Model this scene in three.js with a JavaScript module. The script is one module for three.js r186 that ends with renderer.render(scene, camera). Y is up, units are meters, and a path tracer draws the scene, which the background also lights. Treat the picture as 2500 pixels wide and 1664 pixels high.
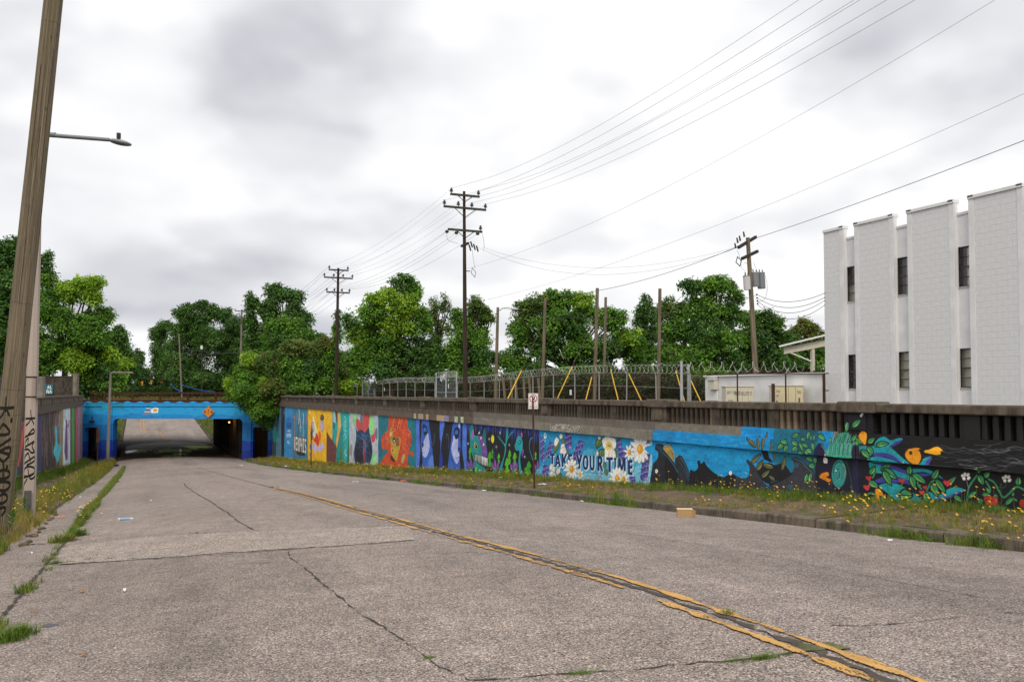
import * as THREE from 'three';
import { mergeGeometries } from 'three/addons/utils/BufferGeometryUtils.js';
import { RoundedBoxGeometry } from 'three/addons/geometries/RoundedBoxGeometry.js';

// ------------------------------------------------------------------ camera, sky, sun, exposure
const scene = new THREE.Scene();
const F = 2100, CX = 1250, CY = 887, EYE = 8;             // focal length and principal point in photo pixels; eye height
const PSI = Math.atan((CX - 338) / F), PITCH = Math.atan(73 / F);
const camera = new THREE.PerspectiveCamera(2 * Math.atan(887 / F) * 180 / Math.PI, 2500 / 1774, 0.1, 6000);
camera.position.set(0, EYE, 0);
camera.rotation.set(PITCH, -PSI, 0, 'YXZ');
camera.setViewOffset(2500, 1774, 0, 0, 2500, 1664);
camera.updateMatrixWorld(true);
const renderer = new THREE.WebGLRenderer({ antialias: true });
renderer.setSize(1024, 681);
renderer.toneMapping = THREE.LinearToneMapping;
renderer.toneMappingExposure = 1.13;
renderer.shadowMap.enabled = true;

let seed = 12345;
const rnd = () => { seed = (seed * 1664525 + 1013904223) >>> 0; return seed / 4294967296; };
const rr = (a, b) => a + (b - a) * rnd();
const reseed = (n) => { seed = n >>> 0; rnd(); rnd(); };
const hash2 = (x, y) => { let h = (Math.imul(x | 0, 374761393) + Math.imul(y | 0, 668265263)) | 0; h = Math.imul(h ^ (h >>> 13), 1274126177); return ((h ^ (h >>> 16)) >>> 0) / 4294967296; };
const smooth = (t) => t * t * (3 - 2 * t);
const vnoise = (x, y, p = 0) => {
  const xi = Math.floor(x), yi = Math.floor(y), fx = smooth(x - xi), fy = smooth(y - yi);
  const w = (v) => (p ? ((v % p) + p) % p : v);
  const a = hash2(w(xi), w(yi)), b = hash2(w(xi + 1), w(yi)), c = hash2(w(xi), w(yi + 1)), d = hash2(w(xi + 1), w(yi + 1));
  return a + (b - a) * fx + (c - a) * fy + (a - b - c + d) * fx * fy;
};
const fbm = (x, y, o = 4, p = 0) => { let v = 0, a = 0.5, n = 0; for (let i = 0; i < o; i++) { v += a * vnoise(x, y, p); n += a; x *= 2; y *= 2; if (p) p *= 2; x += 17 * (p ? 0 : 1); a *= 0.5; } return v / n; };
const clamp = (v, a = 0, b = 1) => Math.min(b, Math.max(a, v));
const lerp = (a, b, t) => a + (b - a) * t;
const sstep = (a, b, v) => smooth(clamp((v - a) / (b - a)));

const camX = new THREE.Vector3(), camY = new THREE.Vector3(), camZ = new THREE.Vector3();
camera.matrixWorld.extractBasis(camX, camY, camZ);
const flatF = new THREE.Vector3(Math.sin(PSI), 0, -Math.cos(PSI)), flatR = new THREE.Vector3(Math.cos(PSI), 0, Math.sin(PSI));
const ray = (px, py) => new THREE.Vector3().addScaledVector(camX, (px - CX) / F).addScaledVector(camY, -(py - CY) / F).addScaledVector(camZ, -1);
const from = (d, k) => new THREE.Vector3(0, EYE, 0).addScaledVector(d, k);
const atDepth = (px, py, depth) => { const d = ray(px, py); return from(d, depth / d.dot(flatF)); };     // horizontal distance ahead of the camera
const onX = (px, py, X) => { const d = ray(px, py); return from(d, X / d.x); };                              // on the wall plane x = X

// overcast sky: soft cloud sheet with greyer patches
{
  const W = 1024, H = 512, data = new Float32Array(W * H * 4);
  reseed(77);
  const patches = [];
  for (const [px, py, rx, ry, a] of [[760, 150, 0.2, 0.07, 0.36], [950, 120, 0.14, 0.05, 0.22], [560, 250, 0.14, 0.05, 0.22], [1250, 260, 0.12, 0.04, 0.12], [2420, 330, 0.14, 0.05, 0.2], [1750, 120, 0.16, 0.04, 0.1], [120, 120, 0.12, 0.04, 0.14], [1130, 400, 0.09, 0.022, 0.22], [2330, 190, 0.15, 0.05, 0.34], [2050, 215, 0.08, 0.03, 0.16], [380, 690, 0.1, 0.03, 0.22], [150, 480, 0.13, 0.04, 0.22], [480, 620, 0.1, 0.022, 0.2],
    [330, 780, 0.09, 0.02, 0.24], [850, 500, 0.12, 0.03, 0.12], [1300, 520, 0.1, 0.03, 0.14], [300, 330, 0.12, 0.03, 0.14], [1650, 560, 0.12, 0.025, 0.12], [900, 640, 0.09, 0.025, 0.14]]) {
    const d = ray(px, py).normalize(); patches.push([Math.atan2(d.z, d.x), Math.asin(d.y), rx, ry, a]);
  }
  for (let i = 0; i < 90; i++) {
    const az = rr(-Math.PI, Math.PI), el = rr(0.05, 1.4); const d0 = Math.atan2(flatF.z, flatF.x);
    if (Math.abs(((az - d0 + 3 * Math.PI) % (2 * Math.PI)) - Math.PI) < 0.62 && el < 0.5) continue;
    patches.push([az, el, rr(0.07, 0.18) / Math.max(0.35, Math.cos(el)), rr(0.025, 0.07), rr(0.1, 0.36)]);
  }
  for (let y = 0; y < H; y++) for (let x = 0; x < W; x++) {
    const az = ((x + 0.5) / W - 0.5) * 2 * Math.PI, el = ((y + 0.5) / H - 0.5) * Math.PI, i = (y * W + x) * 4;
    if (el < -0.03) { data[i] = 0.30; data[i + 1] = 0.29; data[i + 2] = 0.27; data[i + 3] = 1; continue; }
    const e = Math.max(el, 0.0), k = 1 / (Math.sin(e) + 0.22), cx = Math.cos(az) * Math.cos(e) * k, cz = Math.sin(az) * Math.cos(e) * k;
    const n = fbm(cx * 1.3 + 40, cz * 1.3 + 40, 5), n2 = fbm(cx * 3.1 + 90, cz * 3.1 + 10, 5), n3 = fbm(cx * 6 + 5, cz * 6 + 70, 4);
    let g = 0;
    for (const [a, l, rx, ry, amp] of patches) {
      let da = az - a; if (da > Math.PI) da -= 2 * Math.PI; if (da < -Math.PI) da += 2 * Math.PI;
      const u = (da + (n2 - 0.5) * 0.3) / rx, v = (el - l + (n3 - 0.5) * 0.13 + (n - 0.5) * 0.08) / ry, q = u * u + v * v;
      if (q < 9) g += amp * Math.exp(-q * 0.9) * (0.65 + 0.7 * n2);
    }
    let L = 0.88 - 0.18 * sstep(0.42, 0.74, n) - 0.13 * sstep(0.44, 0.7, n2) - g * 0.36 * (0.7 + 0.9 * n3) + 0.08 * (n3 - 0.5);
    L = clamp(L - 0.05 * (fbm(cx * 14 + 3, cz * 14 + 8, 3) - 0.5), 0.42, 0.87) * (1 + 0.38 * Math.sin(e));
    const t = clamp((0.92 - L) * 2.2);
    data[i] = L * (1 - 0.05 * t); data[i + 1] = L * (1 - 0.03 * t); data[i + 2] = L * (1 + 0.06 * t + 0.005); data[i + 3] = 1;
  }
  const sky = new THREE.DataTexture(data, W, H, THREE.RGBAFormat, THREE.FloatType);
  sky.mapping = THREE.EquirectangularReflectionMapping; sky.magFilter = THREE.LinearFilter; sky.minFilter = THREE.LinearFilter; sky.wrapS = THREE.RepeatWrapping; sky.needsUpdate = true;
  scene.background = sky; scene.environment = sky;
}
const sun = new THREE.DirectionalLight(0xfff3e2, 1.5);       // veiled sun behind the cloud sheet: very wide
sun.position.set(-35, 95, 45); sun.target.position.set(8, 0, -40); sun.castShadow = true; sun.shadow.radius = 40;
sun.shadow.mapSize.set(2048, 2048); Object.assign(sun.shadow.camera, { left: -120, right: 120, top: 120, bottom: -120, near: 1, far: 400 });
scene.add(sun, sun.target);

// ------------------------------------------------------------------ helpers
const used = new Map();
function numbered(name) { const n = used.get(name) || 0; used.set(name, n + 1); return n ? name + '_' + String(n).padStart(3, '0') : name; }
function tag(o, label, category, group, kind) { o.userData.label = label; o.userData.category = category; if (group) o.userData.group = group; if (kind) o.userData.kind = kind; return o; }
function shadow(o) { o.castShadow = true; o.receiveShadow = true; return o; }
function part(name, geos, m, parent) { const g = Array.isArray(geos) ? (geos.length > 1 ? mergeGeometries(geos.map(flat)) : geos[0]) : geos; const o = shadow(new THREE.Mesh(g, m)); o.name = name; parent.add(o); return o; }
function flat(g) { const h = g.index ? g.toNonIndexed() : g; for (const k of Object.keys(h.attributes)) if (!['position', 'normal', 'uv'].includes(k)) h.deleteAttribute(k); return h; }
function thing(name, label, category, pos, group) { const o = new THREE.Group(); o.name = numbered(name); if (pos) o.position.copy(pos); scene.add(o); return tag(o, label, category, group); }
function single(name, geos, m, label, category, group) { const o = part(numbered(name), geos, m, scene); return tag(o, label, category, group); }
function struct(name, geos, m) { const o = part(numbered(name), geos, m, scene); o.userData.kind = 'structure'; return o; }
function structGroup(name) { const o = new THREE.Group(); o.name = numbered(name); o.userData.kind = 'structure'; scene.add(o); return o; }
const V = (x, y, z) => new THREE.Vector3(x, y, z);
const box = (w, h, d, x = 0, y = 0, z = 0) => new THREE.BoxGeometry(w, h, d).translate(x, y, z);
const rbox = (w, h, d, x = 0, y = 0, z = 0, r = 0.02) => new RoundedBoxGeometry(w, h, d, 1, r).translate(x, y, z);
function bar(a, b, r0, r1 = r0, n = 8, cap = true) {            // tapered round bar from a to b
  const d = b.clone().sub(a), L = d.length();
  const g = new THREE.CylinderGeometry(r1, r0, L, n, 1, !cap);
  g.translate(0, L / 2, 0); g.applyQuaternion(new THREE.Quaternion().setFromUnitVectors(V(0, 1, 0), d.normalize())); g.translate(a.x, a.y, a.z); return g;
}
function beam(a, b, w, h) {                                     // rectangular bar, h along world up as far as it can
  const d = b.clone().sub(a), L = d.length(); d.normalize();
  const g = new THREE.BoxGeometry(w, h, L); const m = new THREE.Matrix4().lookAt(a, b, V(0, 1, 0)); g.applyMatrix4(m); const c = a.clone().add(b).multiplyScalar(0.5); return g.translate(c.x, c.y, c.z);
}
function tube(pts, r, seg = 24, n = 5) { return new THREE.TubeGeometry(new THREE.CatmullRomCurve3(pts), seg, r, n, false); }
function metreUV(g, k = 1) {                                   // texture coordinates in metres, by the way each face points
  g = g.index ? g.toNonIndexed() : g; const p = g.attributes.position, n = g.attributes.normal, uv = new Float32Array(p.count * 2);
  for (let i = 0; i < p.count; i += 3) {
    const ax = Math.abs(n.getX(i) + n.getX(i + 1) + n.getX(i + 2)), ay = Math.abs(n.getY(i) + n.getY(i + 1) + n.getY(i + 2)), az = Math.abs(n.getZ(i) + n.getZ(i + 1) + n.getZ(i + 2));
    for (let j = i; j < i + 3; j++) {
      const x = p.getX(j), y = p.getY(j), z = p.getZ(j), q = ay >= ax && ay >= az ? [x, z] : ax >= az ? [z, y] : [x, y];
      uv[j * 2] = q[0] * k; uv[j * 2 + 1] = q[1] * k;
    }
  }
  g.setAttribute('uv', new THREE.BufferAttribute(uv, 2)); return g;
}
const canvasOf = (w, h) => { const c = document.createElement('canvas'); c.width = w; c.height = h; return c; };
function canvasTex(c, rep) { const t = new THREE.CanvasTexture(c); t.colorSpace = THREE.SRGBColorSpace; t.magFilter = THREE.LinearFilter; if (rep) t.wrapS = t.wrapT = THREE.RepeatWrapping; return t; }
function noiseTex(n, fn, srgb = true) {                         // tileable computed texture; fn(u, v) -> [r, g, b] 0..1 in sRGB steps
  const d = new Uint8Array(n * n * 4);
  for (let y = 0; y < n; y++) for (let x = 0; x < n; x++) { const c = fn(x / n, y / n, x, y), i = (y * n + x) * 4; d[i] = clamp(c[0]) * 255; d[i + 1] = clamp(c[1]) * 255; d[i + 2] = clamp(c[2]) * 255; d[i + 3] = 255; }
  const t = new THREE.DataTexture(d, n, n); t.wrapS = t.wrapT = THREE.RepeatWrapping; t.magFilter = THREE.LinearFilter; t.minFilter = THREE.LinearMipmapLinearFilter; if (srgb) t.colorSpace = THREE.SRGBColorSpace; t.needsUpdate = true; return t;
}
const std = (o) => new THREE.MeshStandardMaterial({ roughness: 0.9, ...o });
const rep = (t, k) => { const c = t.clone(); c.repeat.set(k, k); c.needsUpdate = true; return c; };
const lin = (r, g, b) => new THREE.Color().setRGB(r, g, b);

// ------------------------------------------------------------------ levels of road, pavements and ground   (x across the road, s = -z along it)
const PROF = [[-40, 0.9], [-15, 1.05], [0, 1.36], [3, 1.51], [5, 1.61], [7, 1.715], [9.5, 1.86], [12.8, 2.06], [17, 2.31], [23, 2.67], [28, 3.0], [43, 3.95], [62, 5.12], [75, 5.86], [88, 6.48], [97, 6.8], [108, 7.08], [118, 7.18], [128, 7.1], [138, 6.78], [150, 6.2], [170, 5.15], [200, 3.55], [225, 2.35], [245, 1.75], [270, 1.5], [320, 1.4], [900, 1.4]];
function drop(s) {
  let i = 0; while (i < PROF.length - 2 && PROF[i + 1][0] < s) i++;
  const [s0, d0] = PROF[i], [s1, d1] = PROF[i + 1], m = (a, b) => (PROF[b][1] - PROF[a][1]) / (PROF[b][0] - PROF[a][0]);
  const m0 = m(Math.max(i - 1, 0), i + 1), m1 = m(i, Math.min(i + 2, PROF.length - 1)), h = s1 - s0, t = clamp((s - s0) / h);
  return d0 * (1 + 2 * t) * (1 - t) ** 2 + h * m0 * t * (1 - t) ** 2 + d1 * t * t * (3 - 2 * t) + h * m1 * t * t * (t - 1);
}
const TL = -2, TC = 4, TR = 10, WL = -5.2, WR = 12.7, UP = EYE - 1.35;      // kerbs, centre line, wall faces, upper ground level
const roadY = (t, s) => EYE - drop(s) - 0.22 * ((t - TC) / 6) ** 2 + 0.012 * (vnoise(t * 0.7 + 9, s * 0.35) - 0.5);
const walkR = (t, s) => roadY(TR, s) + 0.14 + (t - TR) * 0.035, walkL = (t, s) => roadY(TL, s) + 0.10 + (TL - t) * 0.02;
const surf = (t, s) => (t > TR + 0.16 ? walkR(t, s) : t < TL - 0.16 ? walkL(t, s) : roadY(t, s));
function onRoad(px, py, fn = surf) {                            // photo pixel -> point on the road or pavement
  const d = ray(px, py); let a = 2, b = 400;
  const f = (k) => EYE + d.y * k - fn(d.x * k, -d.z * k);
  let k = a; for (; k < b; k += 0.05 + k * 0.004) if (f(k) < 0) break;
  let lo = Math.max(a, k - 0.06 - k * 0.005), hi = k; for (let i = 0; i < 24; i++) { const m = (lo + hi) / 2; if (f(m) < 0) hi = m; else lo = m; }
  return { t: d.x * hi, s: -d.z * hi };
}
// ------------------------------------------------------------------ materials
const T = {};
T.asphalt = noiseTex(1024, (u, v, x, y) => {
  const g = hash2(x >> 1, y >> 1), g2 = hash2((x + 3) >> 2, (y + 1) >> 2), f = fbm(u * 16, v * 16, 3, 16), st = vnoise(u * 200, v * 200, 200);
  let L = 0.385 + 0.07 * (st - 0.5) + 0.22 * (g - 0.5) + 0.19 * (g2 - 0.5) + 0.09 * (f - 0.5) + 0.1 * (hash2(x, y + 77) - 0.5);
  if (g2 > 0.92) L += 0.09; if (g2 < 0.09) L -= 0.1;
  const w = hash2(x >> 2, (y >> 2) + 999) - 0.5;
  return [L * 1.56 + 0.04 * w, L * 1.455, L * 1.395 - 0.045 * w];
});
T.asphaltBump = noiseTex(512, (u, v, x, y) => { const g = 0.55 * hash2(x >> 1, y >> 1) + 0.45 * vnoise(u * 90, v * 90, 90); return [g, g, g]; }, false);
T.concrete = noiseTex(512, (u, v, x, y) => {
  const f = fbm(u * 5, v * 5, 5, 5), s = fbm(u * 24, v * 3, 4, 24 > 3 ? 0 : 0), g = hash2(x, y), p = vnoise(u * 60, v * 60, 60);
  const L = 0.66 + 0.26 * (f - 0.5) + 0.09 * (g - 0.5) + 0.12 * (p - 0.5);
  return [L, L * 0.985, L * 0.96];
});
T.old = noiseTex(512, (u, v, x, y) => {                        // weathered parapet concrete with black lichen streaks
  const f = fbm(u * 4, v * 4, 5, 4), k = fbm(u * 40, v * 4, 3, 4), g = hash2(x, y), d = sstep(0.4, 0.72, fbm(u * 9, v * 5 + 3, 4, 0) * 0.5 + k * 0.5);
  const L = 0.60 + 0.34 * (f - 0.5) + 0.12 * (g - 0.5) - 0.26 * d;
  return [L, L * 0.97, L * 0.92];
});
T.wood = noiseTex(512, (u, v, x, y) => {
  const k = fbm(u * 48, v * 1.5, 4, 0), c = sstep(0.62, 0.7, vnoise(u * 90, v * 3.0, 0)), g = hash2(x, y), f = fbm(u * 6, v * 2, 3, 0);
  const L = 0.62 + 0.4 * (k - 0.5) + 0.2 * (f - 0.5) - 0.22 * c + 0.07 * (g - 0.5);
  return [L, L * 0.96, L * 0.88];
});
T.soil = noiseTex(512, (u, v, x, y) => {
  const f = fbm(u * 6, v * 6, 5, 6), g = hash2(x, y), p = vnoise(u * 80, v * 80, 80), m = sstep(0.5, 0.68, fbm(u * 9 + 3, v * 9, 4, 9));
  const L = 0.62 + 0.3 * (f - 0.5) + 0.2 * (g - 0.5) + 0.16 * (p - 0.5);
  return [L * lerp(1.0, 0.82, m), L * lerp(0.93, 0.92, m), L * lerp(0.82, 0.6, m)];
});
T.rust = noiseTex(256, (u, v, x, y) => { const f = fbm(u * 8, v * 8, 5, 8), g = hash2(x, y), L = 0.6 + 0.5 * (f - 0.5) + 0.12 * (g - 0.5); return [L, L * 0.82, L * 0.66]; });
T.paint = noiseTex(256, (u, v, x, y) => { const f = fbm(u * 6, v * 6, 5, 6), g = hash2(x, y), L = 0.93 + 0.1 * (f - 0.5) + 0.05 * (g - 0.5); return [L, L, L]; });
T.speck = noiseTex(256, (u, v, x, y) => { const L = hash2(x, y) * 0.5 + 0.5 * vnoise(u * 60, v * 60, 60); return [L, L, L]; }, false);
const M = {
  asphalt: std({ color: lin(0.675, 0.65, 0.635), map: rep(T.asphalt, 0.38), bumpMap: rep(T.asphaltBump, 0.7), bumpScale: 0.003, vertexColors: true, roughness: 0.95 }),
  patch: std({ color: lin(0.82, 0.79, 0.745), map: rep(T.asphalt, 0.31), bumpMap: rep(T.asphaltBump, 0.6), bumpScale: 0.003, roughness: 0.95 }),
  gutter: std({ color: lin(0.9, 0.9, 0.9), map: rep(T.asphalt, 0.43), bumpMap: rep(T.asphaltBump, 0.6), bumpScale: 0.004, roughness: 0.95 }),
  crack: std({ color: lin(0.035, 0.03, 0.025), roughness: 1 }),
  tar: std({ color: lin(0.16, 0.135, 0.115), map: rep(T.concrete, 3), roughness: 1 }),
  yellow: std({ color: lin(1.0, 0.55, 0.12), map: rep(T.concrete, 1.6), roughness: 0.8 }),
  white: std({ color: lin(0.62, 0.6, 0.57), map: rep(T.concrete, 0.9), roughness: 0.8 }),
  kerb: std({ color: lin(0.46, 0.4, 0.325), map: rep(T.old, 0.7), bumpMap: rep(T.speck, 2), bumpScale: 0.004 }),
  slabR: std({ color: lin(0.36, 0.28, 0.205), map: rep(T.soil, 0.45), bumpMap: rep(T.speck, 1.2), bumpScale: 0.004 }),
  slabL: std({ color: lin(0.40, 0.32, 0.245), map: rep(T.soil, 0.45), bumpMap: rep(T.speck, 1.2), bumpScale: 0.004 }),
  soil: std({ color: lin(0.22, 0.17, 0.11), map: rep(T.soil, 0.35) }),
  ground: std({ color: lin(0.15, 0.14, 0.065), map: rep(T.soil, 0.16) }),
  parapet: std({ color: lin(0.39, 0.325, 0.26), map: rep(T.old, 0.55), bumpMap: rep(T.speck, 1.5), bumpScale: 0.006 }),
  course: std({ color: lin(0.34, 0.315, 0.28), map: rep(T.concrete, 0.6), bumpMap: rep(T.speck, 1.5), bumpScale: 0.004 }),
  bare: std({ color: lin(0.6, 0.45, 0.31), map: rep(T.concrete, 0.8) }),
  blackPaint: std({ color: lin(0.022, 0.022, 0.024), map: rep(T.concrete, 0.9), roughness: 0.7 }),
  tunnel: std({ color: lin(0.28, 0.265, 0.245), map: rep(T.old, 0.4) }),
  rust: std({ color: lin(0.16, 0.085, 0.05), map: rep(T.rust, 1), roughness: 0.9 }),
  steel: std({ color: lin(0.45, 0.46, 0.47), metalness: 0.5, roughness: 0.5 }),
  galv: std({ color: lin(0.5, 0.52, 0.54), metalness: 0.35, roughness: 0.55, map: rep(T.paint, 2) }),
  fenceWire: std({ color: lin(0.3, 0.3, 0.28), metalness: 0.3, roughness: 0.6 }),
  oldWire: std({ color: lin(0.07, 0.05, 0.035), roughness: 0.8 }),
  razor: std({ color: lin(0.6, 0.6, 0.57), metalness: 0.4, roughness: 0.45 }),
  poleDark: std({ color: lin(0.11, 0.075, 0.05), map: rep(T.wood, 1) }),
  poleGrey: std({ color: lin(0.5, 0.43, 0.34), map: rep(T.wood, 1) }),
  poleWhite: std({ color: lin(0.6, 0.57, 0.53), map: rep(T.wood, 1) }),
  armGreen: std({ color: lin(0.17, 0.2, 0.17), map: rep(T.wood, 1) }),
  ceramic: std({ color: lin(0.05, 0.045, 0.045), roughness: 0.3 }),
  cable: std({ color: lin(0.06, 0.06, 0.065), roughness: 0.6 }),
  cableFar: null,
  guard: std({ color: lin(0.72, 0.42, 0.02), roughness: 0.5 }),
  whiteWall: std({ color: lin(0.84, 0.84, 0.85), map: rep(T.paint, 0.5), roughness: 0.75 }),
  joint: std({ color: lin(0.74, 0.74, 0.745), roughness: 0.9 }),
  reveal: std({ color: lin(0.55, 0.5, 0.46), map: rep(T.paint, 0.8) }),
  frame: std({ color: lin(0.06, 0.055, 0.05), roughness: 0.6 }),
  blind: std({ color: lin(0.42, 0.4, 0.31), roughness: 0.8 }),
  room: std({ color: lin(0.4, 0.38, 0.35) }),
  glass: new THREE.MeshPhysicalMaterial({ color: 0xffffff, transmission: 1, thickness: 0, roughness: 0.05, ior: 1.5 }),
  cream: std({ color: lin(0.72, 0.67, 0.54), map: rep(T.paint, 0.8), roughness: 0.6 }),
  greyBox: std({ color: lin(0.5, 0.5, 0.48), roughness: 0.6 }),
  concretePole: std({ color: lin(0.5, 0.46, 0.43), map: rep(T.concrete, 1) }),
  lampGrey: std({ color: lin(0.2, 0.215, 0.22), metalness: 0.3, roughness: 0.5 }),
  black: std({ color: lin(0.02, 0.02, 0.02), roughness: 0.6 }),
  sheet: std({ color: lin(0.75, 0.75, 0.73), roughness: 0.8 }),
  water: new THREE.MeshPhysicalMaterial({ color: lin(0.02, 0.02, 0.02), roughness: 0.07, metalness: 0, specularIntensity: 1, ior: 1.33 }),
};

M.cableFar = M.cable;
// ------------------------------------------------------------------ ground: one sheet, with the sunken road's cutting in it
{
  const ts = [-2500, -700, -260, -120, -70, -45, -30, -22, -17, -14, -11.5, -9.5, -8, -6.8, -6, -5.46, -5.42, -4, -2, 1, 4, 7, 10, 12, 12.92, 12.96, 13.6, 14.5, 16, 18, 20.5, 23, 26, 30, 36, 45, 60, 90, 150, 300, 800, 2500];
  const ss = [-900, -200, -60, -30, -15]; for (let s = -8; s < 150; s += 3) ss.push(s); for (let s = 150; s < 340; s += 8) ss.push(s); ss.push(400, 600, 1000, 2000, 4000);
  const h = (t, s) => {
    const a = Math.abs(t - 3.75), base = Math.min(UP, roadY(4, s) - 0.55);
    if (s > 140) { const b = Math.abs(t - 4); return b < 6.4 ? base : Math.min(UP, base + 0.5 + (b - 6.4) * 0.5) + (b > 9 ? 0.3 * (vnoise(t * 0.2, s * 0.2) - 0.5) : 0); }
    return a < 9.18 ? base : UP + 0.12 * (vnoise(t * 0.3, s * 0.3) - 0.5);
  };
  const pos = [], uv = [], idx = [];
  for (const s of ss) for (const t of ts) { pos.push(t, h(t, s), -s); uv.push(t, s); }
  for (let j = 0; j < ss.length - 1; j++) for (let i = 0; i < ts.length - 1; i++) { const a = j * ts.length + i, b = a + 1, c = a + ts.length, d = c + 1; idx.push(a, b, d, a, d, c); }
  const g = new THREE.BufferGeometry(); g.setAttribute('position', new THREE.Float32BufferAttribute(pos, 3)); g.setAttribute('uv', new THREE.Float32BufferAttribute(uv, 2)); g.setIndex(idx); g.computeVertexNormals();
  struct('ground', g.toNonIndexed(), M.ground).geometry.computeVertexNormals();
}

// ------------------------------------------------------------------ road
const road = structGroup('road');
function sheet(t0, t1, s0, s1, nt, sl, fn, lift, colour) {
  const pos = [], uv = [], col = [], idx = []; sl = sl || [s0, s1];
  for (const s of sl) for (let i = 0; i <= nt; i++) { const t = lerp(t0, t1, i / nt); pos.push(t, fn(t, s) + lift, -s); uv.push(t, s); if (colour) col.push(...colour(t, s)); }
  const n = nt + 1; for (let j = 0; j < sl.length - 1; j++) for (let i = 0; i < nt; i++) { const a = j * n + i; idx.push(a, a + 1, a + n + 1, a, a + n + 1, a + n); }
  const g = new THREE.BufferGeometry(); g.setAttribute('position', new THREE.Float32BufferAttribute(pos, 3)); g.setAttribute('uv', new THREE.Float32BufferAttribute(uv, 2)); if (colour) g.setAttribute('color', new THREE.Float32BufferAttribute(col, 3)); g.setIndex(idx); g.computeVertexNormals(); return g;
}
{
  const sl = []; for (let s = -14; s < 30; s += 0.25) sl.push(s); for (let s = 30; s < 90; s += 0.6) sl.push(s); for (let s = 90; s <= 330; s += 1.5) sl.push(s); sl.push(500, 800);
  const colour = (t, s) => {                                  // old asphalt: bleached and stained patches, oil down the lanes
    const n = fbm(t * 0.5 + 31, s * 0.22 + 7, 4), m = fbm(t * 2.1 + 5, s * 1.3, 3), oil = sstep(0.55, 0.8, fbm(t * 0.9 + 60, s * 0.11, 3));
    const warm = t < TC - 0.1 ? 1 : 0; let k = 0.98 + 0.42 * (n - 0.5) + 0.26 * (m - 0.5) - 0.2 * oil;
    if (t < 2.2 && t > -1 && s > 8 && s < 15.4) k *= 0.93; if (t > TC) k *= 1.03;
    return [k * (1 + 0.012 * warm), k, k * (1 - 0.018 * warm)];
  };
  part('asphalt_surface', sheet(TL, TR, 0, 0, 48, sl, roadY, 0, colour), M.asphalt, road);
}
function ribbon(pts, w, lift, jit = 0, fn = surf) {             // strip on the road through [t, s] points, uneven edges
  const c = []; for (let i = 0; i < pts.length - 1; i++) { const [a, b] = [pts[i], pts[i + 1]], L = Math.hypot(b[0] - a[0], b[1] - a[1]), n = Math.max(2, Math.min(60, Math.ceil(L / 0.09))); for (let k = 0; k < n; k++) c.push([lerp(a[0], b[0], k / n), lerp(a[1], b[1], k / n)]); } c.push(pts[pts.length - 1]);
  const pos = [], uv = [], idx = [];
  c.forEach((p, i) => {
    const a = c[Math.max(0, i - 1)], b = c[Math.min(c.length - 1, i + 1)], L = Math.hypot(b[0] - a[0], b[1] - a[1]) || 1, nx = -(b[1] - a[1]) / L, ny = (b[0] - a[0]) / L;
    const ww = (typeof w === 'function' ? w(i / c.length, p) : w) / 2, j0 = jit * (rnd() - 0.5), j1 = jit * (rnd() - 0.5), m = jit * 0.8 * (rnd() - 0.5);
    for (const [sg, j] of [[1, j0], [-1, j1]]) { const t = p[0] + nx * (sg * (ww + j) + m), s = p[1] + ny * (sg * (ww + j) + m); pos.push(t, fn(t, s) + lift, -s); uv.push(t, s); }
    if (i) { const q = (i - 1) * 2; idx.push(q, q + 1, q + 3, q, q + 3, q + 2); }
  });
  const g = new THREE.BufferGeometry(); g.setAttribute('position', new THREE.Float32BufferAttribute(pos, 3)); g.setAttribute('uv', new THREE.Float32BufferAttribute(uv, 2)); g.setIndex(idx); g.computeVertexNormals(); return g;
}
const pix = (list, ox = 0, oy = 0, k = 1) => list.map(([x, y]) => { const p = onRoad(ox + x / k, oy + y / k); return [p.t, p.s]; });
reseed(5);
{ // lighter repair strip across the near lanes
  const lo = pix([[142, 1378], [420, 1360], [698, 1340], [860, 1330], [1012, 1318]]), hi = pix([[142, 1334], [420, 1306], [698, 1294], [860, 1289], [1000, 1284]]);
  const pos = [], uv = [], idx = [], n = 40;
  const at = (l, u) => { const k = u * (l.length - 1), i = Math.min(l.length - 2, Math.floor(k)); return [lerp(l[i][0], l[i + 1][0], k - i), lerp(l[i][1], l[i + 1][1], k - i)]; };
  for (let i = 0; i <= n; i++) for (let j = 0; j <= 8; j++) { const a = at(lo, i / n), b = at(hi, i / n), e = 0.12 * (rnd() - 0.5) * (j === 0 || j === 8 ? 1 : 0), t = lerp(a[0], b[0], j / 8), s = lerp(a[1], b[1], j / 8) + e; pos.push(t, roadY(t, s) + 0.006, -s); uv.push(t, s); if (i && j) { const q = i * 9 + j; idx.push(q - 10, q - 1, q, q - 10, q, q - 9); } }
  const g = new THREE.BufferGeometry(); g.setAttribute('position', new THREE.Float32BufferAttribute(pos, 3)); g.setAttribute('uv', new THREE.Float32BufferAttribute(uv, 2)); g.setIndex(idx); g.computeVertexNormals();
  part('repair_strip', g, M.patch, road);
}
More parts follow.
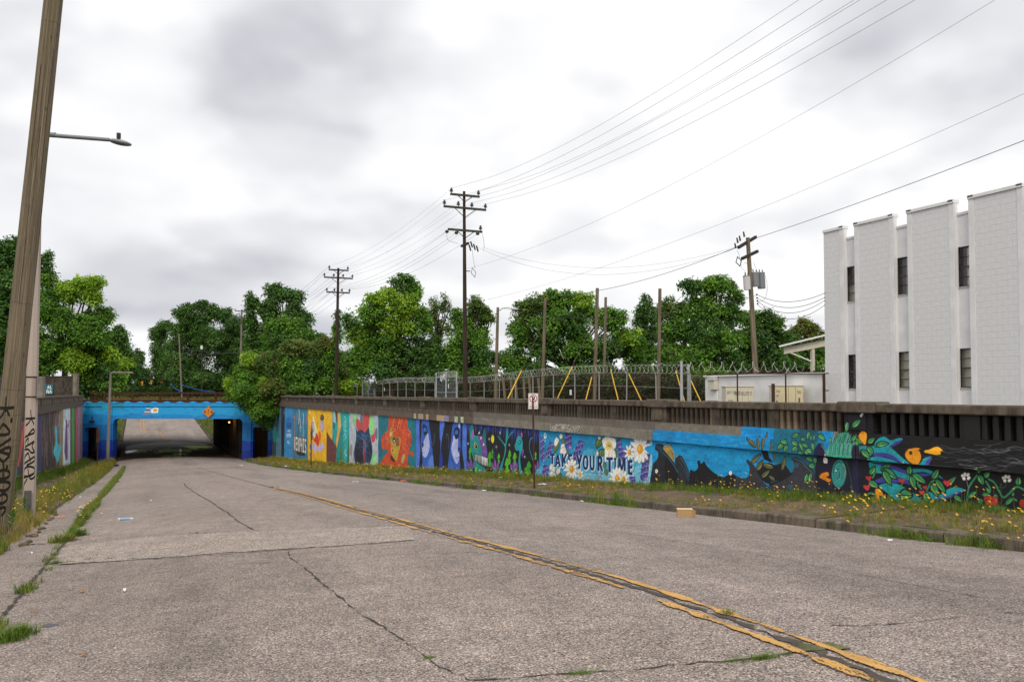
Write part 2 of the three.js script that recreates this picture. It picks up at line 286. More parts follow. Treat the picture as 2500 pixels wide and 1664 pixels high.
// cracks and joints, packed with dark grit
const cracks = [
  [[[10, 345], [20, 385], [60, 410], [100, 435], [170, 500], [230, 550], [290, 595], [360, 655], [420, 705], [520, 755], [600, 810], [700, 880], [790, 945], [880, 1010], [960, 1045], [1020, 1070], [1050, 1085]], 700, 1200, 2.356, 0.026],
  [[[1050, 1085], [1250, 1078], [1400, 1060], [1600, 1048], [1750, 1040], [1900, 1030], [2050, 1020], [2200, 1000], [2350, 990]], 700, 1200, 2.356, 0.03],
  [[[470, 1220], [620, 1212], [760, 1200], [1000, 1165], [1140, 1145]], 1500, 1100, 2.356, 0.03],
  [[[190, 390], [210, 420], [260, 455], [330, 500], [400, 540], [480, 590], [550, 640], [610, 670], [640, 700], [690, 740], [760, 785], [830, 825], [870, 840]], 400, 1080, 3.927, 0.045],
  [[[0, 480], [260, 472]], 400, 1080, 3.927, 0.035], [[[100, 388], [600, 380]], 400, 1080, 3.927, 0.05], [[[640, 435], [1050, 432]], 400, 1080, 3.927, 0.06], [[[40, 305], [340, 305]], 400, 1080, 3.927, 0.1], [[[0, 278], [240, 275]], 400, 1080, 3.927, 0.08],
  [[[700, 1213], [1590, 1178]], 0, 850, 3.364, 0.05], [[[1130, 1115], [1830, 1100]], 0, 850, 3.364, 0.06],
  [[[142, 1379], [420, 1362], [560, 1353], [698, 1342], [860, 1331], [1012, 1319]], 0, 0, 1, 0.045],
  [[[0, 1388], [60, 1383], [142, 1379]], 0, 0, 1, 0.03], [[[73, 1329], [142, 1327]], 0, 0, 1, 0.05],
  [[[250, 1315], [420, 1305], [600, 1298], [698, 1294], [860, 1289], [1000, 1284]], 0, 0, 1, 0.018],
  [[[1780, 605], [2350, 580]], 0, 1200, 3.366, 0.014], [[[560, 690], [1080, 655], [1780, 605]], 0, 1200, 3.366, 0.008], [[[470, 365], [1100, 348]], 700, 1200, 2.356, 0.014],
  [[[620, 170], [1130, 165], [1550, 160], [2350, 125]], 1000, 1240, 3.366, 0.018], [[[1600, 175], [2050, 250], [2350, 295]], 1000, 1240, 3.366, 0.014], [[[470, 535], [900, 610], [1300, 690], [1700, 770], [2300, 880]], 1500, 1100, 2.356, 0.012],
  [[[1240, 1004], [1440, 1010], [1700, 990], [2230, 935], [2356, 930]], 1500, 1100, 2.356, 0.016], [[[1320, 800], [1450, 880], [1600, 945]], 700, 1200, 2.356, 0.008],
  [[[0, 870], [240, 850]], 0, 1200, 3.366, 0.03], [[[90, 1105], [190, 1085]], 0, 1200, 3.366, 0.02], [[[1930, 850], [2010, 865]], 700, 1200, 2.356, 0.02],
  [[[850, 660], [990, 665]], 900, 900, 4.712, 0.05], [[[1180, 75], [2200, 60]], 1000, 1240, 3.366, 0.01], [[[1480, 342], [1850, 340]], 400, 1080, 3.927, 0.05], [[[1000, 1420], [1900, 1390]], 650, 900, 4.712, 0.03],
];
for (const [l, ox, oy, k, w] of cracks) part('crack', ribbon(pix(l, ox, oy, k), () => w * rr(0.1, 0.8), 0.005 + 0.005 * (oy === 0 && k === 1 ? 1 : 0), w * 0.85), M.crack, road);
for (const tt of [-1.05]) part('crack', ribbon([[tt, 3], [tt - 0.03, 9], [tt, 14], [tt + 0.02, 22], [tt, 40], [tt, 84]], () => rr(0.01, 0.045), 0.016, 0.03), M.crack, road);
{ // other branching hairline cracks in the far lanes
  for (let i = 0; i < 26; i++) { let t = rr(-0.5, 9.5), s = rr(16, 80); const l = [[t, s]], ang = rnd() < 0.6 ? rr(-0.25, 0.25) : rr(1.2, 1.9); for (let k = 0; k < 5; k++) { t += Math.cos(ang) * rr(0.3, 0.9); s += Math.sin(ang) * rr(0.3, 0.9) + rr(-0.12, 0.12); l.push([clamp(t, -1.8, 9.8), s]); } part('crack', ribbon(l, () => rr(0.008, 0.03), 0.004, 0.02), M.crack, road); }
}
// worn double yellow line with a broken seam between
const veer = (s) => (s < 7 ? 0.042 * Math.min(4, 7 - s) ** 1.5 : 0);
[[-4, 12], [12, 28]].forEach(([s0, s1], part_) => {
  const W = 72, H = 2048, c = canvasOf(W, H), g = c.getContext('2d'), d = g.createImageData(W, H);
  for (let y = 0; y < H; y++) for (let x = 0; x < W; x++) {
    const s = s1 - (y + 0.5) / H * (s1 - s0), t = (x / W - 0.5) * 0.44 + 0.05 * (fbm(s * 0.5, 9, 2) - 0.5), i = (y * W + x) * 4; let on = 0;
    for (const off of [-0.115, 0.105]) { const e = 0.041 + 0.034 * (fbm(s * 5 + off * 50, 4, 3) - 0.5) * 2 - Math.abs(t - off), wear = fbm(s * 1.3 + off * 30, 7 + t * 4, 4) * 0.42 + fbm(s * 11 + 3, t * 40 + 9, 3) * 0.36 + hash2(x, y) * 0.22; if (e > 0 && wear > 0.395 + 0.12 * sstep(0.02, 0, e) + ((s > 4.75 && s < 5.2) || (s > 1.5 && s < 2.1 && off < 0) ? 0.3 : 0)) on = 1; }
    const k = 0.86 + 0.2 * (fbm(s * 6, t * 30, 3) - 0.5) + 0.16 * (hash2(x + 5, y) - 0.5); d.data[i] = 218 * k; d.data[i + 1] = 168 * k; d.data[i + 2] = 92 * k; d.data[i + 3] = on ? 255 : 0;
  }
  g.putImageData(d, 0, 0); const tex = canvasTex(c), pos = [], uv = [], idx = [], n = 64;
  for (let k = 0; k <= n; k++) { const s = lerp(s0, s1, k / n); for (const q of [-0.22, 0, 0.22]) { const tt = TC + q - veer(s); pos.push(tt, roadY(tt, s) + 0.011, -s); uv.push(q / 0.44 + 0.5, 1 - (s1 - s) / (s1 - s0)); } if (k) for (const j of [0, 1]) { const a = (k - 1) * 3 + j; idx.push(a, a + 1, a + 4, a, a + 4, a + 3); } }
  for (let k = 0; k < uv.length; k += 2) uv[k + 1] = 1 - uv[k + 1] < 0 ? 0 : uv[k + 1];
  const geo = new THREE.BufferGeometry(); geo.setAttribute('position', new THREE.Float32BufferAttribute(pos, 3)); geo.setAttribute('uv', new THREE.Float32BufferAttribute(uv.map((v, k) => (k % 2 ? 1 - v : v)), 2)); geo.setIndex(idx); geo.computeVertexNormals(); void part_;
  part('yellow_line', geo, std({ map: tex, transparent: true, alphaTest: 0.5, roughness: 0.85 }), road);
});
{ const l = []; for (let s = -4; s < 66; s += 0.5) l.push([TC + 0.03 * (rnd() - 0.5) - veer(s), s]); part('seam', ribbon(l, (u, p) => (p[1] < 28 ? rr(0.015, 0.09) : rr(0.02, 0.08)), 0.0065, 0.05), M.tar, road); }
part('crack', ribbon(pix([[1040, 1152], [1140, 1140], [1230, 1128], [1300, 1150]], 1500, 1100, 2.356), () => rr(0.06, 0.2), 0.0095, 0.08), M.slabL, road);
// far markings: stop bars and lane lines
for (const [a, b, w] of [[[520, 1146], [742, 1147], 0.35], [[314, 1150.5], [361, 1150], 0.3]]) part('stop_bar', ribbon(pix([a, b]), w, 0.006, 0.05), M.white, road);
part('yellow_line', ribbon([[TC - 0.3, 138], [TC - 0.6, 142], [TC - 1.0, 149], [TC - 1.9, 153]], 0.14, 0.008, 0.04), M.yellow, road);
part('yellow_line', ribbon([[TC - 0.0, 138], [TC - 0.3, 142], [TC - 0.7, 150], [TC - 2.0, 153.4]], 0.14, 0.008, 0.04), M.yellow, road);
for (const o of [0, 0.5]) part('yellow_line', ribbon([[TC - 3.4 + o, 150], [TC - 3.6 + o, 160], [TC - 3.6 + o, 178], [TC - 3.5 + o, 215]], 0.15, 0.008, 0.05), M.yellow, road);
part('lane_line', ribbon([[TC + 2.6, 166], [TC + 2.6, 185], [TC + 2.6, 212]], 0.16, 0.009, 0.02), M.white, road);
part('lane_line', ribbon([[TC - 0.1, 170], [TC - 0.1, 188]], 0.14, 0.009, 0.02), M.white, road);
for (let k = 0; k < 9; k++) part('crossing_bar', ribbon([[TC + 2.8 + k * 0.42, 163.2], [TC + 2.8 + k * 0.42, 164.4]], 0.26, 0.009, 0.02), M.white, road);
for (let k = 0; k < 7; k++) part('crossing_bar', ribbon([[TC - 2.6 + k * 0.42, 173.6], [TC - 2.6 + k * 0.42, 175]], 0.26, 0.009, 0.02), M.white, road);
{ // darkened asphalt sheet, painting in the shade under the bridge
  const sh = new THREE.Shape(), n = 90; for (let i = 0; i <= n; i++) { const a = i / n * Math.PI * 2, k = 0.9 + 0.22 * (fbm(Math.cos(a) * 3 + 9, Math.sin(a) * 3 + 4, 4) - 0.5), c = Math.cos(a), d = Math.sin(a), m = 1 / Math.max(Math.abs(c), Math.abs(d)) ** 0.7, x = clamp(4 + c * 6.4 * k * m, TL + 0.02, TR - 0.02), y = 117 + d * 17.5 * k * m; i ? sh.lineTo(x, y) : sh.moveTo(x, y); }
  const src = sheet(TL + 0.02, TR - 0.02, 0, 0, 24, Array.from({ length: 60 }, (_, i) => 98 + i * 0.66), roadY, 0.005), p = src.attributes.position, ix = src.index.array, keep = [], poly = sh.getPoints(), inside = (x, y) => { let q = false; for (let i = 0, j = poly.length - 1; i < poly.length; j = i++) if ((poly[i].y > y) !== (poly[j].y > y) && x < (poly[j].x - poly[i].x) * (y - poly[i].y) / (poly[j].y - poly[i].y) + poly[i].x) q = !q; return q; };
  for (let i = 0; i < ix.length; i += 3) { const cx = (p.getX(ix[i]) + p.getX(ix[i + 1]) + p.getX(ix[i + 2])) / 3, cy = -(p.getZ(ix[i]) + p.getZ(ix[i + 1]) + p.getZ(ix[i + 2])) / 3; if (inside(cx, cy)) keep.push(ix[i], ix[i + 1], ix[i + 2]); }
  src.setIndex(keep); part('asphalt_shade', src, std({ color: lin(0.25, 0.25, 0.25), map: rep(T.asphalt, 0.38), roughness: 0.6 }), road);
}
// standing water at the low point under the bridge
{
  const pud = (t0, s0, rt, rs, n) => { const sh = new THREE.Shape(); for (let i = 0; i <= 60; i++) { const a = i / 60 * Math.PI * 2, k = 0.75 + 0.9 * fbm(Math.cos(a) * 2.6 + n * 7, Math.sin(a) * 1.8 + n, 4); const x = t0 + Math.cos(a) * rt * k, y = s0 + Math.sin(a) * rs * k; i ? sh.lineTo(x, y) : sh.moveTo(x, y); } const g = new THREE.ShapeGeometry(sh); const p = g.attributes.position; for (let i = 0; i < p.count; i++) p.setXYZ(i, p.getX(i), roadY(clamp(p.getX(i), TL, TR), s0) + 0.02, -p.getY(i)); g.computeVertexNormals(); return g; };
  pud.n = 0;
  for (const [px, py, rt, rs] of [[428, 1103, 1.7, 4.2], [408, 1099, 1.0, 2.2], [440, 1109, 0.7, 1.6], [420, 1113, 0.9, 1.2], [480, 1089, 1.7, 3.2], [497, 1092, 0.8, 1.5], [470, 1095, 0.6, 1.2], [332, 1100, 1.1, 1.5], [345, 1103, 0.5, 0.8], [318, 1104, 0.5, 0.7], [362, 1098, 0.4, 0.7]]) { const q = onRoad(px, py, roadY); const o = part(numbered('puddle'), pud(q.t, q.s, rt, rs, pud.n++), M.water, scene); o.userData.kind = 'structure'; }
}

// ------------------------------------------------------------------ kerbs and pavements
const kerbR = structGroup('kerb'), kerbL = structGroup('kerb');
function kerbPiece(t0, t1, s0, s1, up, fn) {                    // one kerb stone with a rounded nose
  const g = new THREE.BufferGeometry(), pos = [], n = 4;
  const prof = t1 > t0 ? [[0, -0.2], [0.005, up - 0.03], [0.03, up], [t1 - t0, up], [t1 - t0, -0.2]] : [[t1 - t0, -0.2], [t1 - t0, up], [-0.03, up], [-0.005, up - 0.03], [0, -0.2]];
  const P = (i, k) => { const s = lerp(s0, s1, k / n); return [t0 + prof[i][0], fn(t0, s) + prof[i][1], -s]; };
  for (let k = 0; k < n; k++) for (let i = 0; i < 4; i++) { const a = P(i, k), b = P(i + 1, k), c = P(i + 1, k + 1), d = P(i, k + 1); pos.push(...a, ...d, ...c, ...a, ...c, ...b); }
  for (const k of [0, n]) for (const [i, j] of [[1, 2], [2, 3], [3, 4]]) { const a = P(0, k), b = P(i, k), c = P(j, k); pos.push(...(k ? [...a, ...c, ...b] : [...a, ...b, ...c])); }
  g.setAttribute('position', new THREE.Float32BufferAttribute(pos, 3)); g.computeVertexNormals(); return metreUV(g);
}
reseed(9);
for (let s = 1.2; s < 92; s += 2.4) part('kerb_stone', kerbPiece(TR, TR + 0.17 + rr(-0.01, 0.01), s + 0.012, s + 2.388, 0.15 + rr(-0.012, 0.012), roadY), M.kerb, kerbR);
for (let s = 2.2; s < 98; s += 2.4) if (Math.abs(s - 14.2) > 1) part('kerb_stone', kerbPiece(TL + rr(-0.05, 0.03), TL - 0.17, s + 0.05, s + 2.3, 0.11 + rr(-0.03, 0.02), roadY), M.kerb, kerbL);
const walkRight = structGroup('pavement'), walkLeft = structGroup('pavement');
part('soil_bed', sheet(TR + 0.1, WR + 0.05, 0, 0, 4, Array.from({ length: 62 }, (_, i) => 1 + i * 1.5), walkR, -0.035), M.soil, walkRight);
part('soil_bed', sheet(WL - 0.05, TL - 0.1, 0, 0, 4, Array.from({ length: 72 }, (_, i) => -5 + i * 1.5), walkL, -0.035), M.soil, walkLeft);
function slab(t0, t1, s0, s1, fn) { const g = box(t1 - t0, 0.08, s1 - s0).toNonIndexed(), p = g.attributes.position, e = rr(-0.012, 0.012), f = rr(-0.012, 0.012); for (let i = 0; i < p.count; i++) { const t = (t0 + t1) / 2 + p.getX(i), s = (s0 + s1) / 2 - p.getZ(i); p.setXYZ(i, t, fn(t, s) + (p.getY(i) > 0 ? 0 : -0.08) + (s > (s0 + s1) / 2 ? e : f), -s); } g.computeVertexNormals(); return metreUV(g); }
for (let s = 1.5; s < 88; s += 1.55) part('paving_slab', slab(TR + 0.2, WR - 0.55, s + 0.008, s + 1.542, walkR), M.slabR, walkRight);
for (let s = 4; s < 98; s += 1.55) part('paving_slab', slab(WL + 0.9, TL - 0.95, s + 0.01, s + 1.53, walkL), M.slabL, walkLeft);
// ------------------------------------------------------------------ painted retaining wall: paint on the wall face, in wall metres
class Mural {
  constructor(X, s0, s1, yTop, yBot, k, base) { Object.assign(this, { X, s0, s1, yTop, yBot, k }); this.c = canvasOf(Math.round((s1 - s0) * k), Math.round((yTop - yBot) * k)); this.g = this.c.getContext('2d'); this.g.fillStyle = base; this.g.fillRect(0, 0, this.c.width, this.c.height); this.g.lineJoin = this.g.lineCap = 'round'; this.use(0, 0, 1); }
  use(ox, oy, q) { this.ox = ox; this.oy = oy; this.q = q; }
  m(x, y) { const p = onX(this.ox + x / this.q, this.oy + y / this.q, this.X), s = -p.z; return [(this.X > 0 ? this.s1 - s : s - this.s0) * this.k, (this.yTop - p.y) * this.k]; }
  path(pts, close) { const g = this.g; g.beginPath(); pts.forEach((p, i) => { const [x, y] = this.m(p[0], p[1]); i ? g.lineTo(x, y) : g.moveTo(x, y); }); if (close) g.closePath(); }
  spline(pts, close) { const o = [], n = pts.length; for (let i = 0; i < (close ? n : n - 1); i++) { const P = (j) => pts[close ? (j + n) % n : clamp(j, 0, n - 1)], [a, b, c, d] = [P(i - 1), P(i), P(i + 1), P(i + 2)]; for (let k = 0; k < 6; k++) { const t = k / 6, t2 = t * t, t3 = t2 * t; o.push([0, 1].map((q) => 0.5 * (2 * b[q] + (c[q] - a[q]) * t + (2 * a[q] - 5 * b[q] + 4 * c[q] - d[q]) * t2 + (3 * b[q] - a[q] - 3 * c[q] + d[q]) * t3))); } } if (!close) o.push(pts[n - 1]); return o; }
  wide(w, p) { const a = this.m(p[0], p[1]), b = this.m(p[0], p[1] + 10); return w * Math.hypot(b[0] - a[0], b[1] - a[1]) / 10; }
  poly(col, pts, line, w) { this.path(pts, true); this.g.fillStyle = col; this.g.fill(); if (line) { this.g.strokeStyle = line; this.g.lineWidth = this.wide(w, pts[0]); this.g.stroke(); } }
  blob(col, pts, line, w) { this.poly(col, this.spline(pts, true), line, w); }
  line(col, w, pts, sm = true) { this.path(sm ? this.spline(pts, false) : pts, false); this.g.strokeStyle = col; this.g.lineWidth = this.wide(w, pts[0]); this.g.stroke(); }
  ell(col, cx, cy, rx, ry, rot = 0, line, w) { const p = []; for (let i = 0; i < 28; i++) { const a = i / 28 * 6.2832, x = rx * Math.cos(a), y = ry * Math.sin(a); p.push([cx + x * Math.cos(rot) - y * Math.sin(rot), cy + x * Math.sin(rot) + y * Math.cos(rot)]); } this.poly(col, p, line, w); }
  leaf(x0, y0, x1, y1, w, col = '#3f9a63', hi = '#7fc46f') { const dx = x1 - x0, dy = y1 - y0, nx = -dy, ny = dx, L = Math.hypot(dx, dy), u = (a, b) => [x0 + dx * a + nx / L * w * b, y0 + dy * a + ny / L * w * b]; this.blob(col, [u(0, 0), u(0.3, 0.5), u(0.65, 0.42), u(1, 0), u(0.65, -0.42), u(0.3, -0.5)], '#06120e', w * 0.14); this.blob(hi, [u(0.1, 0.02), u(0.35, 0.34), u(0.7, 0.25), u(0.92, 0.02)]); this.line('#06120e', w * 0.09, [u(0, 0), u(0.5, 0.05), u(0.95, 0)]); }
  glyph(ch, col, x0, y0, x1, y1, font = 'bold 100px sans-serif') { const a = this.m(x0, y0), b = this.m(x1, y0), d = this.m(x0, y1), g = this.g; g.save(); g.font = font; const w = g.measureText(ch).width; g.transform((b[0] - a[0]) / w, (b[1] - a[1]) / w, (d[0] - a[0]) / 74, (d[1] - a[1]) / 74, a[0], a[1]); g.fillStyle = col; g.textBaseline = 'alphabetic'; g.fillText(ch, 0, 73); g.restore(); }
  daisy(x, y, r, n = 12, tilt = 1) { for (let i = 0; i < n; i++) { const a = i / n * 6.283 + 0.2, ex = x + Math.cos(a) * r * 0.62 * tilt, ey = y + Math.sin(a) * r; this.ell('#f1efe6', (x + ex) / 2 + (ex - x) * 0.12, (y + ey) / 2 + (ey - y) * 0.12, r * 0.5, r * 0.17, Math.atan2(ey - y, ex - x), '#5a5f63', 4); } this.ell('#e0921c', x, y, r * 0.22, r * 0.36, 0, '#8a5212', 4); this.ell('#f3b637', x - r * 0.05, y - r * 0.1, r * 0.1, r * 0.18); }
  lavender(x, y, dx, dy, w, n) { for (let i = 0; i < n; i++) { const t = i / n; for (const sd of [-1, 0, 1]) this.ell(['#4a3f92', '#6a5bb5', '#8c80cf', '#352c74'][(i + sd + 4) % 4], x + dx * t + sd * w * 0.32, y + dy * t + sd * 6, w * 0.24, w * 0.34, sd * 0.4, '#241f55', 3); this.ell('#cfd0f0', x + dx * t + (i % 2 ? 1 : -1) * w * 0.2, y + dy * t, w * 0.07, w * 0.12); } }
  grain(n, a) { const g = this.g, W = this.c.width, H = this.c.height, im = g.getImageData(0, 0, W, H), D = im.data; for (let y = 0; y < H; y++) for (let x = 0; x < W; x++) { const i = (y * W + x) * 4, k = 1 + 0.26 * (fbm(x * 0.035, y * 0.06, 3) - 0.5) + 0.17 * (vnoise(x * 0.3 + y * 0.1, y * 0.22) - 0.5) + 0.16 * (hash2(x, y) - 0.5), o = 7 * (vnoise(x * 0.12, y * 0.12) - 0.3); for (let c = 0; c < 3; c++) D[i + c] = clamp(D[i + c] * k + o, 0, 255); } g.putImageData(im, 0, 0); for (let i = 0; i < n; i++) { g.fillStyle = rnd() < 0.55 ? `rgba(20,18,16,${rnd() * a})` : `rgba(235,232,225,${rnd() * a * 0.8})`; g.fillRect(rnd() * W, rnd() * H, 1 + rnd() * 2, 1 + rnd() * 2); } for (let i = 0; i < n / 60; i++) { g.fillStyle = `rgba(30,26,22,${rnd() * a * 0.5})`; const x = rnd() * W; g.fillRect(x, rnd() * H, 1 + rnd() * 2, rnd() * H * 0.4); } }
}
function paintRight(p) {
  const R = (c, x0, x1) => p.poly(c, [[x0, -300], [x1, -300], [x1, 2600], [x0, 2600]]);
  // --- far panels
  p.use(660, 980, 7.853);
  R('#4d4540', -400, 40); R('#41525a', 30, 110); R('#4f7f9c', 105, 215); R('#2a2f3d', 205, 292);
  for (let i = 0; i < 60; i++) p.line(['#2f6f78', '#7c5a4e', '#3a4a66', '#8a94a0', '#57a09a', '#2b2a30', '#b08a60'][i % 7], rr(5, 16), [[rr(-30, 285), rr(100, 900)], [rr(-30, 285), rr(600, 1200)]].map((q, j, a) => (j ? [a[0][0] + rr(-25, 25), a[0][1] + rr(120, 420)] : q)));
  p.blob('#2fa3a0', [[40, 560], [80, 420], [120, 560], [140, 760], [60, 760]]); p.blob('#1c2027', [[215, 420], [285, 300], [280, 1100], [225, 1150]]);
  p.poly('#2f8cc9', [[285, -100], [430, -100], [420, 1400], [262, 1400], [262, 850]]);
  p.blob('#1474bd', [[300, 320], [410, 320], [405, 520], [295, 520]]); p.glyph('GR', '#123a78', 312, 405, 402, 495); p.glyph('AND', '#dfe9f2', 322, 535, 380, 580); p.glyph('OPEN', '#dfe9f2', 305, 610, 392, 680); p.glyph('ALL', '#dfe9f2', 318, 740, 368, 800); p.glyph('901', '#1b5a9a', 322, 850, 382, 905);
  R('#2d7f9f', 430, 716);
  for (const [c, x, y, h, w] of [['#c9713a', 460, 280, 420, 50], ['#7c3c2b', 440, 420, 330, 26], ['#c4a6a8', 545, 110, 300, 60], ['#8f7f9d', 500, 230, 90, 60], ['#e6e1dc', 625, 230, 190, 40], ['#33405e', 525, 430, 230, 40], ['#d8b13a', 625, 450, 240, 40], ['#b55a58', 690, 270, 140, 50], ['#eadfd0', 570, 330, 180, 28], ['#2c2c2e', 590, 300, 170, 22], ['#355f97', 670, 420, 330, 34], ['#8e6236', 560, 560, 140, 40], ['#c9b8c6', 580, 470, 100, 22], ['#f0e9e2', 540, 150, 200, 14]]) p.line(c, w, [[x, y], [x + 8, y + h / 2], [x - 4, y + h]]);
  p.poly('#20201f', [[444, 652], [690, 700], [684, 1002], [440, 936]]);
  ['M', 'E', 'M', 'P', 'H', 'I', 'S'].forEach((ch, i) => { const x = 446 + i * 34.5, y = 658 + i * 7.6; p.glyph(ch, '#e9e6df', x, y, x + 32, y + 275 + i * 3); });
  p.line('#8b3d36', 40, [[455, 950], [460, 1050], [450, 1300]]); p.line('#23272d', 60, [[500, 960], [520, 990], [660, 1010]]);
  R('#f3b90f', 716, 1185); p.line('#d79f06', 6, [[1070, 160], [1070, 1200]]); p.line('#ffe9a0', 26, [[738, 210], [775, 222]]);
  p.blob('#efe4a9', [[820, 270], [850, 400], [900, 600], [830, 660], [800, 420]]); p.blob('#6f6a63', [[775, 500], [800, 380], [838, 430], [835, 620], [800, 740], [765, 640]]); p.blob('#b9a9cf', [[800, 400], [836, 400], [832, 560], [804, 500]]);
  p.blob('#b7a6d2', [[985, 330], [1020, 400], [1025, 520], [990, 580], [960, 500], [958, 400]], '#42382f', 8); p.blob('#5c5148', [[975, 240], [1030, 290], [1010, 360], [955, 340]]); p.line('#a9560e', 14, [[902, 330], [902, 500], [910, 1020]]);
  p.blob('#d8390d', [[870, 600], [915, 660], [935, 780], [905, 850], [860, 780], [815, 720], [850, 690]]); p.blob('#e0602a', [[930, 560], [965, 620], [955, 740], [925, 760]]); p.blob('#c5b6e0', [[800, 820], [860, 790], [905, 900], [940, 830], [1010, 800], [1030, 870], [960, 960], [905, 940], [830, 970]]); p.ell('#8a8092', 765, 860, 20, 50); p.ell('#8f8596', 765, 1010, 16, 40); p.ell('#e9e0f0', 840, 620, 26, 60);
  R('#0fa6a4', 1320, 1512); p.poly('#0fa6a4', [[1190, -50], [1250, -50], [1285, 480], [1236, 830], [1182, 660]]); p.poly('#8fc7d4', [[1195, 150], [1230, 150], [1262, 420], [1190, 380]]); p.poly('#5d4236', [[1232, 120], [1285, 120], [1278, 420], [1262, 380]]); p.poly('#e0b05a', [[1285, 100], [1325, 100], [1352, 460], [1272, 900], [1252, 800], [1290, 480]]); p.poly('#128c87', [[1352, 460], [1400, 520], [1400, 1400], [1230, 1400], [1272, 900]]);
  p.poly('#6b3633', [[1075, 575], [1250, 845], [1262, 900], [1232, 1400], [1070, 1400]]); p.blob('#1d5d6a', [[1205, 440], [1228, 400], [1232, 500], [1210, 520]]);
  for (let i = 0; i < 26; i++) { const y = rr(220, 1000); p.line(i % 3 ? '#9fe3e0' : '#e3f5f2', rr(5, 14), [[1430 + rr(-30, 30), y], [1430 + rr(-40, 40), y + 60], [1430 + rr(-40, 40), y + rr(90, 150)]]); }
  p.blob('#4d7a2e', [[1345, 860], [1370, 900], [1360, 1200], [1320, 1200]]); p.blob('#2b6e4f', [[1500, 640], [1525, 700], [1520, 1200], [1470, 1200]]);
  R('#b7c1cc', 1512, 2068); p.ell('#8fdf8c', 1615, 330, 40, 130, 0, '#4e5960', 4); p.ell('#6e7d92', 1752, 340, 34, 110); p.blob('#c84a4c', [[1645, 330], [1700, 350], [1760, 450], [1780, 250], [1905, 250], [1890, 480], [1850, 600], [1760, 560], [1680, 560], [1645, 450]]); p.ell('#8fe08c', 1938, 450, 50, 200, 0, '#3d5a3a', 5); p.blob('#c84a4c', [[1990, 480], [2008, 640], [1995, 760], [1950, 780], [1930, 660], [1985, 610]]); p.ell('#6f7d92', 2028, 610, 24, 110); p.ell('#8fe08c', 1985, 1100, 40, 130, 0, '#3d7a3a', 4);
  p.blob('#17355d', [[1635, 430], [1660, 560], [1750, 540], [1815, 590], [1880, 490], [1900, 600], [1940, 800], [1952, 1000], [1900, 1190], [1840, 1160], [1800, 1180], [1640, 1200], [1600, 980], [1640, 700]]); p.blob('#0c1526', [[1660, 760], [1720, 720], [1790, 800], [1800, 1150], [1660, 1150], [1630, 960]]); p.blob('#c43f4a', [[1780, 720], [1805, 800], [1800, 1240], [1780, 1000]]); p.blob('#101c33', [[1860, 760], [1930, 800], [1940, 980], [1880, 1060], [1845, 940]]);
  for (let i = 0; i < 16; i++) p.line(i % 2 ? '#4f86b5' : '#2c5686', rr(5, 11), [[1650 + rr(0, 260), 560 + rr(0, 120)], [1650 + rr(0, 280), 680 + rr(0, 140)], [1640 + rr(0, 300), 820 + rr(0, 250)]]); p.line('#69a3c8', 14, [[1830, 640], [1822, 800], [1832, 1160]]); p.ell('#9a8f96', 1545, 930, 24, 120); p.line('#b5434f', 30, [[1595, 960], [1580, 1200]]);
  // --- red-haired figure and twin blue faces
  p.use(900, 1000, 9.0615);
  R('#0f7889', 212, 1048); p.blob('#24637a', [[215, 660], [300, 640], [300, 980], [215, 1000]]);
  p.blob('#d04d22', [[470, 60], [640, 40], [790, 60], [850, 220], [870, 400], [940, 560], [930, 760], [890, 900], [980, 930], [980, 1040], [880, 980], [870, 1200], [980, 1400], [220, 1400], [300, 1100], [420, 900], [300, 860], [280, 640], [330, 540], [420, 460], [440, 260]]);
  p.blob('#b58a2c', [[480, 400], [520, 420], [540, 600], [520, 760], [470, 720], [450, 560]]); p.blob('#c9a236', [[500, 760], [560, 640], [660, 600], [700, 640], [690, 820], [650, 1000], [610, 1130], [520, 1000], [490, 900]]); p.blob('#8a5a2c', [[600, 620], [670, 640], [680, 780], [610, 800]]); p.ell('#3b3d3b', 560, 670, 36, 66); p.ell('#e6e0cf', 562, 690, 12, 26); p.ell('#7a3b1e', 530, 900, 18, 22); p.ell('#ded7a6', 490, 540, 16, 50); p.blob('#b9b06a', [[760, 980], [800, 1010], [760, 1180], [720, 1150]]); p.blob('#25332b', [[480, 1000], [560, 1090], [580, 1150], [500, 1120]]);
  for (let i = 0; i < 46; i++) { const a = rr(0, 6.28), x = 620 + Math.cos(a) * rr(150, 300), y = 560 + Math.sin(a) * rr(180, 480); if (x > 460 && x < 700 && y > 380 && y < 1150) continue; p.line(['#f0703a', '#a52f17', '#f7a070', '#7d2415', '#e25a2a'][i % 5], rr(7, 18), [[x, y], [x + rr(-60, 60), y + 50], [x + rr(-70, 70), y + 110], [x + rr(-40, 40), y + 160]]); }
  for (const [x, y, rx, ry] of [[350, 690, 34, 60], [850, 680, 36, 90], [560, 250, 40, 100]]) p.line(ry > 95 ? '#f3a77f' : '#6d5a62', ry > 95 ? 14 : 40, [[x, y - ry], [x + 10, y], [x - 6, y + ry]]);
  for (let i = 0; i < 9; i++) p.line(i % 2 ? '#f6b58d' : '#a5341a', rr(8, 14), [[520 + i * 32, 180 + (i % 3) * 20], [510 + i * 30, 300], [540 + i * 18, 420]]);
  R('#4c76dc', 1048, 2172);
  p.blob('#0b0d18', [[1150, 120], [1330, 120], [1450, 100], [1560, 200], [1570, 600], [1590, 760], [1560, 1400], [1430, 1400], [1400, 900], [1380, 700], [1340, 400], [1320, 240], [1180, 240], [1170, 500], [1150, 760], [1200, 1000], [1200, 1400], [1110, 1400], [1140, 900], [1120, 600]]);
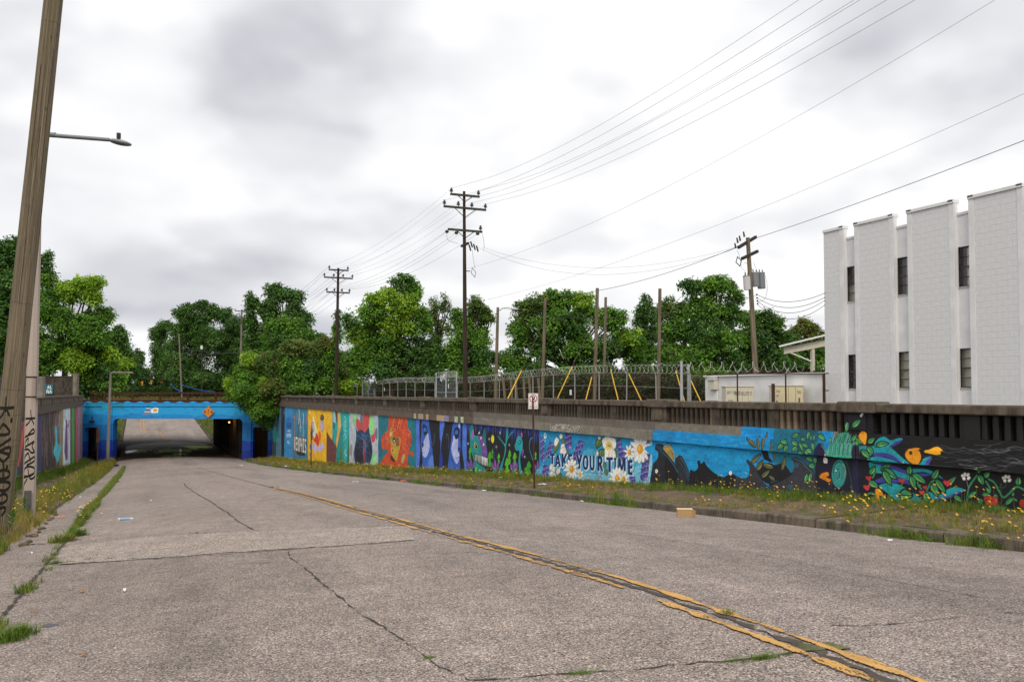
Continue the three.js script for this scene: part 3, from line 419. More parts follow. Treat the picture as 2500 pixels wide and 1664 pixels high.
  p.blob('#2f63c6', [[1180, 215], [1300, 220], [1350, 420], [1390, 700], [1410, 900], [1430, 1400], [1200, 1400], [1190, 1100], [1170, 850], [1155, 760], [1180, 600]]); p.blob('#b8c0f0', [[1300, 520], [1335, 640], [1345, 840], [1300, 1000], [1240, 1060], [1190, 980], [1180, 830], [1215, 700]]); p.blob('#0f1d4d', [[1195, 330], [1260, 340], [1300, 440], [1290, 540], [1240, 570], [1205, 480]]); p.ell('#3d72cf', 1245, 450, 34, 60); p.ell('#0a1233', 1250, 500, 20, 30); p.blob('#14286a', [[1180, 730], [1215, 740], [1205, 830], [1170, 790]]); p.line('#1a2f78', 9, [[1180, 940], [1240, 965]]); p.line('#1d49a8', 26, [[1395, 780], [1370, 1000], [1310, 1150]]); p.blob('#5f86dd', [[1320, 1140], [1420, 1000], [1430, 1400], [1330, 1400]]);
  p.blob('#0c1236', [[1420, 540], [1460, 520], [1455, 700], [1410, 830], [1390, 780]]); p.line('#8f9fe0', 10, [[1410, 800], [1440, 720], [1458, 600], [1440, 520]]);
  p.blob('#0b0d18', [[1690, 140], [1900, 160], [2060, 180], [2075, 500], [2070, 900], [2100, 1400], [1760, 1400], [1600, 1400], [1600, 820], [1650, 480], [1680, 300]]); p.blob('#1d36a0', [[1575, 960], [1600, 900], [1640, 1100], [1620, 1400], [1560, 1400]]);
  p.blob('#2f63c6', [[1880, 290], [2030, 310], [2030, 650], [2045, 860], [2010, 1000], [2010, 1400], [1760, 1400], [1780, 1000], [1820, 700], [1840, 480]]); p.blob('#b8c0f0', [[1890, 560], [1975, 640], [1975, 900], [2010, 1000], [1960, 1200], [1880, 1080], [1830, 880], [1860, 680]]); p.blob('#0d173f', [[1900, 420], [1970, 380], [2010, 450], [1990, 600], [1930, 650], [1895, 560]]); p.ell('#3d72cf', 1945, 500, 32, 55); p.ell('#060b22', 1945, 575, 20, 36); p.blob('#14286a', [[1985, 830], [2040, 850], [2010, 910], [1975, 890]]); p.line('#14286a', 9, [[1945, 1075], [2010, 1040]]); p.line('#143a94', 22, [[1800, 880], [1840, 1080], [1920, 1300]]); p.ell('#dfe0ff', 2005, 350, 18, 60);
  p.line('#8f9fe0', 10, [[1715, 640], [1720, 540], [1750, 560], [1780, 700], [1760, 860]]); p.blob('#0c1236', [[1730, 600], [1760, 640], [1775, 760], [1750, 780]]);
  // --- night garden with creatures
  p.use(1120, 1000, 8.709);
  R('#0c0c14', 168, 1716);
  for (let i = 0; i < 34; i++) { const x = 180 + i * 46 + rr(-12, 12), yb = 310 + (x - 170) * 0.09; p.poly(['#2d3f9a', '#3b4fb0', '#243286'][i % 3], [[x - 26, yb - 60], [x + 26, yb - 60], [x + rr(-6, 6), yb + rr(90, 330)]]); }
  for (let i = 0; i < 14; i++) { const x = rr(200, 1700); p.line('#4a57b8', 7, [[x, rr(700, 1000)], [x + rr(-20, 60), rr(1050, 1180)]]); }
  p.blob('#128a8a', [[240, 350], [300, 340], [330, 540], [380, 560], [470, 640], [520, 820], [600, 1000], [600, 1180], [520, 1200], [600, 1350], [360, 1350], [320, 1100], [280, 920], [240, 700]], '#2fb9bd', 8); p.poly('#a05bb5', [[300, 400], [330, 540], [285, 640], [265, 560]], '#27b5b5', 7);
  p.poly('#74459b', [[380, 540], [520, 560], [600, 830], [615, 1015], [500, 1000], [480, 830], [430, 640]]); p.line('#b56cc4', 8, [[500, 880], [600, 900]]); p.line('#4a2a6d', 8, [[510, 940], [600, 960]]); for (const [x, y] of [[470, 560], [525, 700], [430, 450]]) p.poly('#efeff2', [[x - 20, y + 70], [x + 20, y + 50], [x + 6, y]]);
  p.poly('#0d6f74', [[540, 380], [570, 380], [580, 700], [600, 850], [560, 780], [500, 560]]);
  p.blob('#0f2f33', [[330, 920], [480, 990], [620, 1010], [600, 1190], [500, 1200], [380, 1110], [330, 1000]]); for (let i = 0; i < 9; i++) { const x = 338 + i * 31, y = 940 + i * 10; p.poly(i > 4 ? '#f0f0ec' : '#b3b5b0', [[x, y], [x + 27, y + 8], [x + 24, y + 130 + (i > 4 ? 40 : i * 10)], [x + 12, y + 150 + (i > 4 ? 40 : i * 10)]]); }
  p.ell('#d7b93a', 362, 765, 36, 72, -0.2); p.ell('#12486a', 365, 770, 26, 55, -0.2); p.ell('#0a0f16', 372, 790, 16, 30); p.ell('#f3f3f0', 360, 760, 7, 12);
  p.ell('#d3d52a', 721, 622, 32, 88); for (const [x, y] of [[880, 490], [648, 620], [800, 790], [1075, 745], [198, 720], [1402, 1000]]) { for (let a = 0; a < 4; a++) p.line('#e9eef0', 5, [[x + 26 * Math.cos(a * 0.785), y + 44 * Math.sin(a * 0.785)], [x - 26 * Math.cos(a * 0.785), y - 44 * Math.sin(a * 0.785)]]); p.ell('#e9eef0', x, y, 12, 22); p.ell('#13131c', x, y, 6, 12); }
  for (const [x, y, h, w] of [[240, 790, 260, 60], [660, 880, 320, 90], [715, 830, 200, 50], [850, 920, 210, 60], [1030, 1010, 340, 110], [1080, 850, 300, 70], [1190, 900, 280, 90], [1490, 1090, 280, 110], [1440, 1210, 140, 120], [1635, 890, 160, 46], [365, 1190, 150, 70]]) p.blob(rnd() < 0.5 ? '#3fa41f' : '#5cc01c', [[x, y], [x + w * 0.5, y + h * 0.4], [x + w * 0.2, y + h * 0.55], [x + w * 0.4, y + h], [x - w * 0.4, y + h], [x - w * 0.25, y + h * 0.55], [x - w * 0.5, y + h * 0.5]], '#0b3d10', 6);
  p.blob('#1a9ea2', [[1010, 370], [1040, 380], [1050, 560], [1010, 760], [1000, 900], [940, 1150], [900, 1400], [850, 1400], [880, 1200], [960, 980], [980, 800], [930, 700], [850, 600], [830, 540], [900, 630], [985, 720], [1000, 600]], '#0b4a55', 6); p.line('#1a9ea2', 30, [[1050, 600], [1110, 500], [1160, 470], [1185, 400]]);
  p.blob('#15a3b0', [[1280, 540], [1330, 580], [1360, 700], [1350, 860], [1310, 1000], [1320, 1200], [1370, 1400], [1300, 1400], [1270, 1100], [1290, 880], [1230, 870], [1190, 780], [1215, 680], [1240, 580]], '#0a3f4e', 8); p.poly('#4b3fa0', [[1250, 560], [1245, 470], [1270, 420], [1300, 470], [1310, 550]]); p.poly('#b06ac4', [[1310, 500], [1350, 470], [1360, 560], [1340, 600]]); p.ell('#0b3b48', 1297, 690, 24, 44); p.ell('#eef3f2', 1292, 690, 7, 14); p.line('#0a3f4e', 7, [[1215, 800], [1240, 830], [1280, 830]]); p.blob('#7b4ca8', [[1365, 820], [1385, 900], [1350, 1010], [1340, 920]]);
  p.line('#1c86b5', 34, [[1580, 590], [1520, 640], [1505, 800], [1540, 960], [1590, 1090]]); p.line('#0b2f4c', 8, [[1560, 600], [1530, 700], [1530, 860], [1570, 1000]]);
  for (const [x, y] of [[255, 1230], [770, 1250], [1170, 1270], [1680, 1270]]) { for (const d of [-1, 0, 1]) p.leaf(x + d * 40, y + 30, x + d * 72, y - (d ? 150 : 220), 52, '#7a4b9e', '#9a64bd'); p.ell('#1d8e96', x, y + 60, 48, 80, 0, '#0b4a52', 6); }
  // --- flower panel with lettering
  p.use(1300, 1020, 7.3625);
  R('#148dc0', 122, 2152); p.blob('#46a8d0', [[120, 900], [700, 950], [1000, 560], [1800, 700], [2152, 500], [2160, 1500], [120, 1500]]); p.blob('#74c0dc', [[700, 1000], [1300, 1000], [1850, 880], [2152, 800], [2160, 1500], [600, 1500]]); R('#98cfe4', 2095, 2152);
  for (let i = 0; i < 240; i++) p.ell(['#2f9bc6', '#8acbe0', '#1b86b8', '#5fb4d6'][i % 4], rr(140, 2130), rr(500, 1250), rr(6, 26), rr(5, 18), rr(0, 3));
  p.ell('#eef4f5', 228, 320, 22, 56); p.ell('#1487bb', 228, 310, 10, 26); p.glyph('ARTS', '#dfeef5', 205, 405, 245, 424);
  p.lavender(175, 360, 10, 430, 64, 14); p.lavender(350, 460, -90, 260, 74, 11); p.lavender(650, 310, 0, 240, 100, 10); p.lavender(880, 440, -120, 320, 96, 12); p.lavender(1565, 420, -10, 130, 84, 6); p.lavender(1610, 580, 20, 190, 120, 8); p.lavender(2060, 440, 0, 130, 92, 6); p.lavender(2060, 620, -60, 500, 110, 18); p.lavender(250, 880, -30, 190, 96, 8); p.lavender(1800, 1080, 0, 90, 90, 4);
  for (const [a, b, c, d] of [[260, 640, 240, 800], [420, 500, 430, 620], [520, 640, 520, 700], [650, 560, 650, 640], [700, 700, 760, 800], [2100, 700, 2050, 900], [640, 860, 590, 1080], [1880, 700, 1820, 960], [1560, 690, 1500, 700]]) p.line('#5d7a3c', 18, [[a, b], [(a + c) / 2 + 8, (b + d) / 2], [c, d]]);
  for (const [x0, y0, x1, y1, w] of [[1230, 360, 1160, 540, 110], [1260, 560, 1230, 700, 110], [460, 430, 400, 620, 80], [560, 360, 560, 470, 60], [640, 590, 600, 640, 60], [480, 980, 470, 1100, 100], [1320, 920, 1340, 1040, 60], [1290, 800, 1320, 900, 60], [1530, 380, 1600, 380, 50], [1495, 540, 1510, 690, 50], [2080, 590, 2030, 610, 50]]) p.leaf(x0, y0, x1, y1, w, '#55793a', '#6f9448');
  p.blob('#f2ecdc', [[400, 500], [395, 420], [430, 345], [475, 390], [465, 440], [430, 500]], '#6d6a58', 5); p.ell('#f4efe2', 515, 330, 28, 46, 0, '#6d6a58', 5); for (const [x, y] of [[545, 510], [560, 570], [530, 590], [575, 620]]) p.ell('#f1e8da', x, y, 34, 54, 0.3, '#6d5a4a', 4); p.ell('#f4efe2', 1205, 360, 26, 30); p.ell('#f4efe2', 1170, 640, 20, 44, 0, '#6d6a58', 4);
  p.blob('#f3eddc', [[1255, 400], [1330, 330], [1420, 350], [1490, 380], [1505, 500], [1470, 560], [1410, 540], [1330, 550], [1280, 530]], '#6b604a', 6); p.blob('#efe6da', [[1310, 540], [1400, 500], [1480, 590], [1500, 720], [1450, 790], [1380, 720], [1310, 800], [1300, 660]], '#6b604a', 6); p.blob('#e9d36a', [[1340, 420], [1400, 430], [1440, 510], [1380, 580], [1320, 560], [1330, 490]]); for (let i = 0; i < 9; i++) { const a = i / 9 * 6.28; p.line('#4a3626', 6, [[1385, 500], [1385 + 62 * Math.cos(a), 500 + 70 * Math.sin(a)]], false); } p.line('#b0602f', 8, [[1375, 600], [1372, 700], [1330, 790]]);
  const words = [['T', 315, 640, 400, 830], ['A', 408, 660, 505, 878], ['K', 515, 640, 622, 880], ['E', 632, 645, 722, 885], ['Y', 790, 655, 898, 915], ['O', 903, 668, 1012, 930], ['U', 1022, 670, 1128, 942], ['R', 1158, 675, 1268, 955], ['T', 1330, 702, 1448, 975], ['I', 1465, 712, 1515, 930], ['M', 1530, 720, 1690, 950], ['E', 1708, 750, 1808, 1025]];
  for (const [dx, dy] of [[16, 22], [10, 14], [20, 6], [4, 24], [-8, 2]]) for (const [c, a, b, d, e] of words) p.glyph(c, '#cfe9f2', a + dx, b + dy, d + dx, e + dy);
  for (const [dx, dy] of [[0, 0], [5, 0], [-5, 0]]) for (const [c, a, b, d, e] of words) p.glyph(c, '#0c2260', a + dx, b + dy, d + dx, e + dy);
  p.daisy(1935, 560, 230, 13); p.daisy(705, 920, 170, 11); p.daisy(1530, 1090, 190, 13); p.daisy(1640, 1110, 150, 9); p.daisy(860, 1020, 90, 7); p.daisy(1745, 620, 130, 8); for (const [x, y] of [[340, 880], [375, 930], [345, 1010], [395, 1050], [465, 955]]) p.ell('#ece7da', x, y, 34, 60, 0.2, '#6d6a58', 4);
  // --- blue swell with dark waves
  p.use(1580, 1020, 7.468);
  R('#0a8ed2', 92, 3400); p.blob('#0b9bd8', [[100, 500], [1800, 620], [1800, 1100], [700, 900], [120, 700]]);
  for (let i = 0; i < 120; i++) p.line(['#1199d8', '#0784c6', '#18a3dd'][i % 3], rr(14, 44), [[rr(100, 2100), rr(180, 1050)], [0, 0]].map((q, j, a) => (j ? [a[0][0] + rr(60, 260), a[0][1] + rr(0, 20)] : q)), false);
  p.blob('#20212a', [[95, 900], [180, 760], [205, 680], [195, 610], [145, 570], [160, 490], [220, 465], [300, 500], [330, 580], [420, 720], [520, 860], [700, 1300], [95, 1400]], '#0a5a72', 8); p.blob('#111014', [[330, 700], [420, 780], [520, 950], [600, 1230], [400, 1400], [340, 1100]]); p.line('#1a6f86', 18, [[215, 500], [270, 560], [300, 640], [380, 720], [480, 850], [560, 990]]); p.blob('#0d3e52', [[160, 510], [230, 490], [290, 560], [280, 660], [230, 600]]);
  p.blob('#b99a4e', [[300, 560], [325, 505], [380, 490], [440, 530], [490, 640], [495, 790], [440, 730], [360, 640]], '#d8c078', 6); for (let i = 0; i < 8; i++) p.line('#5d4a1c', 6, [[370 + i * 8, 640 + i * 18], [430 + i * 7, 590 + i * 22], [480 + i * 2, 650 + i * 16]]); p.poly('#caa54e', [[530, 690], [556, 690], [545, 760]]);
  p.blob('#2a2a33', [[510, 800], [560, 700], [600, 680], [650, 720], [730, 880], [800, 1080], [940, 1240], [780, 1300], [600, 1050]], '#0d4f66', 7); p.line('#2a93b0', 10, [[610, 720], [690, 850], [760, 1050], [850, 1180]]); p.line('#1f7793', 8, [[590, 800], [680, 950], [760, 1130], [830, 1240]]);
  p.blob('#121114', [[780, 980], [870, 970], [930, 900], [915, 800], [950, 770], [990, 830], [1040, 790], [1090, 870], [1200, 980], [1330, 1060], [1410, 1105], [1500, 1400], [850, 1400]]);
  p.blob('#15161b', [[1380, 1120], [1480, 1030], [1530, 1000], [1620, 1050], [1740, 1110], [1760, 1300], [1400, 1300]], '#14809c', 6); for (const [x, y] of [[172, 970], [1522, 1005]]) { for (let a = 0; a < 5; a++) p.ell('#f1efe8', x + 16 * Math.cos(a * 1.257), y + 24 * Math.sin(a * 1.257), 15, 20); p.ell('#d0a020', x, y, 6, 9); }
  for (let i = 0; i < 70; i++) p.ell('#9fb0b8', rr(360, 1900), rr(1080, 1260), rr(2, 7), rr(2, 5)); for (const [x, y] of [[412, 400], [708, 424], [1047, 460], [1072, 676]]) p.ell('#06436b', x, y, 9, 11);
  // grey concrete still showing on the upper course
  p.poly('#7b7566', [[-200, -60], [1738, 120], [1722, 330], [-200, 188]]); p.poly('#6d675c', [[60, -60], [1738, 120], [1738, 175], [60, 85]]);
  p.use(1800, 1020, 7.128);
  R('#0f86b4', 640, 1000); p.blob('#12728f', [[700, 100], [1000, 200], [1500, 250], [1600, 1300], [900, 1300], [640, 700]]); R('#155a72', 1100, 1420);
  p.blob('#34333b', [[-20, 1050], [120, 1050], [200, 1000], [215, 860], [160, 760], [190, 725], [270, 790], [360, 920], [480, 1130], [620, 1250], [560, 1500], [-20, 1500]], '#0d7fae', 8); p.blob('#15141a', [[340, 920], [480, 820], [560, 780], [660, 820], [760, 790], [840, 820], [930, 950], [940, 1000], [700, 1120], [500, 1130]]);
  p.blob('#37363f', [[560, 1160], [760, 1080], [930, 980], [985, 880], [975, 760], [940, 700], [1020, 675], [1150, 740], [1280, 860], [1360, 960], [1400, 1300], [1000, 1500], [600, 1500]], '#0f6c94', 8); p.line('#1c8fc0', 10, [[980, 700], [1120, 760], [1220, 870], [1330, 970]]); p.line('#141318', 30, [[560, 1160], [760, 1090], [960, 960]]); for (const [x, y] of [[1010, 800], [900, 1180]]) for (let i = 0; i < 4; i++) p.line('#1f9bc8', 7, [[x + i * 22, y - 20], [x + i * 20 - 20, y + 60]]);
  for (const [x0, y0, x1, y1, w] of [[375, 510, 215, 340, 66], [430, 570, 400, 300, 46], [480, 570, 535, 240, 50], [240, 790, 420, 620, 74], [345, 920, 450, 730, 84], [640, 870, 430, 800, 84], [640, 760, 640, 400, 34], [780, 920, 840, 650, 56], [430, 1040, 570, 900, 74], [660, 1090, 550, 1000, 60]]) p.leaf(x0, y0, x1, y1, w, '#5f6238', '#8f9255');
  p.poly('#0b0a0d', [[415, 560], [530, 570], [560, 690], [640, 780], [560, 760], [470, 720]]);
  p.blob('#1a1746', [[1400, 620], [1450, 480], [1510, 450], [1570, 560], [1620, 700], [1640, 1100], [1600, 1400], [1420, 1400], [1370, 1000]], '#05050c', 10); p.blob('#2c2a6d', [[1420, 760], [1470, 660], [1500, 900], [1450, 1150]]); R('#100f1d', 1780, 2600); p.blob('#16132c', [[1400, 700], [1900, 700], [1950, 1500], [1450, 1500]]);
  p.blob('#2d8f6c', [[1760, 290], [1850, 250], [1960, 260], [1960, 420], [1700, 480], [1650, 640], [1640, 560], [1720, 420]]); p.blob('#3aa98a', [[1650, 500], [1780, 440], [2150, 460], [2180, 640], [1950, 700], [1620, 660]]); for (let i = 0; i < 40; i++) { const x = 1650 + i * 12 + rr(-8, 8); p.line(['#8fc4b8', '#176a58', '#a99bb8', '#2f9a7a', '#0f4a45', '#1f7d66'][i % 6], rr(6, 14), [[x + 60, 280 + (i % 4) * 30], [x + 20, 430], [x - 10, 640]]); }
  p.blob('#1e1c2c', [[2080, 480], [2180, 500], [2180, 700], [2060, 690]]);
  for (const [x0, y0, x1, y1, w] of [[1090, 270, 960, 350, 80], [1270, 230, 1230, 380, 56], [1110, 360, 1220, 370, 60], [1290, 300, 1310, 400, 34], [1360, 290, 1345, 400, 34], [1420, 290, 1550, 380, 76], [1620, 340, 1650, 430, 50], [810, 385, 940, 440, 76], [860, 450, 750, 550, 76], [940, 470, 870, 590, 76], [1010, 395, 1120, 490, 76], [1110, 500, 1000, 580, 80], [1140, 420, 1215, 590, 46], [1190, 440, 1300, 510, 72], [1260, 530, 1365, 610, 78], [1240, 560, 1290, 640, 50], [1110, 590, 1210, 620, 50], [1370, 420, 1390, 570, 60], [1200, 680, 1330, 750, 76], [1250, 800, 1365, 870, 84], [1350, 680, 1370, 790, 60], [1225, 960, 1180, 1150, 62], [1290, 950, 1250, 1150, 60], [1930, 60, 1910, 250, 70], [2030, 180, 2170, 20, 96], [2120, 470, 2060, 400, 60]]) p.leaf(x0, y0, x1, y1, w);
  p.blob('#ee9a12', [[2120, 330], [2165, 230], [2215, 240], [2270, 290], [2260, 400], [2230, 470], [2190, 430]], '#7d4a06', 6); p.blob('#e8890f', [[1430, 1030], [1480, 960], [1580, 940], [1600, 1000], [1560, 1030], [1640, 1070], [1600, 1120], [1520, 1080]], '#5b3203', 7);
  p.ell('#2c8f8c', 1775, 970, 130, 250, 0.05, '#0a2d33', 12); const sp = []; for (let i = 0; i < 40; i++) { const a = -i * 0.27, r = 1 - i / 44; sp.push([1740 + Math.cos(a) * 118 * r * (0.4 + 0.6 * r) + 24 * r, 930 + Math.sin(a) * 230 * r * (0.4 + 0.6 * r) + 30 * r]); } p.line('#0b3a42', 16, sp); p.line('#6fb7b0', 9, sp.map(([x, y]) => [x + 14, y + 18])); p.ell('#e9f2f0', 1722, 915, 12, 18); p.line('#c9a93f', 10, [[1840, 800], [1880, 900], [1870, 1040]]); p.ell('#f4f2ea', 1530, 735, 30, 56); p.ell('#f2efe6', 1562, 745, 16, 50); p.ell('#f0b8c0', 1590, 640, 14, 20); p.line('#caa37a', 9, [[1520, 480], [1570, 540], [1600, 640]]); p.line('#1d4a3c', 22, [[1900, 760], [1960, 950], [2000, 1200], [2010, 1400]]);
  // --- dark garden
  p.use(2080, 1000, 5.61);
  p.poly('#0d0d10', [[215, -100], [3200, -100], [3200, 2400], [215, 2400]]); p.blob('#1b1c3c', [[20, 720], [90, 700], [120, 900], [90, 1200], [20, 1200]]);
  p.blob('#169aa6', [[330, 450], [380, 390], [460, 365], [540, 415], [660, 385], [710, 405], [640, 470], [540, 500], [430, 520], [330, 500]]); p.blob('#3d3a96', [[520, 500], [620, 440], [710, 405], [660, 460], [570, 500]]);
  p.blob('#169aa6', [[150, 500], [400, 500], [560, 510], [640, 560], [740, 650], [850, 745], [740, 735], [640, 660], [520, 610], [360, 610], [250, 620]]); p.blob('#3d3fa0', [[350, 590], [520, 590], [640, 640], [740, 735], [640, 690], [500, 640], [380, 650]]); p.blob('#169aa6', [[270, 660], [420, 640], [600, 680], [700, 740], [560, 730], [300, 720]]); p.blob('#169aa6', [[1000, 720], [1040, 660], [1150, 640], [1090, 740], [1040, 760], [960, 750]]); p.blob('#4642a2', [[1070, 700], [1150, 640], [1110, 740], [1050, 765]]);
  p.blob('#169aa6', [[240, 720], [330, 740], [600, 800], [760, 890], [880, 960], [760, 960], [560, 890], [330, 860], [250, 800]]); p.blob('#4040a0', [[340, 740], [560, 760], [800, 850], [1000, 870], [1100, 880], [1000, 910], [800, 900], [600, 830]]); p.blob('#169aa6', [[820, 810], [1000, 810], [1150, 860], [1260, 950], [1150, 900], [980, 850], [840, 860]]);
  p.blob('#169aa6', [[370, 1040], [560, 1000], [720, 1060], [900, 1180], [1000, 1280], [880, 1300], [700, 1320], [520, 1160]]); p.blob('#3c3f9e', [[330, 960], [520, 900], [760, 960], [900, 1060], [740, 1010], [520, 990], [340, 1000]]); p.blob('#169aa6', [[1040, 1120], [1200, 1160], [1330, 1080], [1450, 1060], [1570, 1105], [1440, 1140], [1300, 1200], [1150, 1230], [1060, 1200]]); p.blob('#3d3fa0', [[1150, 1225], [1300, 1190], [1430, 1135], [1540, 1112], [1400, 1180], [1260, 1235]]); p.blob('#12735f', [[600, 1290], [900, 1290], [1200, 1270], [1640, 1320], [2120, 1330], [2140, 1500], [500, 1500]]);
  for (const [a, b, c, d, e, f] of [[290, 930, 330, 850, 420, 820], [480, 960, 500, 1100, 560, 1260], [620, 1150, 700, 1000, 790, 880], [1020, 1130, 1080, 1010, 1180, 920], [1580, 1260, 1610, 1060, 1720, 900], [1880, 950, 1960, 1000, 2020, 1120], [2020, 1100, 2090, 1200, 2240, 1060], [2240, 1060, 2300, 1060, 2400, 1120], [200, 1170, 280, 1140, 400, 1220], [1840, 980, 1890, 1060, 1900, 1120], [900, 980, 920, 1040, 960, 1080], [2100, 1300, 2180, 1210, 2260, 1240]]) p.line('#2f8a5c', 26, [[a, b], [c, d], [e, f]]);
  for (const [x0, y0, x1, y1, w] of [[250, 890, 325, 770, 76], [400, 830, 540, 740, 80], [430, 800, 625, 945, 96], [430, 830, 550, 1040, 90], [790, 890, 790, 760, 80], [830, 870, 1025, 1010, 90], [810, 900, 870, 1080, 84], [1110, 950, 1190, 810, 90], [1150, 950, 1290, 1140, 80], [1090, 1010, 1190, 1190, 96], [1000, 1120, 1060, 1290, 90], [650, 1160, 840, 1170, 150], [1290, 1050, 1435, 910, 70], [1590, 1210, 1720, 1110, 66], [1740, 890, 1810, 1030, 84], [1820, 930, 1890, 850, 76], [1730, 870, 1770, 780, 50], [2285, 1040, 2290, 910, 86], [1780, 1160, 1900, 1160, 56], [1900, 1150, 1840, 1060, 40], [1950, 1160, 2010, 1210, 50], [2100, 1300, 2230, 1200, 60], [230, 980, 370, 1060, 90], [230, 1250, 330, 1180, 50], [390, 1200, 520, 1280, 70], [25, 240, 145, 130, 76], [230, 460, 325, 380, 70], [340, 480, 520, 460, 76], [180, 545, 300, 665, 76], [260, 500, 345, 605, 76], [1400, 1170, 1520, 1260, 60], [2200, 1180, 2225, 1130, 36], [1760, 1210, 1770, 1300, 80], [1960, 1240, 1990, 1180, 40], [60, 380, 160, 470, 50], [10, 430, 70, 340, 60]]) p.leaf(x0, y0, x1, y1, w, '#2f8f5a', '#79b95a');
  p.blob('#f09a10', [[800, 560], [850, 525], [930, 525], [985, 580], [1000, 660], [960, 740], [900, 745], [820, 690], [780, 620]], '#8a4d06', 7); p.ell('#3a2a08', 858, 588, 22, 26); p.blob('#f6ac1c', [[1040, 572], [1110, 525], [1190, 505], [1260, 560], [1262, 610], [1150, 605]]); p.blob('#ef9a12', [[320, 1110], [350, 1075], [410, 1110], [435, 1185], [380, 1180], [395, 1270], [345, 1210]], '#7d4a06', 6); p.blob('#f09c12', [[105, 370], [150, 290], [215, 330], [205, 450], [180, 475]], '#7d4a06', 6);
  for (const [x, y, r] of [[232, 935, 44], [205, 1060, 50], [685, 970, 42], [1005, 1060, 32], [960, 1130, 40], [1305, 1000, 54]]) p.blob('#c9323c', [[x, y - r * 0.5], [x + r * 0.6, y - r * 0.8], [x + r, y - r * 0.3], [x + r * 0.3, y + r], [x - r * 0.9, y], [x - r * 0.7, y - r * 0.7]], '#20070a', 5);
  for (const [x, y] of [[1565, 915], [2125, 945]]) for (const [dx, dy] of [[-40, -10], [-10, -30], [30, -25], [40, 20], [-25, 25]]) p.ell('#f0ece4', x + dx, y + dy, 24, 30, dx * 0.02, '#3c3a36', 4); p.line('#c9c6bc', 7, [[1575, 960], [1600, 1060]]); p.line('#2f6a55', 8, [[2120, 985], [2100, 1060], [2010, 1060]]);
  p.blob('#b02a22', [[1820, 1190], [1960, 1190], [2010, 1240], [1980, 1310], [1860, 1310]], '#5a120e', 6); for (let i = 0; i < 30; i++) p.ell(['#d84a2a', '#7d1912', '#d8902a'][i % 3], rr(1830, 1990), rr(1200, 1305), 7, 9); p.ell('#a03018', 2340, 1280, 40, 60);
  p.ell('#eef0ea', 150, 65, 18, 34); p.ell('#f3f2ea', 1160, 1200, 14, 10); p.poly('#dcd9cc', [[742, 730], [758, 690], [762, 735]]);
  for (let i = 0; i < 44; i++) { const x = rr(960, 2300), y = 420 + (x - 960) * 0.1 + rr(-20, 330); p.line(`rgba(205,207,212,${rr(0.1, 0.32)})`, rr(6, 16), [[x, y], [x + 110, y + rr(-34, 34)], [x + 240, y + rr(-40, 50)], [x + 380, y + rr(-24, 44)]]); }
}
const yA = EYE - 0.72, BSEG = [[3, 19.62, EYE - 0.34, EYE - 3.2, 122], [19.62, 48.7, yA, EYE - 4.6, 70], [48.7, 91.6, EYE - 1.0, EYE - 7.05, 47]];
function faceUV(g, m) { g = g.index ? g.toNonIndexed() : g; const p = g.attributes.position, uv = new Float32Array(p.count * 2); for (let i = 0; i < p.count; i++) { const s = -p.getZ(i); uv[i * 2] = clamp(m.X > 0 ? (m.s1 - s) / (m.s1 - m.s0) : (s - m.s0) / (m.s1 - m.s0), 0.0005, 0.9995); uv[i * 2 + 1] = clamp((p.getY(i) - m.yBot) / (m.yTop - m.yBot), 0.003, 0.997); } g.setAttribute('uv', new THREE.BufferAttribute(uv, 2)); return g; }
function wallFace(X, X2, s0, s1, yTop, low) { // prism of wall between s0 and s1, foot below the pavement
  const n = Math.max(2, Math.ceil((s1 - s0) / 1.5)), pos = []; const q = (a, b, c, d) => pos.push(...a, ...b, ...c, ...a, ...c, ...d), sg = X > 0;
  for (let i = 0; i < n; i++) { const a = lerp(s0, s1, i / n), b = lerp(s0, s1, (i + 1) / n), la = low(a), lb = low(b); const A = [X, la, -a], B = [X, lb, -b], C = [X, yTop, -b], D = [X, yTop, -a], A2 = [X2, la, -a], B2 = [X2, lb, -b], C2 = [X2, yTop, -b], D2 = [X2, yTop, -a]; if (sg) { q(A, D, C, B); q(A2, B2, C2, D2); q(D, D2, C2, C); } else { q(A, B, C, D); q(A2, D2, C2, B2); q(D, C, C2, D2); } }
  for (const s of [s0, s1]) q([X, low(s), -s], [X2, low(s), -s], [X2, yTop, -s], [X, yTop, -s]);
  const g = new THREE.BufferGeometry(); g.setAttribute('position', new THREE.Float32BufferAttribute(pos, 3)); g.computeVertexNormals(); return g;
}
const wallR = thing('retaining_wall', 'mural-covered retaining wall with concrete balustrade running beside the weedy brown pavement', 'wall');
const muralMats = [];
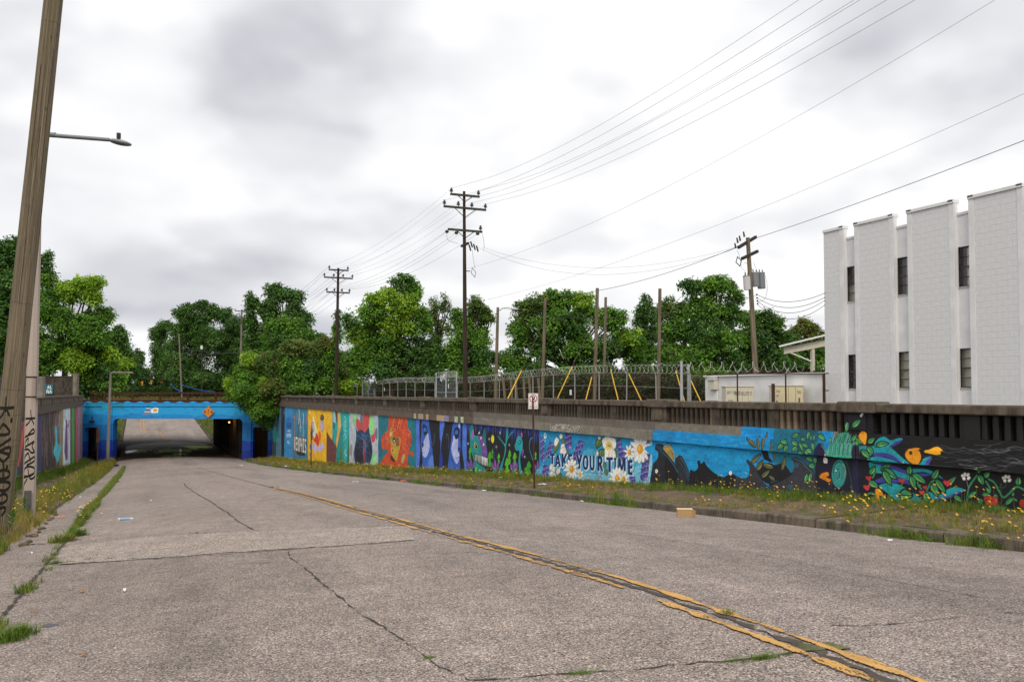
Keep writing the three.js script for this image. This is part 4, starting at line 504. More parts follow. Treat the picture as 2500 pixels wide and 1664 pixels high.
BSEG.forEach(([s0, s1, yt, yb, k], i) => {
  reseed(40); const m = new Mural(WR, s0, s1, yt, yb, k, '#6f685c'); paintRight(m);
  if (i === 1) { // lower and upper course stay bare concrete here, with painted-out blocks and a white tag
    const g = m.g, kk = m.k, cut = (1.25 - 0.72) * kk; g.fillStyle = '#7d776b'; g.fillRect(0, 0, m.c.width, cut); g.fillStyle = '#5d5146'; g.fillRect(0, 0, (48.7 - 33) * kk, cut);
    const patch = (c, x0, x1) => { const a = m.m(x0, 1030)[0], b = m.m(x1, 1030)[0]; g.fillStyle = c; g.fillRect(a, 0.27 * kk, b - a, cut - 0.27 * kk); }; m.use(0, 0, 1);
    for (const [c, a, b] of [['#b6a486', 1014, 1019], ['#a8997a', 1025, 1037], ['#c0a478', 1044, 1050], ['#b09a72', 1070, 1088], ['#8b82a0', 1088, 1100], ['#aebd9e', 1114, 1122], ['#b2c3a4', 1129, 1136]]) patch(c, a, b);
    m.use(1300, 1020, 7.3625); const w = (...l) => m.line('#e8e6e0', 9, l);
    w([365, 105], [360, 190], [385, 220], [400, 150]); w([405, 190], [430, 140], [445, 200], [415, 235]); w([455, 235], [455, 140], [490, 130], [470, 190], [545, 220]); w([570, 190], [635, 180]); w([600, 130], [590, 245]); w([560, 160], [640, 150]); w([655, 140], [700, 130], [660, 190], [720, 200], [690, 250], [655, 230]); w([740, 140], [735, 230], [765, 245], [775, 150]); w([790, 150], [800, 250], [830, 160], [825, 270]); w([845, 160], [890, 150], [850, 260], [910, 280]); w([470, 95], [480, 130], [560, 120], [650, 118]);
  }
  reseed(60 + i); m.grain(9000, 0.13);
  const mat = std({ map: canvasTex(m.c), roughness: 0.8, bumpMap: rep(T.speck, 1), bumpScale: 0.0 }); mat.bumpMap = null; muralMats.push([m, mat]);
});
const PIL = []; for (let s = 5.6; s < 88; s += 6.93) PIL.push(s);
{
  const edges = [3, ...PIL.filter((s) => s > 4), 91.3], low = (s) => walkR(WR, s) - 0.25;
  edges[edges.indexOf(PIL.find((s) => Math.abs(s - 19.46) < 0.5))] = 19.62;
  const eB = edges.map((e) => e);
  const near = eB.reduce((a, b) => (Math.abs(b - 48.7) < Math.abs(a - 48.7) ? b : a)); eB[eB.indexOf(near)] = 48.7;
  for (let i = 0; i < eB.length - 1; i++) {
    const a = eB[i], b = eB[i + 1], [m, mat] = muralMats.find(([q]) => a >= q.s0 - 0.01 && b <= q.s1 + 0.01) || muralMats[2];
    part('mural_panel', faceUV(wallFace(WR, WR + 0.24, a + 0.006, b - 0.006, EYE - 1.255, low), m), mat, wallR);
    const lo = wallFace(WR - 0.085, WR + 0.26, a + 0.01, b - 0.01, EYE - 0.985, () => EYE - 1.25), up = wallFace(WR - 0.015, WR + 0.27, a + 0.012, b - 0.012, EYE - 0.76, () => EYE - 0.984);
    const painted = b < 19.7, mid = !painted && b < 48.8;
    part('lower_course', painted || mid ? faceUV(lo, m) : metreUV(lo), painted || mid ? mat : M.parapet, wallR);
    part('upper_course', painted ? faceUV(up, m) : metreUV(up), painted ? mat : a < 30 ? M.course : M.parapet, wallR);
    part('cap', metreUV(rbox(0.34, 0.17, b - a - 0.02, WR + 0.12, EYE - 0.275, -(a + b) / 2, 0.03)), M.parapet, wallR);
  }
  // pilasters with raised blocks, two plain posts per bay, square balusters between
  const bal = metreUV(rbox(0.13, 0.42, 0.105, 0, 0, 0, 0.02)), post = metreUV(box(0.18, 0.42, 0.3)), far = [];
  let n = 0;
  for (const p of [...PIL, 91]) {
    const m = p < 12.9 ? M.blackPaint : M.parapet;
    const pg = [metreUV(rbox(0.26, 0.42, 0.72, WR + 0.12, EYE - 0.56, -p, 0.02)), metreUV(rbox(0.05, 0.3, 0.44, WR - 0.012, EYE - 0.56, -p, 0.015))], pm = Math.abs(p - 12.5) < 1;
    part('pilaster', pm ? pg.map((g) => faceUV(g, muralMats[0][0])) : pg, pm ? muralMats[0][1] : m, wallR);
    part('cap_block', metreUV(rbox(0.42, 0.22, 0.95, WR + 0.12, EYE - 0.265, -p, 0.03)), M.parapet, wallR);
    if (p > 90.5) break;
    const b0 = p + 0.36, b1 = p + 6.93 - 0.36, L = b1 - b0; reseed(n + 3);
    for (let i = 1; i < 30; i++) {
      const s = b0 + L * i / 30; if (i === 10 || i === 20) { const o = part('baluster_post', post, s < 12.3 ? M.blackPaint : M.parapet, wallR); o.position.set(WR + 0.12, EYE - 0.56, -s); continue; }
      if (s > 91) continue;
      if (n < 290) { const bare = p > 12 && p < 13 && [3, 7, 8, 9, 21].includes(i); const o = part('baluster', bal, bare ? M.bare : s < 12.3 ? M.blackPaint : M.parapet, wallR); o.position.set(WR + 0.12, EYE - 0.56, -s); n++; } else far.push(bal.clone().translate(WR + 0.12, EYE - 0.56, -s));
    }
  }
  part('back_panel', metreUV(box(0.06, 0.42, 80, WR + 0.235, EYE - 0.56, -48.2)), M.parapet, wallR);
  if (far.length) { const o = part('far_balusters', far, M.parapet, wallR); o.userData.kind = 'stuff'; }
}
// ------------------------------------------------------------------ opposite wall
const wallLft = thing('retaining_wall', 'block-capped retaining wall with dripping colour streaks beyond the leaning wooden pole', 'wall');
{
  const m = new Mural(WL, 24, 104, EYE - 1.1, EYE - 7.3, 25.5, '#4d4742'); reseed(71);
  m.use(0, 940, 6.533); const R = (c, x0, x1) => m.poly(c, [[x0, -300], [x1, -300], [x1, 2600], [x0, 2600]]);
  R('#1d7f8a', -900, 330); R('#4c3c4e', 270, 400); m.poly('#c75a3c', [[385, 560], [400, 700], [300, 1300], [270, 1300], [320, 900], [350, 600]]); m.ell('#2b8a86', 310, 610, 40, 50); m.poly('#7d3c6c', [[270, 680], [380, 600], [320, 790]]); R('#2f8a98', 400, 632); R('#3b3a5e', 590, 660);
  R('#3d2c3f', 655, 705); R('#332e2c', 700, 870); R('#6b3a32', 870, 950); R('#8a7a5c', 940, 1000); R('#cfe6e8', 998, 1118); R('#3a2f30', 1115, 1205); R('#5a9a4a', 1135, 1185); R('#7b92b0', 1205, 1260); R('#c4566c', 1200, 1245); R('#8a7a80', 1255, 1330);
  for (let i = 0; i < 330; i++) { const x = rr(420, 1325), c = x < 660 ? ['#2a4a6a', '#7d3b6b'] : x < 870 ? ['#231f20', '#56483f', '#8a3a4a', '#d8c8c0'] : x < 1000 ? ['#4fb5cc', '#a83a2a', '#8fa03a', '#e8e2d0', '#2f7fa0'] : x < 1118 ? ['#e6f2f2', '#8a6ab0', '#b0406a'] : x < 1205 ? ['#2a2022', '#77b55a'] : ['#d8c0c8', '#5a6a90', '#b0506a', '#4a4048']; const y = rr(300, 1050); m.line(c[i % c.length], rr(8, 26), [[x, y], [x + rr(-5, 5), y + 120], [x + rr(-8, 8), y + rr(160, 420)]]); }
  m.blob('#4bbad0', [[870, 700], [900, 660], [910, 900], [970, 980], [950, 1080], [915, 1240], [880, 1160], [845, 1060], [880, 900]]); m.poly('#7a4a92', [[1050, 540], [1068, 560], [1075, 1180], [1040, 1200], [1020, 1050]]); m.poly('#a53a72', [[1110, 570], [1070, 680], [1065, 650], [1105, 560]]);
  m.grain(9000, 0.2); const mat = std({ map: canvasTex(m.c), roughness: 0.85 });
  const low = (s) => walkL(WL, s) - 0.25; reseed(72);
  for (let a = 2; a < 98; a += 6.9) {
    const b = Math.min(99.2, a + 6.9); part('mural_panel', a < 24 ? metreUV(wallFace(WL, WL - 0.24, a + 0.006, b - 0.006, EYE - 1.19, low)) : faceUV(wallFace(WL, WL - 0.24, a + 0.006, b - 0.006, EYE - 1.19, low), m), a < 24 ? M.parapet : mat, wallLft);
    part('lower_course', metreUV(wallFace(WL + 0.085, WL - 0.26, a + 0.01, b - 0.01, EYE - 0.93, () => EYE - 1.185)), M.parapet, wallLft); part('upper_course', metreUV(wallFace(WL + 0.015, WL - 0.27, a + 0.01, b - 0.01, EYE - 0.72, () => EYE - 0.93)), M.parapet, wallLft);
    part('cap', metreUV(rbox(0.34, 0.16, b - a - 0.02, WL - 0.12, EYE - 0.24, -(a + b) / 2, 0.03)), M.parapet, wallLft);
    for (let k = 0; k < 3; k++) { const s0 = a + k * 2.3, s1 = Math.min(b, s0 + 2.3); if (s1 > s0 + 0.3) part('parapet_block', metreUV(rbox(0.2, 0.4, s1 - s0 - 0.03, WL - 0.12, EYE - 0.52, -(s0 + s1) / 2, 0.015)), M.parapet, wallLft); }
    part('pilaster', metreUV(rbox(0.3, 0.42, 0.6, WL - 0.11, EYE - 0.52, -a, 0.02)), M.parapet, wallLft);
  }
}
// ------------------------------------------------------------------ helpers for built things
function rebase(o, p) { o.position.copy(p); o.children.forEach((c) => c.position.sub(p)); o.userData.kind = 'thing'; return o; }
const flatDepth = (p) => p.x * flatF.x + p.z * flatF.z;
const TS = (t, y, s) => V(t, y, -s);
function sag(a, b, dip, n = 14) { const o = []; for (let i = 0; i <= n; i++) { const u = i / n; const p = a.clone().lerp(b, u); p.y -= dip * 4 * u * (1 - u); o.push(p); } return o; }
function wire(name, a, b, dip, r, m, label, group) { return single(name, tube(sag(a, b, dip), r, 28, 4), m, label, 'wire', group); }

// ------------------------------------------------------------------ railway bridge over the low point of the road
const DB = 89, sFront = (t, k = 0) => (DB - t * Math.sin(PSI)) / Math.cos(PSI) + k;
const bridge = thing('railway_bridge', 'bright blue painted railway underpass spanning the road at its lowest point', 'bridge');
{
  const L = (px, py) => { const p = atDepth(px, py, DB); return [p.dot(flatR), p.y]; };       // face coordinates: metres along the face, height
  const toWorld = new THREE.Matrix4().makeBasis(flatR, V(0, 1, 0), flatF.clone().negate()).setPosition(flatF.clone().multiplyScalar(DB));
  const c = canvasOf(1500, 540), g = c.getContext('2d'), k = 3, X = (px) => (px - 190) * k, Y = (py) => (py - 972) * k;
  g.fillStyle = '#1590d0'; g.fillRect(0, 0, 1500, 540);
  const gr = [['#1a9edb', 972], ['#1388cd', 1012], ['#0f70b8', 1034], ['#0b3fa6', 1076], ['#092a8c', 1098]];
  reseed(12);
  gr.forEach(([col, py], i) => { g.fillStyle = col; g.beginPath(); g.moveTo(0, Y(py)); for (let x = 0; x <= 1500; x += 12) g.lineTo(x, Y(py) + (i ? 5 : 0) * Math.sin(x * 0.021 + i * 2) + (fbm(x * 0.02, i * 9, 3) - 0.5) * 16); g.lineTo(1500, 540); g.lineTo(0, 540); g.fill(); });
  g.fillStyle = '#168a9c'; g.globalAlpha = 0.5; g.fillRect(X(215), Y(980), 260, 60); g.globalAlpha = 1;
  for (let i = 0; i < 900; i++) { g.fillStyle = ['rgba(20,60,130,0.16)', 'rgba(120,205,240,0.13)', 'rgba(8,40,100,0.14)'][i % 3]; g.fillRect(rnd() * 1500, rnd() * 540, rr(3, 26), rr(3, 16)); }
  // small winged figure painted on the beam
  g.fillStyle = '#6d87ad'; g.beginPath(); g.moveTo(X(348), Y(1014)); g.lineTo(X(353), Y(1004)); g.lineTo(X(367), Y(1004)); g.lineTo(X(370), Y(1011)); g.fill(); g.fillStyle = '#5a7096'; g.fillRect(X(355), Y(998), 30, 16); g.fillStyle = '#f1f2ee'; g.beginPath(); g.moveTo(X(367), Y(999)); g.lineTo(X(375), Y(995)); g.lineTo(X(386), Y(995)); g.lineTo(X(385), Y(1007)); g.lineTo(X(369), Y(1008)); g.fill(); g.fillRect(X(355), Y(996), 36, 5); g.fillRect(X(352), Y(1004), 48, 5); g.fillStyle = '#e3ae3c'; g.beginPath(); g.ellipse(X(378), Y(1001), 16, 11, 0, 0, 7); g.fill(); g.fillStyle = '#c9862c'; g.fillRect(X(375), Y(1000), 12, 8);
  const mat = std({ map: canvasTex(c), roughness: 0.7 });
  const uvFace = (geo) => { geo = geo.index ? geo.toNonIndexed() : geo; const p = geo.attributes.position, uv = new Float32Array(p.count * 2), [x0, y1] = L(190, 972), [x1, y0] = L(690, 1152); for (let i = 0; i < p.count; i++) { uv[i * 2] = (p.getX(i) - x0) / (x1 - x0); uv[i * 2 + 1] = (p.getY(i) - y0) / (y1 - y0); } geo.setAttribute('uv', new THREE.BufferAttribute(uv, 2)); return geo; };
  const [lx] = L(200, 0), [rx] = L(688, 0), yb = EYE - 8.2, yt = L(0, 983)[1], sh = new THREE.Shape(), P = (px, py) => L(px, py);
  const hole = (a, b, top, r) => { const [xa, y] = P(a, top), [xb] = P(b, top); sh.lineTo(xa, yb); sh.lineTo(xa, y - r); sh.quadraticCurveTo(xa, y, xa + r, y); sh.lineTo(xb - r, y); sh.quadraticCurveTo(xb, y, xb, y - r); sh.lineTo(xb, yb); };
  sh.moveTo(lx, yt); sh.lineTo(lx, yb); hole(205, 240, 1043, 0.35); hole(275.5, 591.5, 1022, 0.5); hole(617, 654, 1042, 0.35); sh.lineTo(rx, yb); sh.lineTo(rx, yt);
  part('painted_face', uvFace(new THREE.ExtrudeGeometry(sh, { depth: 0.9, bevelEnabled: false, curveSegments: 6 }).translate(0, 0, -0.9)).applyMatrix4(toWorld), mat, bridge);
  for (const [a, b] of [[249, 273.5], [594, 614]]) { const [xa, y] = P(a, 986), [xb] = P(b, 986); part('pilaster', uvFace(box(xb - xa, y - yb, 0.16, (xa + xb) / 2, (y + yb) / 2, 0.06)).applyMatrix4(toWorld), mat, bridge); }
  // beam moulding and scalloped top edge
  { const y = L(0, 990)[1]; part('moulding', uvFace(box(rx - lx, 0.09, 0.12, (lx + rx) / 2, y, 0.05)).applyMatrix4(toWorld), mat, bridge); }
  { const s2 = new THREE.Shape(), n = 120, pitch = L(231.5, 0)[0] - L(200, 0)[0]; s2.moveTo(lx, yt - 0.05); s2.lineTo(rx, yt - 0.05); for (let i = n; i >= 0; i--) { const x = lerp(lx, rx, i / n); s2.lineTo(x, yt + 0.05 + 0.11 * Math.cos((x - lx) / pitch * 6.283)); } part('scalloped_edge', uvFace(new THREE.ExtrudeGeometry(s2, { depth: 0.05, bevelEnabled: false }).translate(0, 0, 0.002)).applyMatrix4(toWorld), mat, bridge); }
  part('coping', metreUV(box(rx - lx, 0.34, 0.8, (lx + rx) / 2, yt + 0.17, -0.41)).applyMatrix4(toWorld), M.rust, bridge);
  // decks with open joints between, side walls, two rows of columns
  const prism = (t0, t1, k0, k1, y0, y1) => { const pos = [], q = (...v) => { const [a, b, c2, d] = v; pos.push(...a, ...b, ...c2, ...a, ...c2, ...d); }, C = (t, k, y) => [t, y, -sFront(t, k)]; for (const [ya, fl] of [[y0, 1], [y1, 0]]) { const v = [C(t0, k0, ya), C(t1, k0, ya), C(t1, k1, ya), C(t0, k1, ya)]; if (fl) v.reverse(); q(...v); } const ring = [[t0, k0], [t1, k0], [t1, k1], [t0, k1]]; ring.forEach(([t, kk], i) => { const [t2, k2] = ring[(i + 1) % 4]; q(C(t, kk, y0), C(t2, k2, y0), C(t2, k2, y1), C(t, kk, y1)); }); const geo = new THREE.BufferGeometry(); geo.setAttribute('position', new THREE.Float32BufferAttribute(pos, 3)); geo.computeVertexNormals(); return metreUV(geo); };
  const yc = L(0, 1021)[1] + 0.12;
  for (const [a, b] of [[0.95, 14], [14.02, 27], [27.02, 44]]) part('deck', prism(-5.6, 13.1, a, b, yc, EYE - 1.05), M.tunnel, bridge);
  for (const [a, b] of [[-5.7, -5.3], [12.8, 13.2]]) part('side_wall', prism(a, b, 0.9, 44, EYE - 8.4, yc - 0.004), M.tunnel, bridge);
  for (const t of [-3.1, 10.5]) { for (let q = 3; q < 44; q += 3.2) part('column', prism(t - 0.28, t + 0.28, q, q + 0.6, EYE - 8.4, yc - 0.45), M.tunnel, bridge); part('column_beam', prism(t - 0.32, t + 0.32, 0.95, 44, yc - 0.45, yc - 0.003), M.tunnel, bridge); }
  // rusty railing on the coping
  const yr = yt + 0.36, top = L(0, 957)[1], x0 = L(232, 0)[0], x1 = L(600, 0)[0];
  const rail = thing('bridge_railing', 'rusty iron railing along the top of the blue underpass', 'railing');
  part('top_rail', metreUV(box(x1 - x0, 0.2, 0.14, (x0 + x1) / 2, top - 0.1, -0.3)).applyMatrix4(toWorld), M.rust, rail); part('bottom_rail', metreUV(box(x1 - x0, 0.08, 0.08, (x0 + x1) / 2, yr + 0.1, -0.3)).applyMatrix4(toWorld), M.rust, rail);
  let n = 0; for (let x = x0 + 0.1; x < x1; x += 0.16) { if (n++ % 18 === 9) part('post', metreUV(box(0.16, top - yr, 0.16, x, (top + yr) / 2 - 0.02, -0.3)).applyMatrix4(toWorld), M.rust, rail); else part('picket', box(0.035, top - yr - 0.1, 0.035, x, (top + yr) / 2, -0.3).applyMatrix4(toWorld), M.rust, rail); }
  rebase(rail, V(...[0, 0, 0]).copy(V((x0 + x1) / 2, yr, -0.3).applyMatrix4(toWorld))); rebase(bridge, TS(4, EYE - 7, sFront(4)));
  // clearance sign hung on the beam
  const sc = canvasOf(256, 256), h = sc.getContext('2d'); h.fillStyle = '#e0861a'; h.fillRect(0, 0, 256, 256); h.save(); h.translate(128, 128); h.rotate(-Math.PI / 4); h.strokeStyle = '#1c1510'; h.fillStyle = '#1c1510'; h.textAlign = 'center'; h.textBaseline = 'middle'; h.font = 'bold 84px sans-serif'; h.fillText('13-9', 0, 2); for (const d of [-1, 1]) { h.beginPath(); h.moveTo(0, d * 138); h.lineTo(-40, d * 96); h.lineTo(-16, d * 96); h.lineTo(-16, d * 62); h.lineTo(16, d * 62); h.lineTo(16, d * 96); h.lineTo(40, d * 96); h.fill(); } h.restore(); h.lineWidth = 7; h.strokeStyle = '#1c1510'; h.strokeRect(12, 12, 232, 232);
  const sg = thing('clearance_sign', 'orange diamond height clearance sign fixed to the blue bridge beam', 'sign'), cpos = L(509.5, 1005);
  const face = new THREE.PlaneGeometry(0.86, 0.86).rotateZ(Math.PI / 4).translate(cpos[0], cpos[1], 0.176).applyMatrix4(toWorld); part('face', face, std({ map: canvasTex(sc), roughness: 0.6 }), sg); part('plate', box(0.88, 0.88, 0.02).rotateZ(Math.PI / 4).translate(cpos[0], cpos[1], 0.163).applyMatrix4(toWorld), M.galv, sg); part('bracket', box(0.1, 0.5, 0.15, cpos[0], cpos[1], 0.076).applyMatrix4(toWorld), M.rust, sg); rebase(sg, V(cpos[0], cpos[1] - 0.6, 0.1).applyMatrix4(toWorld));
  // tunnel lamps (lit)
  const glow = new THREE.MeshStandardMaterial({ color: 0xffd890, emissive: 0xffb84a, emissiveIntensity: 3 });
  for (const [px, py, d, lab] of [[559, 1030.5, 100, 'lit amber lamp inside the underpass by the columns beyond the diamond sign'], [281, 1029, 96, 'lit amber lamp inside the underpass beyond the street lamp']]) {
    const p = atDepth(px, py, d), o = thing('tunnel_lamp', lab, 'lamp', null, 'lamps inside the underpass'); part('bulb', new THREE.SphereGeometry(0.1, 10, 8).translate(p.x, p.y, p.z), glow, o); part('housing', box(0.3, 0.1, 0.2, p.x, p.y + 0.2, p.z), M.black, o); rebase(o, p);
    const pl = new THREE.PointLight(0xffb85a, 1.5); pl.position.copy(p); pl.position.y -= 0.02; pl.castShadow = true; scene.add(pl);
  }
  const f = L(225, 1028), wl = thing('wall_fixture', 'dark camera-like fixture above the small footway opening beside the wall of colour streaks', 'lamp'); part('arm', box(0.06, 0.5, 0.1, f[0], f[1] + 0.25, 0.055).applyMatrix4(toWorld), M.black, wl); part('housing', rbox(0.5, 0.14, 0.25, f[0], f[1], 0.13, 0.03).applyMatrix4(toWorld), M.black, wl); rebase(wl, V(f[0], f[1], 0.05).applyMatrix4(toWorld));  // box stands for a camera-like fixture, not a lamp
}

// ------------------------------------------------------------------ beyond the bridge: signals, poles, bunting
{
  const D = 236;
  const span = [atDepth(330, 922, D), atDepth(520, 921, D + 6)];
  wire('span_wire', span[0], span[1], 0.4, 0.035, M.cable, 'thin wire carrying the traffic signals beyond the bridge');
  const red = new THREE.MeshStandardMaterial({ color: 0xaa2010, emissive: 0xff2a10, emissiveIntensity: 0.8 }), housing = std({ color: lin(0.75, 0.42, 0.03), roughness: 0.5 });
  [[346, 936, 0, 'amber-cased traffic signal showing red, beside the treetops'], [369, 933, 1, 'amber-cased traffic signal seen edge on between two red ones'], [396, 936, 2, 'dark-cased traffic signal showing red near the leaning white pole']].forEach(([px, py, k, lab]) => {
    const p = atDepth(px, py, D), o = thing('traffic_signal', lab, 'traffic light', null, 'signals at the far junction'), m = k === 2 ? M.black : housing;
    const G = (gg) => gg.rotateY(-PSI).translate(p.x, p.y, p.z); part('case', G(rbox(0.42, 1.15, 0.32, 0, 0, 0, 0.06)), m, o); for (let i = 0; i < 3; i++) { part('lens', G(new THREE.SphereGeometry(0.15, 10, 6).scale(1, 1, 0.4).translate(k === 1 ? 0.2 : 0, 0.37 - i * 0.37, 0.16)), i === 0 && k !== 1 ? red : M.black, o); part('visor', G(new THREE.CylinderGeometry(0.18, 0.18, 0.25, 10, 1, true, 0, Math.PI).rotateX(Math.PI / 2).rotateZ(Math.PI / 2).translate(0, 0.4 - i * 0.37, 0.28)), m, o); } part('hanger', G(box(0.06, 0.9, 0.06, 0, 1, 0)), M.black, o); rebase(o, p);
  });
  for (const [a, b, d, r, m, nm, lab] of [[[444, 958], [436, 814], 205, 0.2, M.poleWhite, 'utility_pole', 'pale leaning utility pole above the bridge railing'], [[492, 955], [491.5, 848], 210, 0.16, M.poleDark, 'utility_pole', 'dark thin pole in front of the far trees with a pale box on top'], [[418, 955], [418, 850], 230, 0.12, M.poleDark, 'utility_pole', 'slender dark pole with three short wire racks among far trees']]) {
    const p0 = atDepth(a[0], a[1], d), p1 = atDepth(b[0], b[1], d), o = thing(nm, lab, 'pole'); p0.y = UP - 0.3; part('shaft', bar(p0, p1, r, r * 0.75), m, o);
    if (d === 205) for (const q of [834, 850]) { const e0 = atDepth(424, q, d), e1 = atDepth(452, q, d); part('cross_arm', beam(e0, e1, 0.12, 0.12), M.poleDark, o); } if (d === 210) part('transformer', rbox(0.5, 0.9, 0.5, p1.x, p1.y, p1.z, 0.1), M.sheet, o); if (d === 230) for (const q of [866, 878, 888]) part('wire_rack', beam(atDepth(407, q, d), atDepth(430, q, d), 0.08, 0.1), M.poleDark, o); rebase(o, p0);
  }
  const bl = std({ color: lin(0.02, 0.16, 0.55), roughness: 0.6 }), o = thing('pennant_string', 'string of small blue pennants beside the leaning pale pole', 'bunting'), a = atDepth(415, 935, 190), b = atDepth(445, 956, 185), c = atDepth(524, 956, 180);
  for (const [p, q] of [[a, b], [atDepth(442, 938, 190), c]]) { const pts = sag(p, q, 0.3, 18); part('cord', tube(pts, 0.03, 18, 4), bl, o); pts.slice(1).forEach((v, i) => { const g = new THREE.ConeGeometry(0.12, 0.3, 3).rotateX(Math.PI).scale(1, 1, 0.25).rotateY(i).translate(v.x, v.y - 0.15, v.z); part('pennant', g, bl, o); }); } rebase(o, a);
  for (const [p, q, dip, lab] of [[atDepth(360, 845, 225), atDepth(590, 858, 160), 1.2, 'thin grey cable crossing in front of the far trees'], [atDepth(418, 860, 230), atDepth(590, 795, 160), 2, 'sagging cable between the pale pole and the far wood'], [atDepth(436, 842, 205), atDepth(588, 860, 160), 0.8, 'straight cable behind the pale leaning pole']]) wire('utility_wire', p, q, dip, 0.02, M.cableFar, lab);
}
// ------------------------------------------------------------------ poles, lamps and overhead lines
function poleLine(pb, pt, d, groundY) { const a = atDepth(pb[0], pb[1], d), b = atDepth(pt[0], pt[1], d), k = (groundY - b.y) / (a.y - b.y); return [b.clone().lerp(a, k), b]; }
function insul(p, h = 0.34, r = 0.12) { const v = []; for (const [x, y] of [[0.02, 0], [0.03, 0.08], [r, 0.1], [r, 0.14], [0.05, 0.18], [r * 0.85, 0.2], [r * 0.85, 0.24], [0.05, 0.27], [0.06, h], [0, h]]) v.push(new THREE.Vector2(x, y)); return new THREE.LatheGeometry(v, 8).translate(p.x, p.y, p.z); }
function taperPole(a, b, r0, r1, n = 14) { const d = b.clone().sub(a), L = d.length(), g = new THREE.CylinderGeometry(r1, r0, L, n, 10); const uv = g.attributes.uv; for (let i = 0; i < uv.count; i++) uv.setXY(i, uv.getX(i) * 1.2, uv.getY(i) * L * 0.35); g.translate(0, L / 2, 0).applyQuaternion(new THREE.Quaternion().setFromUnitVectors(V(0, 1, 0), d.clone().normalize())).translate(a.x, a.y, a.z); return g; }
const line = {};
function linePole(key, label, pb, pt, d, r0, r1, m, arms) { // line pole with cross arms square to the road
  const [a, b] = poleLine(pb, pt, d, UP - 0.2), o = thing('utility_pole', label, 'pole', null, 'line of cross-armed poles behind the balustrade'); part('shaft', taperPole(a, b, r0, r1), m, o); line[key] = [];
  for (const [py, half, ins, am] of arms) {
    const c = atDepth(lerp(pt[0], pb[0], (py - pt[1]) / (pb[1] - pt[1])), py, d), arm = part('cross_arm', beam(V(c.x - half, c.y, c.z + 0.16), V(c.x + half, c.y, c.z + 0.16), 0.11, 0.13), am || M.armGreen, o); void arm;
    for (const sgn of [-1, 1]) part('arm_brace', bar(V(c.x + sgn * half * 0.5, c.y - 0.05, c.z + 0.2), V(c.x, c.y - half * 0.42, c.z + 0.13), 0.025, 0.025, 5), M.poleDark, o);
    const row = []; for (const x of ins) { const p = V(c.x + x * half, c.y + 0.06, c.z + 0.16); part('insulator', insul(p), M.ceramic, o); row.push(V(p.x, p.y + 0.3, p.z)); } line[key].push(row);
  }
  rebase(o, a); return [o, a, b];
}
const four = [-0.97, -0.32, 0.32, 0.97];
const [pole4, p4a] = linePole('a', 'tall dark utility pole with green cross arms rising behind the balustrade', [1136, 967], [1133, 467], 54, 0.17, 0.085, M.poleDark, [[478, 0.98, [-0.93, 0.93]], [509, 1.42, four], [563.5, 1.15, [0.9]]]);
linePole('b', 'utility pole with three cross arms wrapped in vines at its foot', [821, 900], [825.6, 654], 84, 0.19, 0.11, M.poleDark, [[659.5, 0.98, [-0.93, 0.93], M.poleDark], [678.5, 1.42, four, M.poleDark], [714, 1.15, four, M.poleDark]]);
linePole('c', 'weathered pale pole with two cross arms standing clear of the far wood', [585, 960], [590, 755], 160, 0.22, 0.15, M.poleWhite, [[759.5, 1.3, [-0.93, 0.93], M.poleDark], [774.5, 1.3, four, M.poleDark]]);
{ // extra hardware on the tall pole
  const B = pole4.position, at = (px, py, dd = 0) => atDepth(px, py, 54 + dd).sub(B), add = (n, g, m) => part(n, g, m, pole4);
  const c = at(1135, 597); add('cross_arm', beam(V(c.x - 0.1, c.y - 0.05, c.z + 0.9), V(c.x + 0.1, c.y + 0.05, c.z - 0.9), 0.12, 0.13), M.poleDark); for (const [x, y] of [[1149, 596], [1156, 602], [1163, 606], [1145, 604]]) { const q = at(x, y); add('cutout', bar(V(q.x, q.y + 0.18, q.z), V(q.x + 0.12, q.y - 0.2, q.z), 0.05, 0.05, 6), M.ceramic); } 
  for (const [x, y] of [[1091, 565], [1114, 568], [1166, 570]]) { const q = at(x, y); add('hanging_insulator', new THREE.SphereGeometry(0.13, 8, 6).scale(1, 0.8, 1).translate(q.x, q.y, q.z), M.armGreen); }
  const s = at(1156, 665); add('switch_loop', new THREE.TorusGeometry(0.22, 0.025, 5, 4).scale(0.7, 1.4, 1).rotateZ(0.3).translate(s.x, s.y, s.z), M.black); add('bracket', beam(at(1136, 661), at(1148, 662), 0.05, 0.05), M.black);
  for (const l of [[[1178, 570], [1182, 600], [1180, 612]], [[1090, 570], [1093, 585], [1110, 592], [1118, 594]], [[1153, 610], [1156, 635], [1160, 655]]]) add('jumper_wire', tube(l.map(([x, y]) => at(x, y)), 0.01, 10, 4), M.cable);
}
